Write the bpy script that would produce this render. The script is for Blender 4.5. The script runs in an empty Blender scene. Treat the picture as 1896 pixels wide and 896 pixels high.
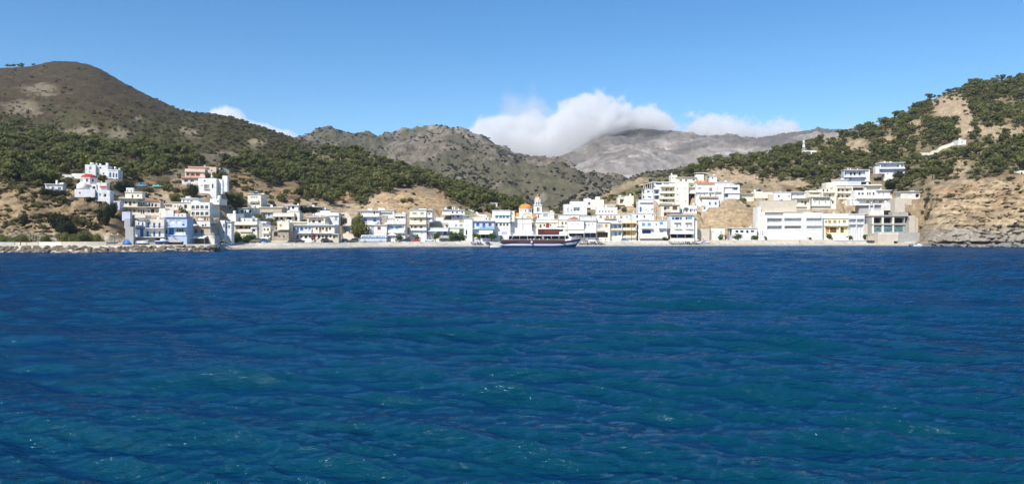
import bpy, bmesh, math, random
import numpy as np
from mathutils import Vector, Matrix
random.seed(7)
rng = np.random.default_rng(11)
SC = bpy.context.scene
COL = SC.collection
PI = math.pi
# ---------------------------------------------------------------- camera model
F, H0, V0, U0 = 1450.0, 5.0, 436.0, 948.0      # focal length (px of a 1896 px frame), eye height, horizon row, centre column
def PX(u, D): return (u - U0) * D / F
def PZ(v, D): return H0 + (V0 - v) * D / F
def UV(x, y, z): return U0 + F * x / y, V0 - F * (z - H0) / y

# ---------------------------------------------------------------- scene helpers
def link(o, parent=None):
    COL.objects.link(o)
    if parent is not None: o.parent = parent
    return o
def tag(o, label=None, cat=None, group=None, kind=None):
    if label: o['label'] = label
    if cat: o['category'] = cat
    if group: o['group'] = group
    if kind: o['kind'] = kind
    return o
def empty(name, loc, rz=0.0, label=None, cat=None, group=None):
    o = bpy.data.objects.new(name, None)
    o.empty_display_size = 0.5
    link(o); o.location = loc; o.rotation_euler = (0, 0, rz)
    return tag(o, label, cat, group)
def kids(o): return [c for c in COL.objects if c.parent is o]
def copy_tree(root, children, loc, rz, scale=None):
    r = root.copy(); COL.objects.link(r); r.location = loc; r.rotation_euler = (0, 0, rz)
    if scale is not None: r.scale = (scale,) * 3 if not hasattr(scale, '__len__') else scale
    for ch in children:
        c = ch.copy(); COL.objects.link(c); c.parent = r
    return r

class MB:
    """collects faces and builds ONE mesh object"""
    def __init__(s): s.v = []; s.f = []; s.m = []; s.sm = []
    def face(s, pts, mi=0, smooth=False):
        n = len(s.v); s.v += [tuple(p) for p in pts]; s.f.append(tuple(range(n, n + len(pts)))); s.m.append(mi); s.sm.append(smooth)
    def box(s, x0, x1, y0, y1, z0, z1, mi=0, skip=''):
        a = [(x0,y0,z0),(x1,y0,z0),(x1,y1,z0),(x0,y1,z0),(x0,y0,z1),(x1,y0,z1),(x1,y1,z1),(x0,y1,z1)]
        n = len(s.v); s.v += a
        for k, q in (('b',(0,3,2,1)),('t',(4,5,6,7)),('f',(0,1,5,4)),('r',(1,2,6,5)),('k',(2,3,7,6)),('l',(3,0,4,7))):
            if k in skip: continue
            s.f.append(tuple(n + i for i in q)); s.m.append(mi); s.sm.append(False)
    def bar(s, p, q, r, mi=0, n=6, r2=None):
        p = Vector(p); q = Vector(q); d = (q - p)
        if d.length < 1e-6: return
        r2 = r if r2 is None else r2
        w = d.normalized(); a = w.orthogonal().normalized(); b = w.cross(a)
        k = len(s.v)
        for (c, rr) in ((p, r), (q, r2)):
            for i in range(n):
                t = 2 * PI * i / n
                s.v.append(tuple(c + (a * math.cos(t) + b * math.sin(t)) * rr))
        for i in range(n):
            j = (i + 1) % n
            s.f.append((k + i, k + j, k + n + j, k + n + i)); s.m.append(mi); s.sm.append(n > 5)
        s.f.append(tuple(k + n - 1 - i for i in range(n))); s.m.append(mi); s.sm.append(False)
        s.f.append(tuple(k + n + i for i in range(n))); s.m.append(mi); s.sm.append(False)
    def lathe(s, prof, n=14, c=(0,0,0), mi=0, sx=1.0, sy=1.0, smooth=True, a0=0.0):
        k = len(s.v)
        for (r, z) in prof:
            for i in range(n):
                t = 2 * PI * i / n + a0
                s.v.append((c[0] + r * sx * math.cos(t), c[1] + r * sy * math.sin(t), c[2] + z))
        for j in range(len(prof) - 1):
            for i in range(n):
                i2 = (i + 1) % n
                s.f.append((k + j*n + i, k + j*n + i2, k + (j+1)*n + i2, k + (j+1)*n + i)); s.m.append(mi); s.sm.append(smooth)
        s.f.append(tuple(k + n - 1 - i for i in range(n))); s.m.append(mi); s.sm.append(False)
        e = k + (len(prof) - 1) * n
        s.f.append(tuple(e + i for i in range(n))); s.m.append(mi); s.sm.append(False)
    def prism(s, poly, y0, y1, mi=0, axis='y'):
        """extrude an (x,z) outline along y (or a (y,z) outline along x)"""
        f = (lambda p, t: (p[0], t, p[1])) if axis == 'y' else (lambda p, t: (t, p[0], p[1]))
        n = len(poly); k = len(s.v)
        s.v += [f(p, y0) for p in poly] + [f(p, y1) for p in poly]
        s.f.append(tuple(k + i for i in range(n))); s.m.append(mi); s.sm.append(False)
        s.f.append(tuple(k + 2*n - 1 - i for i in range(n))); s.m.append(mi); s.sm.append(False)
        for i in range(n):
            j = (i + 1) % n
            s.f.append((k + j, k + i, k + n + i, k + n + j)); s.m.append(mi); s.sm.append(False)
    def build(s, name, mats, parent=None, bevel=0.0, fix=True):
        me = bpy.data.meshes.new(name)
        me.from_pydata(s.v, [], s.f)
        if not isinstance(mats, (list, tuple)): mats = [mats]
        for m in mats: me.materials.append(m)
        me.polygons.foreach_set('material_index', s.m)
        me.polygons.foreach_set('use_smooth', s.sm)
        if fix:
            bm = bmesh.new(); bm.from_mesh(me)
            bmesh.ops.recalc_face_normals(bm, faces=bm.faces)
            bm.to_mesh(me); bm.free()
        me.update()
        o = bpy.data.objects.new(name, me); link(o, parent)
        if bevel:
            b = o.modifiers.new('bevel', 'BEVEL'); b.width = bevel; b.segments = 2; b.limit_method = 'ANGLE'
        return o

def np_mesh(name, verts, faces, mats, smooth=True, parent=None):
    """fast mesh from numpy arrays (faces all quads or all tris)"""
    me = bpy.data.meshes.new(name)
    nv, nf, k = len(verts), len(faces), faces.shape[1]
    me.vertices.add(nv); me.vertices.foreach_set('co', np.asarray(verts, np.float32).ravel())
    me.loops.add(nf * k); me.loops.foreach_set('vertex_index', np.asarray(faces, np.int32).ravel())
    me.polygons.add(nf); me.polygons.foreach_set('loop_start', np.arange(0, nf * k, k, dtype=np.int32))
    me.polygons.foreach_set('loop_total', np.full(nf, k, np.int32))
    me.polygons.foreach_set('use_smooth', np.full(nf, smooth))
    for m in (mats if isinstance(mats, (list, tuple)) else [mats]): me.materials.append(m)
    me.update(calc_edges=True); me.validate()
    o = bpy.data.objects.new(name, me)
    return link(o, parent)
def grid_faces(nr, nc):
    i = np.arange(nr - 1)[:, None] * nc + np.arange(nc - 1)[None, :]
    return np.stack([i, i + 1, i + nc + 1, i + nc], -1).reshape(-1, 4)
def set_attr(o, name, vals):
    a = o.data.attributes.new(name, 'FLOAT', 'POINT'); a.data.foreach_set('value', np.asarray(vals, np.float32).ravel())
def set_col(o, name, rgb):
    a = o.data.attributes.new(name, 'FLOAT_COLOR', 'POINT')
    c = np.ones((len(o.data.vertices), 4), np.float32); c[:, :3] = rgb
    a.data.foreach_set('color', c.ravel())

# ---------------------------------------------------------------- noise
_perm = rng.permutation(256).astype(np.int64)
_grad = np.stack([np.cos(np.arange(256) * 2 * PI / 256 * 37), np.sin(np.arange(256) * 2 * PI / 256 * 37)], 1)
def perlin(x, y, seed=0):
    xi = np.floor(x).astype(np.int64); yi = np.floor(y).astype(np.int64)
    xf = x - xi; yf = y - yi
    def g(ix, iy, dx, dy):
        h = _perm[(_perm[(ix + seed * 17) & 255] + iy + seed * 31) & 255]
        return _grad[h, 0] * dx + _grad[h, 1] * dy
    s = xf * xf * xf * (xf * (xf * 6 - 15) + 10); t = yf * yf * yf * (yf * (yf * 6 - 15) + 10)
    a = g(xi, yi, xf, yf); b = g(xi + 1, yi, xf - 1, yf); c = g(xi, yi + 1, xf, yf - 1); d = g(xi + 1, yi + 1, xf - 1, yf - 1)
    return (a + (b - a) * s + ((c + (d - c) * s) - (a + (b - a) * s)) * t) * 1.5
def fbm(x, y, scale, octv=5, seed=0, gain=0.5, ridged=False):
    x = np.asarray(x, float) / scale; y = np.asarray(y, float) / scale
    r = 0; a = 1.0; n = 0
    for o in range(octv):
        p = perlin(x, y, seed + o * 3)
        if ridged: p = 1 - 2 * np.abs(p)
        r = r + a * p; n += a; a *= gain; x = x * 2.03 + 11.3; y = y * 2.03 - 7.1
    return r / n
def sstep(a, b, x):
    t = np.clip((x - a) / (b - a), 0, 1); return t * t * (3 - 2 * t)
def in_poly(px, py, poly):
    px = np.asarray(px, float); py = np.asarray(py, float)
    r = np.zeros(px.shape, bool); n = len(poly)
    for i in range(n):
        x1, y1 = poly[i]; x2, y2 = poly[(i + 1) % n]
        if y1 == y2: continue
        c = ((y1 > py) != (y2 > py)) & (px < (x2 - x1) * (py - y1) / (y2 - y1) + x1)
        r ^= c
    return r

# ---------------------------------------------------------------- materials
MATS = {}
def nodes_mat(name):
    m = bpy.data.materials.new(name); m.use_nodes = True
    nt = m.node_tree; bs = nt.nodes['Principled BSDF']
    return m, nt, bs
def N(nt, typ, **kw):
    n = nt.nodes.new(typ)
    for k, v in kw.items():
        if k in n.inputs: n.inputs[k].default_value = v
        else: setattr(n, k, v)
    return n
def ramp(nt, stops, fac):
    r = nt.nodes.new('ShaderNodeValToRGB'); e = r.color_ramp.elements
    while len(e) > 1: e.remove(e[-1])
    e[0].position = stops[0][0]; e[0].color = (*stops[0][1], 1)
    for p, c in stops[1:]:
        x = e.new(p); x.color = (*c, 1)
    nt.links.new(fac, r.inputs[0]); return r
def mix(nt, fac, a, b, blend='MIX'):
    n = nt.nodes.new('ShaderNodeMix'); n.data_type = 'RGBA'; n.blend_type = blend
    L = nt.links
    if hasattr(fac, 'links') or hasattr(fac, 'is_output'): L.new(fac, n.inputs[0])
    else: n.inputs[0].default_value = fac
    for s, i in ((a, 6), (b, 7)):
        if hasattr(s, 'is_output'): L.new(s, n.inputs[i])
        else: n.inputs[i].default_value = (*s, 1)
    return n.outputs[2]
def math_n(nt, op, a, b=None):
    n = nt.nodes.new('ShaderNodeMath'); n.operation = op
    for s, i in ((a, 0), (b, 1)):
        if s is None: continue
        if hasattr(s, 'is_output'): nt.links.new(s, n.inputs[i])
        else: n.inputs[i].default_value = s
    return n.outputs[0]
def plaster(name, col, dirt=0.16, rough=0.85, scale=0.6):
    """painted render / concrete: faint mottling and rain streaks"""
    if name in MATS: return MATS[name]
    m, nt, bs = nodes_mat(name); L = nt.links
    geo = N(nt, 'ShaderNodeNewGeometry')
    n1 = N(nt, 'ShaderNodeTexNoise', Scale=scale, Detail=5.0, Roughness=0.65); L.new(geo.outputs['Position'], n1.inputs['Vector'])
    mp = N(nt, 'ShaderNodeMapping'); mp.inputs['Scale'].default_value = (1.6, 1.6, 0.16); L.new(geo.outputs['Position'], mp.inputs['Vector'])
    n2 = N(nt, 'ShaderNodeTexNoise', Scale=1.1, Detail=4.0, Roughness=0.6); L.new(mp.outputs[0], n2.inputs['Vector'])
    d = tuple(c * (1 - dirt * 1.6) * t for c, t in zip(col, (1.0, 0.97, 0.9)))
    lo = tuple(c * (1 - dirt * 0.7) for c in col)
    c1 = ramp(nt, [(0.3, lo), (0.62, col)], n1.outputs[0])
    f2 = ramp(nt, [(0.56, (0, 0, 0)), (0.78, (0.75,) * 3)], n2.outputs[0])
    out = mix(nt, f2.outputs[0], c1.outputs[0], d)
    L.new(out, bs.inputs['Base Color']); bs.inputs['Roughness'].default_value = rough
    bs.inputs['Specular IOR Level'].default_value = 0.25
    MATS[name] = m; return m
def paint(name, col, rough=0.5, metal=0.0, spec=0.5, var=0.12, scale=3.0):
    if name in MATS: return MATS[name]
    m, nt, bs = nodes_mat(name); L = nt.links
    geo = N(nt, 'ShaderNodeNewGeometry')
    n1 = N(nt, 'ShaderNodeTexNoise', Scale=scale, Detail=3.0); L.new(geo.outputs['Position'], n1.inputs['Vector'])
    c1 = ramp(nt, [(0.3, tuple(c * (1 - var) for c in col)), (0.7, tuple(min(1, c * (1 + var)) for c in col))], n1.outputs[0])
    L.new(c1.outputs[0], bs.inputs['Base Color']); bs.inputs['Roughness'].default_value = rough
    bs.inputs['Metallic'].default_value = metal; bs.inputs['Specular IOR Level'].default_value = spec
    MATS[name] = m; return m
def stone(name, c1, c2, scale=1.4, rough=0.9):
    if name in MATS: return MATS[name]
    m, nt, bs = nodes_mat(name); L = nt.links
    geo = N(nt, 'ShaderNodeNewGeometry')
    vo = N(nt, 'ShaderNodeTexVoronoi', Scale=scale); L.new(geo.outputs['Position'], vo.inputs['Vector'])
    sp = N(nt, 'ShaderNodeSeparateColor'); L.new(vo.outputs['Color'], sp.inputs[0])
    n1 = N(nt, 'ShaderNodeTexNoise', Scale=scale * 2.5, Detail=5.0, Roughness=0.7); L.new(geo.outputs['Position'], n1.inputs['Vector'])
    a = ramp(nt, [(0.0, c1), (1.0, c2)], sp.outputs[0])
    b = ramp(nt, [(0.3, (0.45,) * 3), (0.65, (1.0,) * 3)], n1.outputs[0])
    out = mix(nt, 0.8, a.outputs[0], b.outputs[0], 'MULTIPLY')
    L.new(out, bs.inputs['Base Color']); bs.inputs['Roughness'].default_value = rough
    bs.inputs['Specular IOR Level'].default_value = 0.2
    bp = N(nt, 'ShaderNodeBump', Strength=0.6, Distance=0.15); L.new(vo.outputs['Distance'], bp.inputs['Height']); L.new(bp.outputs[0], bs.inputs['Normal'])
    MATS[name] = m; return m
def glass(name, col=(0.02, 0.025, 0.03), rough=0.08):
    if name in MATS: return MATS[name]
    m, nt, bs = nodes_mat(name)
    bs.inputs['Base Color'].default_value = (*col, 1); bs.inputs['Roughness'].default_value = rough
    n1 = N(nt, 'ShaderNodeTexNoise', Scale=0.8, Detail=2.0)
    g = N(nt, 'ShaderNodeNewGeometry'); nt.links.new(g.outputs['Position'], n1.inputs['Vector'])
    r = ramp(nt, [(0.35, tuple(c * 0.6 for c in col)), (0.7, tuple(c * 1.5 for c in col))], n1.outputs[0])
    nt.links.new(r.outputs[0], bs.inputs['Base Color'])
    MATS[name] = m; return m

PL = dict(
    white=plaster('whitewash', (0.79, 0.775, 0.74), 0.3), warm=plaster('warm_white_render', (0.76, 0.71, 0.61), 0.26),
    cream=plaster('cream_render', (0.77, 0.715, 0.58)), pale=plaster('pale_yellow_render', (0.80, 0.76, 0.645)),
    yellow=plaster('yellow_render', (0.80, 0.69, 0.36)), pink=plaster('salmon_render', (0.70, 0.52, 0.44)),
    peach=plaster('peach_render', (0.72, 0.50, 0.34)), blue=plaster('sky_blue_render', (0.46, 0.55, 0.69)),
    lilac=plaster('lilac_and_shaded_white', (0.60, 0.62, 0.70)), paleblue=plaster('pale_blue_paint', (0.40, 0.62, 0.74)),  # lilac serves lilac walls, and white walls with their shade painted in
    grey=plaster('grey_render', (0.46, 0.45, 0.43), 0.25), concrete=plaster('concrete', (0.40, 0.385, 0.355), 0.3),
    beige=plaster('beige_render', (0.60, 0.52, 0.41), 0.2), tan=plaster('tan_render', (0.50, 0.42, 0.31), 0.2),
    ochre=plaster('ochre_render', (0.74, 0.54, 0.28)), stone=stone('rubble_stone', (0.34, 0.29, 0.22), (0.52, 0.46, 0.37)),
    green=paint('green_canvas', (0.20, 0.36, 0.20), 0.8), orange=plaster('orange_paint', (0.66, 0.25, 0.06), 0.2),
    red=plaster('red_roof_paint', (0.42, 0.045, 0.04), 0.2), tile=plaster('terracotta_tile', (0.50, 0.21, 0.11), 0.3, scale=2.5),
    lb=plaster('bright_blue_trim', (0.25, 0.55, 0.75)))
WC = dict(g=glass('window_glass'), b=paint('blue_shutter', (0.03, 0.11, 0.40)), bl=paint('light_blue_shutter', (0.13, 0.30, 0.62)),
    n=paint('navy_shutter', (0.025, 0.03, 0.13)), br=paint('brown_shutter', (0.15, 0.065, 0.035)), r=paint('red_shutter', (0.30, 0.03, 0.025)),
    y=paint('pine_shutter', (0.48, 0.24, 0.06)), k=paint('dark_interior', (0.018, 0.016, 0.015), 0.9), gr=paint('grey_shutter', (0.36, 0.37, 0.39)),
    w=paint('white_shutter', (0.74, 0.74, 0.74)), m=paint('maroon_shutter', (0.16, 0.025, 0.03)), t=glass('teal_glass', (0.10, 0.17, 0.18), 0.15),
    s=glass('milky_glass', (0.30, 0.36, 0.42), 0.2))
WHITE_TRIM = paint('white_trim', (0.78, 0.78, 0.77), 0.55)
METAL = paint('galvanised_metal', (0.45, 0.46, 0.47), 0.4, 0.7)
DARKMETAL = paint('dark_metal', (0.04, 0.04, 0.045), 0.5, 0.5)
WOOD = paint('weathered_wood', (0.14, 0.10, 0.07), 0.8, var=0.3)
CANVAS = paint('white_canvas', (0.80, 0.79, 0.76), 0.8)
# ================================================================= TERRAIN
# stations: u, shoreline D, back of the flat strip D, then (D, v) of slope points; the ridge comes from RIDGE
ST = [(-600,225,236,(262,350),(330,300),(560,230),950),(-300,226,237,(262,350),(320,310),(560,240),930),
(0,227,240,(266,350),(310,325),(560,245),900),(60,227,240,(264,355),(310,330),(560,248),900),(100,227,240,(262,362),(300,338),(550,255),900),
(130,227,240,(260,368),(305,338),(540,258),900),(165,228,240,(260,374),(312,338),(520,262),900),(200,230,243,(262,380),(315,343),(500,268),890),
(225,231,247,(264,392),(310,352),(490,272),885),(250,232,252,(276,402),(330,350),(470,285),880),(300,235,256,(282,400),(345,345),(460,290),870),
(340,238,260,(285,398),(345,345),(460,290),860),(395,244,268,(300,395),(350,345),(470,285),840),(425,283,305,(322,400),(360,350),(470,290),815),
(470,289,313,(332,400),(372,350),(480,300),760),(520,291,316,(335,400),(385,360),(490,310),720),(560,297,322,(342,398),(390,365),(500,320),690),
(600,305,330,(348,398),(395,368),(500,325),650),(650,318,343,(360,398),(400,375),(500,335),630),(700,330,357,(368,393),(385,362),(490,330),610),
(760,338,366,(376,390),(394,360),(490,340),580),(820,345,373,(384,395),(402,370),(480,352),560),(880,349,378,(392,402),(420,384),(480,368),540),
(930,351,381,(398,404),(425,392),(475,382),520),(980,353,384,(402,408),(425,400),(465,393),510),(1020,355,386,(404,405),(425,396),(455,388),490),
(1060,357,388,(406,402),(424,390),(445,382),480),(1120,361,392,(408,398),(424,385),(445,376),480),(1170,364,394,(410,395),(424,375),(445,358),490),
(1200,365,395,(410,392),(424,368),(450,345),510),(1250,367,397,(412,390),(424,368),(450,340),530),(1300,370,398,(408,395),(420,370),(460,340),545),
(1350,372,398,(406,395),(415,375),(460,345),560),(1400,374,400,(412,390),(424,368),(470,345),575),(1440,376,402,(414,390),(428,365),(475,345),590),
(1500,377,404,(416,392),(440,365),(490,335),610),(1560,378,405,(418,392),(440,360),(490,325),640),(1600,379,405,(418,395),(440,360),(490,320),660),
(1640,379,405,(418,395),(438,358),(490,318),675),(1690,372,395,(408,380),(425,350),(490,310),690),(1720,362,372,(395,378),(412,350),(490,305),700),
(1760,352,360,(385,375),(402,345),(490,295),710),(1800,346,354,(378,372),(395,335),(490,285),715),(1850,342,350,(372,370),(388,330),(490,280),715),
(1896,340,348,(368,368),(384,327),(490,275),715),(2100,330,338,(358,362),(374,320),(480,262),715),(2500,310,318,(338,355),(354,315),(460,255),700)]
ST = [s if not 420 <= s[0] <= 1690 else (s[0], s[1], s[2]) + tuple((d + {1690: 18}.get(s[0], 34), v) for d, v in s[3:6]) + (s[6] + 34,) for s in ST]
ST = sorted([s for s in ST if s[0] not in (1300, 1350, 1400)] + [(1296,370,399,(438,394),(455,370),(494,340),579),(1306,371,400,(428,388),(452,368),(494,342),582),(1350,372,401,(426,386),(450,368),(494,345),594),(1396,374,402,(428,386),(452,366),(500,345),605),(1408,374,402,(440,390),(458,368),(504,345),612)])
RIDGE = [(-600,170),(-300,150),(-100,128),(0,127),(30,126),(60,124),(85,118),(110,115),(135,115),(165,121),(185,129),(200,137),(225,150),(250,163),(275,176),(300,188),
(340,207),(365,211),(395,212),(420,215),(450,224),(470,232),(520,250),(545,258),(600,275),(650,284),(720,298),(760,315),(820,335),(880,355),(930,372),(980,388),(1010,393),
(1040,390),(1060,384),(1120,374),(1150,362),(1170,352),(1190,341),(1230,322),(1270,314),(1300,309),(1350,303),(1400,297),(1440,283),(1500,265),(1560,252),(1600,243),(1640,228),
(1665,219),(1690,208),(1720,190),(1760,172),(1800,160),(1850,153),(1896,148),(2000,140),(2100,138),(2500,130)]
def smooth_u(a, sig, du):
    k = int(3 * sig / du) + 1; x = np.arange(-k, k + 1) * du; w = np.exp(-0.5 * (x / sig) ** 2); w /= w.sum()
    return np.convolve(np.pad(a, k, mode='edge'), w, mode='valid')
DU = 2.5
TU = np.arange(-600, 2500 + DU, DU)
su = np.array([s[0] for s in ST], float)
def stc(f, sig=11): return smooth_u(np.interp(TU, su, np.array([f(s) for s in ST], float)), sig, DU)
Ds = stc(lambda s: s[1], 7); Df = stc(lambda s: s[2], 7)
D4 = stc(lambda s: s[3][0]); v4 = stc(lambda s: s[3][1]); D5 = stc(lambda s: s[4][0]); v5 = stc(lambda s: s[4][1])
D6 = stc(lambda s: s[5][0], 25); v6 = stc(lambda s: s[5][1], 25); D7 = stc(lambda s: s[6], 40)
vR = smooth_u(np.interp(TU, [r[0] for r in RIDGE], [r[1] for r in RIDGE]), 5, DU)
QY = 1 - sstep(398, 412, TU)
KD = [Ds - 30, Ds - 1.5 * QY, Ds + 10 - 7.5 * QY, Ds + 11.6 - 8.6 * QY, Df, D4, D5, D6, D7, D7 * 1.2, D7 * 1.6]
o1 = np.ones_like(TU)
zR = PZ(vR, D7)
KZ = [-4 * o1, -.3 * QY, 1.35 + .5 * QY, 2.0 * o1, 2.25 * o1, PZ(v4, D4), PZ(v5, D5), PZ(v6, D6), zR, zR * 0.75, zR * 0.2]
NR = [4, 7, 2, 6, 50, 36, 55, 80, 8, 6]
rowD, rowZ, rowQ = [], [], []
for k, n in enumerate(NR):
    for j in range(n):
        t = j / n
        rowD.append(KD[k] * (1 - t) + KD[k + 1] * t); rowZ.append(KZ[k] * (1 - t) + KZ[k + 1] * t); rowQ.append(k + t)
rowD.append(KD[-1]); rowZ.append(KZ[-1]); rowQ.append(10.0)
TD = np.array(rowD); TZ = np.array(rowZ); TQ = np.array(rowQ)[:, None] + 0 * TU[None, :]
# soften the kinks of the slope part along each column
m = np.array(rowQ) > 5.0
for it in range(6):
    S = TZ.copy(); S[1:-1] = 0.25 * TZ[:-2] + 0.5 * TZ[1:-1] + 0.25 * TZ[2:]
    sel = (np.array(rowQ) > 5.1) & (np.array(rowQ) < 7.9); TZ[sel] = S[sel]
TX = PX(TU[None, :], TD); TY = TD.copy()
UU = np.broadcast_to(TU[None, :], TD.shape)
amp = np.interp(TQ, [0, 4, 4.6, 5, 6, 6.6, 7.3, 8, 8.6, 10], [0, 0, .25, .5, 1.2, 7, 9, 1.6, 12, 12])
nz = fbm(TX, TY, 120, 5, 1) * 1.0 + 0.9 * fbm(TX, TY, 70, 5, 5, ridged=True) - 0.25
TZ = TZ + amp * nz + np.interp(TQ, [4, 4.4, 6, 7, 8, 9], [0, .5, .7, 1.0, .8, .5]) * fbm(TX, TY, 9, 4, 9) * 1.6
# rocky headlands: craggy faces with strata on both sides of the bay
CLF = np.maximum(1 - sstep(205, 236, UU), sstep(1692, 1725, UU)) * np.interp(TQ, [3.3, 4.05, 5.4, 6.0, 6.3], [0, 1, 1, .35, 0])
BANK = np.maximum(sstep(690, 720, UU) * (1 - sstep(815, 835, UU)) * np.interp(TQ, [4.8, 5.1, 5.9, 6.15], [0, 1, 1, 0]),
                  sstep(1290, 1310, UU) * (1 - sstep(1400, 1408, UU)) * np.interp(TQ, [4.1, 4.3, 5.0, 5.4], [0, .6, .6, 0]))
rid = np.abs(fbm(TX * .8 + TZ * .5, TZ * 2.0 - TX * .25, 7.5, 5, 29, .58)); crk = 1 - sstep(.0, .10, rid)
cr = -2.2 * crk + fbm(TX * 1.0, TZ * 1.5 + TY * 0.3, 14, 6, 21, 0.6, True) * 2.6 + fbm(TX + TZ * 0.6, TZ * 3.2, 9, 5, 25, 0.6) * 1.6 + fbm(TX, TZ, 3.2, 3, 27) * 1.0
CRAG = CLF + 0.4 * BANK
led = np.floor((TZ + 2.2 * fbm(TX, TY, 18, 3, 55)) / 2.6); led = perlin(led * 3.7 + .5, TX / 11.0, 7)
RH = sstep(1700, 1760, UU)
TY = TY - CRAG * (cr * (1.2 + 0.35 * RH) + RH * led * 1.2); TZ = TZ + CRAG * fbm(TX, TY, 5, 4, 33) * 1.3
TX = TX + CRAG * fbm(TX * .7, TZ * 1.3, 6, 4, 37) * 1.2
# base shape used to seat things on (before craggy detail moves points sideways)
SD = TD; SZ = TZ
def col_of(u): return (u - TU[0]) / DU
def ground_z(x, y):
    """height of the hillside at a world point"""
    x = np.asarray(x, float); y = np.asarray(y, float)
    u = U0 + F * x / y; c = np.clip(col_of(u), 0, len(TU) - 1.001); i = c.astype(int)
    out = np.empty(x.shape)
    for k in range(x.size):
        a = np.interp(y.flat[k], SD[:, i.flat[k]], SZ[:, i.flat[k]])
        out.flat[k] = a
    return out
def gz(x, y): return float(ground_z(np.array([x]), np.array([y]))[0])
SV = V0 - F * (SZ - H0) / SD
def ground_D(u, v, lo=3.0):
    """distance at which the hillside is first seen at picture position (u, v)"""
    i = int(np.clip(round(col_of(u)), 0, len(TU) - 1))
    r0 = int(np.searchsorted(np.array(rowQ), lo)); vv = SV[r0:, i]; dd = SD[r0:, i]
    j = int(np.argmax(vv <= v))
    if vv[j] > v: return float(dd[np.argmin(vv)])
    if j == 0: return float(dd[0])
    t = (vv[j - 1] - v) / (vv[j - 1] - vv[j]); return float(dd[j - 1] * (1 - t) + dd[j] * t)
PADS = []     # level terraces cut for buildings: (cx, cy, half width, half depth, yaw, z)
def cut_pads():
    """level a terrace under every building: cut into the slope behind, fill with a bank in front"""
    global TZ
    for (cx, cy, hw, hd, yaw, z) in PADS:
        dx = TX - cx; dy = TY - cy; c, s = math.cos(yaw), math.sin(yaw)
        near = (np.abs(dx) < 30 + hw) & (np.abs(dy) < 30 + hd) & (TQ > 3.6)
        i = np.nonzero(near)
        if not len(i[0]): continue
        a = np.abs(dx[i] * c + dy[i] * s) - hw; b = np.abs(-dx[i] * s + dy[i] * c) - hd
        d = np.hypot(np.maximum(a, 0), np.maximum(b, 0)); zz = TZ[i]
        bb = -dx[i] * s + dy[i] * c
        zz = np.where(((d <= 0) | ((a <= 0) & (bb < 0) & (bb > -hd - 7))) & (zz > z), z, zz)
        zz = np.where((d > 0) & (d < 7) & (TQ[i] > 4.25), np.minimum(zz, z + .2 + d * 1.7), zz)
        zz = np.maximum(zz, np.where((d < 3.5) & (TQ[i] > 4.25), z - .15 - np.maximum(d - .6, 0) * 2.4, -99))
        TZ[i] = zz
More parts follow.
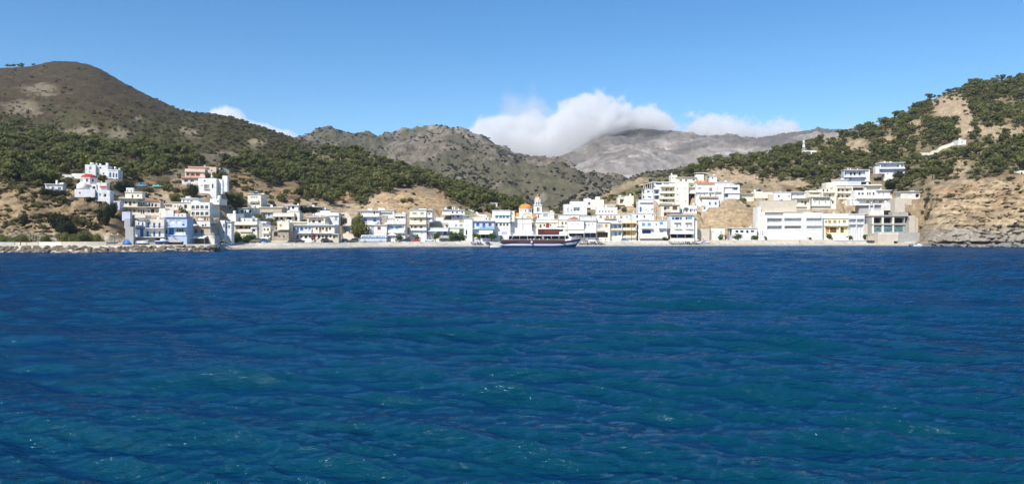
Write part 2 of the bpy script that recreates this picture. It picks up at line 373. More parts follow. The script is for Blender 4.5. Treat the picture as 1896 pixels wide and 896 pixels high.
# ------------------------------------------------ ground colours (soil, rock, sand, scrub, darker in the rock cracks)
def lerp3(a, b, t): return a + (b - a) * t[..., None]
def hill_colours():
    P_u, P_v = UV(TX, TY, TZ)
    w1 = fbm(TX, TY, 40, 5, 41); w2 = fbm(TX, TY, 12, 4, 43); w3 = fbm(TX, TY + TZ, 5, 4, 47)
    wu = P_u + 26 * w1 + 10 * w2; wv = P_v + 12 * w2 + 6 * w3
    brown = np.array((0.050, 0.034, 0.0195)); olive = np.array((0.060, 0.062, 0.026)); dry = np.array((0.265, 0.20, 0.125)); pale = np.array((0.40, 0.33, 0.235))
    gr = np.array((0.24, 0.215, 0.185))
    left = 1 - sstep(520, 700, P_u)
    soilL = lerp3(brown, np.array((0.078, 0.055, 0.031)), sstep(-.1, .5, w2)); soilL = lerp3(soilL, pale * .5, sstep(.36, .55, w1 * .5 + w2 * .6) * .6)
    soilL = lerp3(soilL, olive * .8, sstep(-.1, .25, w3 + .3 * w1) * .6)
    soilR = lerp3(dry, np.array((0.21, 0.155, 0.10)), sstep(-.1, .4, w2)); soilR = lerp3(soilR, pale, sstep(.25, .5, w1) * .7); soilR = lerp3(soilR, np.array((0.135, 0.115, 0.062)), sstep(-.05, .3, w3 + .6 * w2) * .6)
    C = lerp3(soilR, soilL, left * sstep(345, 300, P_v))
    # lower left slopes: buff earth among the pines
    buff = np.array((0.235, 0.17, 0.10)); lowl = left * sstep(300, 345, wv); C = lerp3(C, lerp3(buff, brown * 1.3, sstep(-.1, .4, w2)), lowl)
    scr = left * sstep(195, 240, wv + 40 * w1) * (1 - sstep(318, 345, wv)); C = lerp3(C, olive * 1.05, scr * .75 * sstep(-.35, .15, w2 + w3))
    # bare scars on the left hill
    for (a, b, ru, rv) in ((150,243,32,9),(40,200,40,14),(75,165,40,10),(350,243,16,10),(415,290,45,13),(575,286,22,6),(225,248,26,8),(250,222,18,5),(15,262,25,6),(480,265,20,12),(345,330,40,16),(395,325,40,14),(610,296,30,4)):
        d = ((wu - a) / ru) ** 2 + ((wv - b) / rv) ** 2; C = lerp3(C, pale * (1 + .4 * w3[..., None]) * .62, (1 - sstep(.1, 1.5, d + .9 * w3 + .5 * w2)) * .62)
    for (a, b, ru, rv) in ((130,360,0,0),):
        pass
    # reddish earth banks behind the village
    red = np.array((0.34, 0.20, 0.105))
    for (a, b, ru, rv, f) in ((638,372,14,24,.9),(605,350,8,30,.7),(745,372,50,22,.45),(815,372,14,22,.8),(540,350,60,18,.5),(420,340,45,18,.55),(745,338,12,12,.5),(870,372,16,12,.6)):
        d = ((wu - a) / ru) ** 2 + ((wv - b) / rv) ** 2; C = lerp3(C, red * (1 + .35 * w3[..., None]), (1 - sstep(.4, 1.4, d)) * f)
    # banks and headlands
    strata = fbm(TX * .15 + 3, TZ * 2.2 + TX * .12, 6, 4, 51)
    rockR = lerp3(np.array((0.39, 0.29, 0.175)), np.array((0.27, 0.20, 0.12)), sstep(-.1, .35, strata)); rockR = lerp3(rockR, np.array((0.33, 0.19, 0.10)), sstep(14, 24, TZ + 4 * w2) * sstep(.0, .3, strata + w2 * .5) * .8)
    rockR = lerp3(rockR, np.array((0.43, 0.355, 0.25)), sstep(.1, .4, w3) * .5); rockR = lerp3(rockR, np.array((0.17, 0.125, 0.075)), sstep(.08, .38, w2 + .5 * w3) * .75)
    rockR = lerp3(rockR, np.array((0.27, 0.235, 0.19)), (1 - sstep(5, 11, TZ + 5 * w2)) * sstep(1690, 1730, P_u))
    rockR = lerp3(rockR, np.array((0.07, 0.06, 0.05)), (1 - sstep(.5, 1.1, TZ + .8 * w3)) * .8)
    rockL = lerp3(np.array((0.27, 0.195, 0.11)), np.array((0.14, 0.105, 0.058)), sstep(-.1, .3, w2)); rockL = lerp3(rockL, np.array((0.30, 0.225, 0.135)), sstep(.05, .35, w3) * .6); rockL = lerp3(rockL, olive, sstep(.15, .4, w1 + w2 * .4) * .55)
    rockR = lerp3(rockR, np.array((0.13, 0.095, 0.06)), crk * .7); C = lerp3(C, rockR, np.clip(CLF * (P_u > 900) * 1.2, 0, 1)); rockL = lerp3(rockL, np.array((0.06, 0.046, 0.026)), crk * .7); C = lerp3(C, rockL, np.clip(CLF * (P_u < 900) * 1.2, 0, 1))
    C = lerp3(C, lerp3(np.array((0.42, 0.30, 0.17)), np.array((0.30, 0.21, 0.12)), sstep(-.15, .3, w3 + strata * .6)), np.clip(BANK * 1.1, 0, 1))
    # the strip along the shore: sand, shingle, concrete
    sand = lerp3(np.array((0.50, 0.46, 0.39)), np.array((0.40, 0.37, 0.315)), sstep(-.1, .4, w2))
    wet = lerp3(sand, np.array((0.27, 0.25, 0.22)), 1 - sstep(1.12, 1.5, TQ + .25 * w2))
    C = lerp3(C, wet, (TQ < 3.2) * 1.0)
    C = lerp3(C, lerp3(np.array((0.50, 0.455, 0.385)), np.array((0.38, 0.345, 0.285)), sstep(-.1, .35, w3)), sstep(3.0, 3.1, TQ) * (1 - sstep(4.0, 4.3, TQ)))
    vill = sstep(3.9, 4.3, TQ) * (1 - sstep(5.6, 6.0, TQ + .3 * w2)) * sstep(225, 245, P_u) * (1 - sstep(1660, 1700, P_u)) * (1 - BANK)
    C = lerp3(C, lerp3(np.array((0.40, 0.31, 0.20)), np.array((0.26, 0.19, 0.12)), sstep(-.1, .4, w3)), vill * .85)
    hl = np.maximum(1 - sstep(190, 215, P_u), sstep(1688, 1700, P_u)); C = lerp3(C, rockR, hl * sstep(1690, 1700, P_u) * (TQ < 4.2))
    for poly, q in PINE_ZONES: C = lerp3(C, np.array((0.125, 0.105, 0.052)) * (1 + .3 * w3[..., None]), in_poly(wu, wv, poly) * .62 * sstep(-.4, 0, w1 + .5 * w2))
    C = lerp3(C, olive * 1.5 * (1 + .3 * w3[..., None]), in_poly(wu, wv, [(990,398),(1060,383),(1120,372),(1170,350),(1190,338),(1230,318),(1310,304),(1310,326),(1245,346),(1190,362),(1120,392),(1060,404)]) * .7)
    # bare fans on the right hill
    for (a, b, ru, rv) in ((1755,200,28,22),(1785,215,18,45),(1850,245,60,14),(1590,272,26,12),(1645,262,18,10),(1700,232,14,10),(1780,312,16,22),(1545,258,14,8),(1360,330,60,10),(1460,340,40,9),(1335,318,40,6),(1300,330,30,8),(1690,262,20,6)):
        d = ((wu - a) / ru) ** 2 + ((wv - b) / rv) ** 2; C = lerp3(C, np.array((0.36, 0.27, 0.175)) * (1 + .2 * w3[..., None]), (1 - sstep(.5, 1.3, d)) * .85)
    w4 = fbm(TX, TY + 1.3 * TZ, 2.6, 4, 57, .6); C = C * (1 + ((.22 * w3 + .34 * w4) * (TQ > 4.05))[..., None])
    return np.clip(C, 0.012, 0.8)

def ground_mat(name, detail=(1.2, 5.0), bump=0.5, bdist=0.5, contrast=0.35, rough=0.95):
    m, nt, bs = nodes_mat(name); L = nt.links
    at = N(nt, 'ShaderNodeAttribute', attribute_name='soil'); geo = N(nt, 'ShaderNodeNewGeometry')
    n1 = N(nt, 'ShaderNodeTexNoise', Scale=detail[0], Detail=8.0, Roughness=0.7); L.new(geo.outputs['Position'], n1.inputs['Vector'])
    n2 = N(nt, 'ShaderNodeTexNoise', Scale=detail[1], Detail=6.0, Roughness=0.75); L.new(geo.outputs['Position'], n2.inputs['Vector'])
    f = math_n(nt, 'ADD', math_n(nt, 'MULTIPLY', n1.outputs[0], 0.6), math_n(nt, 'MULTIPLY', n2.outputs[0], 0.4))
    r = ramp(nt, [(0.36, (1 - contrast,) * 3), (0.62, (1 + contrast, 1 + contrast, 1 + contrast * .95))], f)
    out = mix(nt, 1.0, at.outputs['Color'], r.outputs[0], 'MULTIPLY')
    L.new(out, bs.inputs['Base Color']); bs.inputs['Roughness'].default_value = rough; bs.inputs['Specular IOR Level'].default_value = 0.12
    bp = N(nt, 'ShaderNodeBump', Strength=bump, Distance=bdist); L.new(f, bp.inputs['Height']); L.new(bp.outputs[0], bs.inputs['Normal'])
    return m
def make_hillside():
    cut_pads()
    v = np.stack([TX, TY, TZ], -1).reshape(-1, 3)
    o = np_mesh('hillside', v, grid_faces(*TX.shape), ground_mat('hill_soil', (0.5, 2.2), 0.7, 0.6, 0.42))
    tag(o, kind='structure'); set_col(o, 'soil', hill_colours().reshape(-1, 3)); return o

# ------------------------------------------------ mountains behind
def mountain(name, foot, ridge, D_f, v_f, du, nrow, amp, sc, colf, mat, seed, rs=6, back=1.25, pw=1.0):
    u = np.arange(ridge[0][0], ridge[-1][0] + du, du)
    rv = smooth_u(np.interp(u, [r[0] for r in ridge], [r[1] for r in ridge]), rs, du)
    rD = smooth_u(np.interp(u, [r[0] for r in ridge], [r[2] for r in ridge]), 30, du)
    fD = np.interp(u, [f[0] for f in foot], [f[1] for f in foot]); fv = np.interp(u, [f[0] for f in foot], [f[2] for f in foot])
    t = np.concatenate([np.linspace(0, 1, nrow), 1 + np.linspace(0, 1, 14)[1:]])[:, None]
    tt = np.minimum(t, 1)
    D = np.where(t <= 1, fD + (rD - fD) * tt, rD * (1 + (back - 1) * (t - 1)))
    zf, zr = PZ(fv, fD), PZ(rv, rD)
    z = np.where(t <= 1, zf + (zr - zf) * tt ** pw, zr + (zr * 0.45 - zr) * (t - 1))
    x = PX(u[None, :], D)
    a = amp * np.interp(t, [0, .12, .5, .9, 1.0, 1.2, 2], [.3, .8, 1, .7, .09, .6, 1])
    n = fbm(x, D, sc, 7, seed, 0.52, True) * .8 + fbm(x, D, sc * 1.7, 6, seed + 5) * .8 - .15
    z = z + a * n
    o = np_mesh(name, np.stack([x, D + 0 * x, z], -1).reshape(-1, 3), grid_faces(*x.shape), mat)
    tag(o, kind='structure'); set_col(o, 'soil', np.clip(colf(x, D + 0 * x, z, t + 0 * x), .01, .8).reshape(-1, 3)); return o, x, D + 0 * x, z
def mid_col(x, y, z, t):
    w = fbm(x, y, 90, 6, 61, .55); w2 = fbm(x, y + z, 30, 5, 63, .6); w3 = fbm(x, y, 220, 3, 67)
    s = lerp3(np.array((0.165, 0.138, 0.105)), np.array((0.235, 0.205, 0.165)), sstep(-.2, .4, w)); s = lerp3(s, np.array((0.085, 0.075, 0.05)), sstep(.0, .35, w2 + .4 * fbm(x, y, 11, 3, 69)) * .85)
    s = lerp3(s, np.array((0.085, 0.078, 0.050)), sstep(-.02, .12, w3 * .8 + w * .9) * (1 - .45 * sstep(.1, .4, w2)) * .92)
    return lerp3(s, np.array((0.10, 0.092, 0.055)), sstep(.45, .1, t) * sstep(-.1, .2, w + .5 * w2) * .7)
def low_col(x, y, z, t):
    w = fbm(x, y, 60, 6, 71, .55); w2 = fbm(x, y + z, 18, 5, 73, .6)
    s = lerp3(np.array((0.115, 0.10, 0.06)), np.array((0.21, 0.175, 0.115)), sstep(.1, .45, w)); return lerp3(s, np.array((0.058, 0.062, 0.034)), sstep(-.1, .3, w2) * .75)
def far_col(x, y, z, t):
    w = fbm(x, y, 260, 6, 81, .6); w2 = fbm(x + z, y * .4 + z * 2.2, 120, 6, 83, .6); w3 = fbm(x, y, 700, 4, 87)
    s = lerp3(np.array((0.235, 0.205, 0.18)), np.array((0.365, 0.325, 0.29)), sstep(-.1, .4, w2)); s = lerp3(s, np.array((0.135, 0.118, 0.10)), sstep(-.05, .3, w) * .85)  # rock tones greyed, distance haze painted into the colour
    return lerp3(s, np.array((0.085, 0.085, 0.085)), sstep(.0, .3, w3) * .7)
def make_mountains():
    R_b = [(200,268,1500),(350,266,1600),(500,262,1700),(545,258,1700),(585,250,1700),(620,249,1700),(640,254,1700),(660,257,1700),(690,259,1700),(715,257,1700),(740,253,1690),(770,251,1680),(800,248,1670),(840,246,1650),
           (858,248,1640),(875,256,1620),(900,270,1580),(925,282,1540),(950,292,1500),(975,301,1430),(1000,310,1350),(1015,313,1300),(1030,311,1260),(1045,313,1230),(1065,319,1200),(1090,330,1150),(1115,343,1100),(1150,360,1050),(1220,395,1000)]
    gm = ground_mat('mountain_scree', (0.10, 0.5), 0.8, 2.5, 0.38)
    B = mountain('mountain', [(200,800,400),(600,900,380),(900,760,398),(1220,640,402)], R_b, 0, 0, 2.0, 210, 56, 170, mid_col, gm, 3, rs=4)
    R_c = [(960,402,900),(1040,384,940),(1090,363,960),(1120,350,980),(1160,333,1000),(1200,321,1020),(1250,312,1040),(1300,303,1050),(1350,295,1050),(1400,288,1050),(1450,282,1040),(1550,276,1030),(1700,280,1000)]
    Cc = mountain('wooded_ridge', [(960,640,405),(1200,640,395),(1700,700,380)], R_c, 0, 0, 2.5, 90, 14, 120, low_col, ground_mat('ridge_scrub', (0.2, 1.0), 0.7, 1.5, 0.4), 13, rs=5)
    R_f = [(820,330,3450),(920,322,3450),(985,308,3450),(1010,298,3450),(1035,288,3450),(1060,280,3450),(1080,271,3665),(1100,262,3880),(1125,253,4150),(1150,245,4150),(1175,240,4150),(1200,239,4150),(1230,243,4150),(1260,251,4150),(1290,260,4150),
           (1320,268,4150),(1350,272,4150),(1380,271,4150),(1410,266,4150),(1440,255,4150),(1480,248,4150),(1520,243,4150),(1555,241,4150),(1620,240,4150),(1750,246,4150),(1900,255,4150)]
    Fm = mountain('far_mountain', [(820,2650,372),(1100,2600,352),(1400,2650,330),(1900,2700,330)], R_f, 0, 0, 2.0, 190, 120, 430, far_col, ground_mat('limestone', (0.03, 0.14), 0.9, 8.0, 0.34), 23, rs=4)
    return B, Cc, Fm
# ================================================================= SEA
def make_sea():
    m, nt, bs = nodes_mat('sea_water'); L = nt.links
    geo = N(nt, 'ShaderNodeNewGeometry')
    mp = N(nt, 'ShaderNodeMapping'); mp.inputs['Rotation'].default_value = (0, 0, -0.24); mp.inputs['Scale'].default_value = (0.46, 1.0, 1.0); L.new(geo.outputs['Position'], mp.inputs['Vector'])
    big = N(nt, 'ShaderNodeTexNoise', Scale=0.05, Detail=6.0, Roughness=0.62); L.new(mp.outputs[0], big.inputs['Vector'])
    c = ramp(nt, [(0.35, (0.0014, 0.0225, 0.069)), (0.65, (0.0026, 0.037, 0.104))], big.outputs[0])
    # water looks teal where one sees steeply into it, deep blue at a glance
    lw = N(nt, 'ShaderNodeLayerWeight', Blend=0.5); mr = N(nt, 'ShaderNodeMapRange'); L.new(lw.outputs['Facing'], mr.inputs[0]); mr.inputs[1].default_value = 0.60; mr.inputs[2].default_value = 0.90
    cc = mix(nt, mr.outputs[0], (0.0016, 0.039, 0.066), c.outputs[0])
    fa = N(nt, 'ShaderNodeAttribute', attribute_name='foam_glint'); nf = N(nt, 'ShaderNodeTexNoise', Scale=20.0, Detail=3.0, Roughness=0.7); L.new(geo.outputs['Position'], nf.inputs['Vector'])
    ff = ramp(nt, [(0.58, (0, 0, 0)), (0.70, (0.8, 0.8, 0.8))], math_n(nt, 'MULTIPLY', fa.outputs['Fac'], math_n(nt, 'ADD', nf.outputs[0], 0.08)))
    cc = mix(nt, ff.outputs[0], cc, (0.62, 0.66, 0.68)); nt.nodes.remove(bs)
    n1 = N(nt, 'ShaderNodeTexNoise', Scale=2.4, Detail=5.0, Roughness=0.6); L.new(mp.outputs[0], n1.inputs['Vector'])
    n2 = N(nt, 'ShaderNodeTexNoise', Scale=0.5, Detail=5.0, Roughness=0.62); L.new(mp.outputs[0], n2.inputs['Vector'])
    n3 = N(nt, 'ShaderNodeTexNoise', Scale=11.0, Detail=3.0, Roughness=0.6); L.new(mp.outputs[0], n3.inputs['Vector'])
    h = math_n(nt, 'ADD', math_n(nt, 'MULTIPLY', n1.outputs[0], 0.30), math_n(nt, 'ADD', math_n(nt, 'MULTIPLY', n2.outputs[0], 0.7), math_n(nt, 'MULTIPLY', n3.outputs[0], 0.055)))
    bp = N(nt, 'ShaderNodeBump', Strength=1.0, Distance=0.75); L.new(h, bp.inputs['Height']); 
    df = N(nt, 'ShaderNodeBsdfDiffuse'); L.new(cc, df.inputs[0]); L.new(bp.outputs[0], df.inputs['Normal'])
    gl = N(nt, 'ShaderNodeBsdfGlossy', Roughness=0.09); gl.inputs[0].default_value = (0.48, 0.72, 1.0, 1); L.new(bp.outputs[0], gl.inputs['Normal'])
    fr = N(nt, 'ShaderNodeFresnel', IOR=1.333); L.new(bp.outputs[0], fr.inputs['Normal']); ms = N(nt, 'ShaderNodeMixShader'); L.new(math_n(nt, 'MULTIPLY', math_n(nt, 'MULTIPLY', fr.outputs[0], 0.64), math_n(nt, 'SUBTRACT', 1.0, ff.outputs[0])), ms.inputs[0])
    L.new(df.outputs[0], ms.inputs[1]); L.new(gl.outputs[0], ms.inputs[2]); L.new(ms.outputs[0], nt.nodes['Material Output'].inputs[0])
    # wave spectrum summed on a grid that is fine near by and coarse far off
    ang = np.tan(np.radians(np.linspace(-54, 54, 900)))
    D = np.exp(np.linspace(math.log(4.5), math.log(480), 760))
    X = ang[None, :] * D[:, None]; Y = np.broadcast_to(D[:, None], X.shape).copy()
    Z = np.zeros_like(X); DX = np.zeros_like(X); DY = np.zeros_like(X)
    r = np.random.default_rng(5)
    sp = np.maximum(D[:, None] * (math.log(480 / 4.5) / 760), 0.0) * 1.0
    sx = D[:, None] * np.gradient(ang)[None, :]
    for i in range(84):
        lam = 0.42 * (1.062 ** i) if i < 62 else 4 + 14 * r.random()
        lam *= 0.9 + .2 * r.random()
        th = math.radians(-107) + r.normal() * (0.50 if lam < 1.2 else 0.27)
        k = 2 * PI / lam; kx, ky = k * math.cos(th), k * math.sin(th)
        A = 0.0125 * lam ** 0.75 * (0.5 + r.random()) * (1 if lam < 1.6 else (1.6 / lam) ** 0.62)
        fade = np.clip((lam / (2.2 * np.maximum(sp, sx)) - 1), 0, 1)
        mod = 0.72 + 0.5 * fbm(X, Y, lam * 5 + 3, 2, i)
        ph = kx * X + ky * Y + r.random() * 2 * PI
        a = A * fade * mod
        Z += a * np.cos(ph); q = 0.95
        DX -= q * a * math.cos(th) * np.sin(ph); DY -= q * a * math.sin(th) * np.sin(ph)
    gust = 0.72 + 0.62 * sstep(-.35, .4, fbm(X * .6, Y, 16, 4, 71)); Z *= gust; DX *= gust; DY *= gust
    for lam, th, A in ((6.5, -105, .085), (4.2, -122, .060), (9.5, -97, .085), (3.1, -86, .042), (2.2, -112, .030), (2.7, -132, .030)):
        k = 2 * PI / lam; t = math.radians(th); ph = k * (X * math.cos(t) + Y * math.sin(t)) + 3.0 * fbm(X, Y, lam * 2.5, 2, int(lam * 10)); a = A * np.clip(lam / (2.2 * np.maximum(sp, sx)) - 1, 0, 1) * (.5 + .9 * sstep(-.3, .4, fbm(X, Y, lam * 4, 2, int(lam * 7)))); Z += a * np.cos(ph)
    calm = 1 - 0.85 * sstep(215, 330, D)[:, None]
    V = np.stack([X + DX * calm, Y + DY * calm, Z * calm], -1).reshape(-1, 3); FC = grid_faces(*X.shape); nb = len(V)
    V = np.concatenate([V, np.array([(-2400, -55, -.75), (2400, -55, -.75), (2400, 470, -.75), (-2400, 470, -.75)])]); FC = np.concatenate([FC, np.array([[nb, nb + 1, nb + 2, nb + 3]])])
    o = np_mesh('sea', V, FC, m)
    # broken water and painted sun glints on the few steepest crests, a line of wash along the beach and behind the boat
    cst = sstep(1.6, 2.6, Z / (Z.std(axis=1, keepdims=True) + 1e-6)) * sstep(.08, .35, fbm(X, Y, 2.2, 3, 77)) * (1 - sstep(20, 32, D))[:, None] * .9
    u = U0 + F * X / Y; ds = np.interp(u, TU, Ds); wash = np.exp(-((Y - ds + .4) / 1.1) ** 2) * sstep(-.25, .3, fbm(X, Y, 9, 3, 79)) * (u > 412)
    wake = np.exp(-((Y - 334.2) / .9) ** 2) * sstep(875, 905, u) * (1 - sstep(925, 950, u)) * .95
    set_attr(o, 'foam_glint', np.concatenate([np.clip(np.maximum(np.maximum(cst, wash), wake), 0, 1).ravel(), np.zeros(4)]))
    tag(o, kind='structure')
    return o
# ================================================================= BUILDINGS
# every entry is measured in the pixels of an enlarged view of the photograph: origin and scale per view
VIEW = dict(z1=(0,290,4.717), z2=(200,290,4.717), z3=(400,330,5.975), z4=(620,330,5.975), z5=(840,330,5.975), z6=(1020,330,5.975), z7=(1160,310,5.27), z8=(1380,290,4.717), z9=(1600,280,4.48),
 A=(200,330,6.4), B=(320,340,6.89), C=(420,350,7.46), D=(520,370,8.96), E=(640,370,8.96), Fv=(740,370,8.96), G=(860,370,8.96), Hh=(940,350,8.96), I=(1020,370,8.96), J=(1110,350,7.47),
 K=(1180,310,9.95), L=(1270,310,9.95), M=(1200,380,9.96), Nn=(1400,340,6.89), O=(1500,290,8.145), P=(1520,370,8.96), R=(1100,140,2.382), px=(0,0,1.0))
HOUSES = []
class Facade:
    """a vertical plane that turns picture positions into metres along and up a facade"""
    def __init__(s, view, u, D, yaw):
        s.ox, s.oy, s.k = VIEW[view]; s.D = D; s.yaw = yaw; s.ax = PX(s.ox + u / s.k, D)
        s.c, s.s = math.cos(yaw), math.sin(yaw)
    def S(s, u, b=0.0):                     # along the facade, plane set back by b
        du = (s.ox + u / s.k - U0) / F
        # (du*y, y) = (ax,D) + b*(-sin,cos) + t*(cos,sin)
        px, py = s.ax - b * s.s, s.D + b * s.c
        t = (du * py - px) / (s.c - du * s.s)
        return t
    def Z(s, v, b=0.0): return PZ(s.oy + v / s.k, s.D + b * s.c)
def arch_fill(mb, s0, s1, z0, z1, y, mi):
    r = (s1 - s0) / 2; cx = (s0 + s1) / 2; h = min(r, (z1 - z0) * .6); zc = z1 - h
    n = 7
    for sg in (-1, 1):
        pts = [(cx + sg * r, y, z1)] + [(cx + sg * r * math.cos(t), y, zc + h * math.sin(t)) for t in [PI / 2 * i / n for i in range(n + 1)]]
        mb.face(pts if sg < 0 else pts[::-1], mi)
def wall_block(mb, s0, s1, z0, z1, b0, b1, holes, mi, zb):
    """box from z zb..z1 whose front has real openings; holes: (s0,s1,z0,z1,depth,arch,backmat)"""
    S = sorted({s0, s1, *[h[0] for h in holes], *[h[1] for h in holes]}); Zs = sorted({zb, z1, *[h[2] for h in holes], *[h[3] for h in holes]})
    for i in range(len(S) - 1):
        for j in range(len(Zs) - 1):
            cs, cz = (S[i] + S[i+1]) / 2, (Zs[j] + Zs[j+1]) / 2
            if any(h[0] < cs < h[1] and h[2] < cz < h[3] for h in holes): continue
            mb.face([(S[i], b0, Zs[j]), (S[i+1], b0, Zs[j]), (S[i+1], b0, Zs[j+1]), (S[i], b0, Zs[j+1])], mi)
    for (a0, a1, c0, c1, dp, arch, bm) in holes:
        y = b0 + dp
        mb.face([(a0, b0, c0), (a0, y, c0), (a0, y, c1), (a0, b0, c1)], mi); mb.face([(a1, y, c0), (a1, b0, c0), (a1, b0, c1), (a1, y, c1)], mi)
        mb.face([(a0, b0, c0), (a1, b0, c0), (a1, y, c0), (a0, y, c0)], mi); mb.face([(a0, y, c1), (a1, y, c1), (a1, b0, c1), (a0, b0, c1)], mi)
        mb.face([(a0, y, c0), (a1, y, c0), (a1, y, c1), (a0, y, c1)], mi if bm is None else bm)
        if arch: arch_fill(mb, a0, a1, c0, c1, b0, mi)
    mb.face([(s0, b1, zb), (s0, b0, zb), (s0, b0, z1), (s0, b1, z1)], mi); mb.face([(s1, b0, zb), (s1, b1, zb), (s1, b1, z1), (s1, b0, z1)], mi)
    mb.face([(s1, b1, zb), (s0, b1, zb), (s0, b1, z1), (s1, b1, z1)], mi)
    # flat roof sunk behind a low parapet
    p = min(0.22, (s1 - s0) * .1, (b1 - b0) * .1); zr = z1 - 0.35
    mb.face([(s0+p, b0+p, zr), (s1-p, b0+p, zr), (s1-p, b1-p, zr), (s0+p, b1-p, zr)], mi)
    for q in (((s0,b0),(s1,b0),(s1-p,b0+p),(s0+p,b0+p)), ((s1,b0),(s1,b1),(s1-p,b1-p),(s1-p,b0+p)), ((s1,b1),(s0,b1),(s0+p,b1-p),(s1-p,b1-p)), ((s0,b1),(s0,b0),(s0+p,b0+p),(s0+p,b1-p))):
        mb.face([(*q[0], z1), (*q[1], z1), (*q[2], z1), (*q[3], z1)], mi)
        mb.face([(*q[3], z1), (*q[2], z1), (*q[2], zr), (*q[3], zr)], mi)
def window_mesh(s0, s1, z0, z1, y, kind, door):
    mb = MB(); w = s1 - s0; f = min(0.09, w * .12)
    # casing, then the pane or shutter leaves set just behind it; a door has no bottom rail
    mb.box(s0, s0 + f, y - .07, y, z0, z1, 0); mb.box(s1 - f, s1, y - .07, y, z0, z1, 0); mb.box(s0 + f, s1 - f, y - .07, y, z1 - f, z1, 0)
    if not door: mb.box(s0 + f, s1 - f, y - .09, y, z0, z0 + f, 0)
    n = max(1, round(w / 0.75)) if kind in ('g', 't', 's', 'gr') else 2
    zb = z0 if door else z0 + f
    for i in range(n):
        a = s0 + f + (w - 2 * f) * i / n; b = s0 + f + (w - 2 * f) * (i + 1) / n
        mb.box(a + .015, b - .015, y - .035, y - .01, zb, z1 - f, 1)
        if kind in ('g', 's') and i: mb.box(a - .03, a + .03, y - .065, y - .04, zb, z1 - f, 0)
        if kind not in ('g', 's', 't', 'k'):
            for k in range(1, 4):
                zz = zb + (z1 - f - zb) * k / 4; mb.box(a + .06, b - .06, y - .045, y - .035, zz - .04, zz + .04, 1)
    return mb
SPEC_FR = {'b': 'b', 'bl': 'bl', 'n': 'n', 'br': 'br', 'y': 'y', 'm': 'm', 'r': 'r', 'k': 'k'}
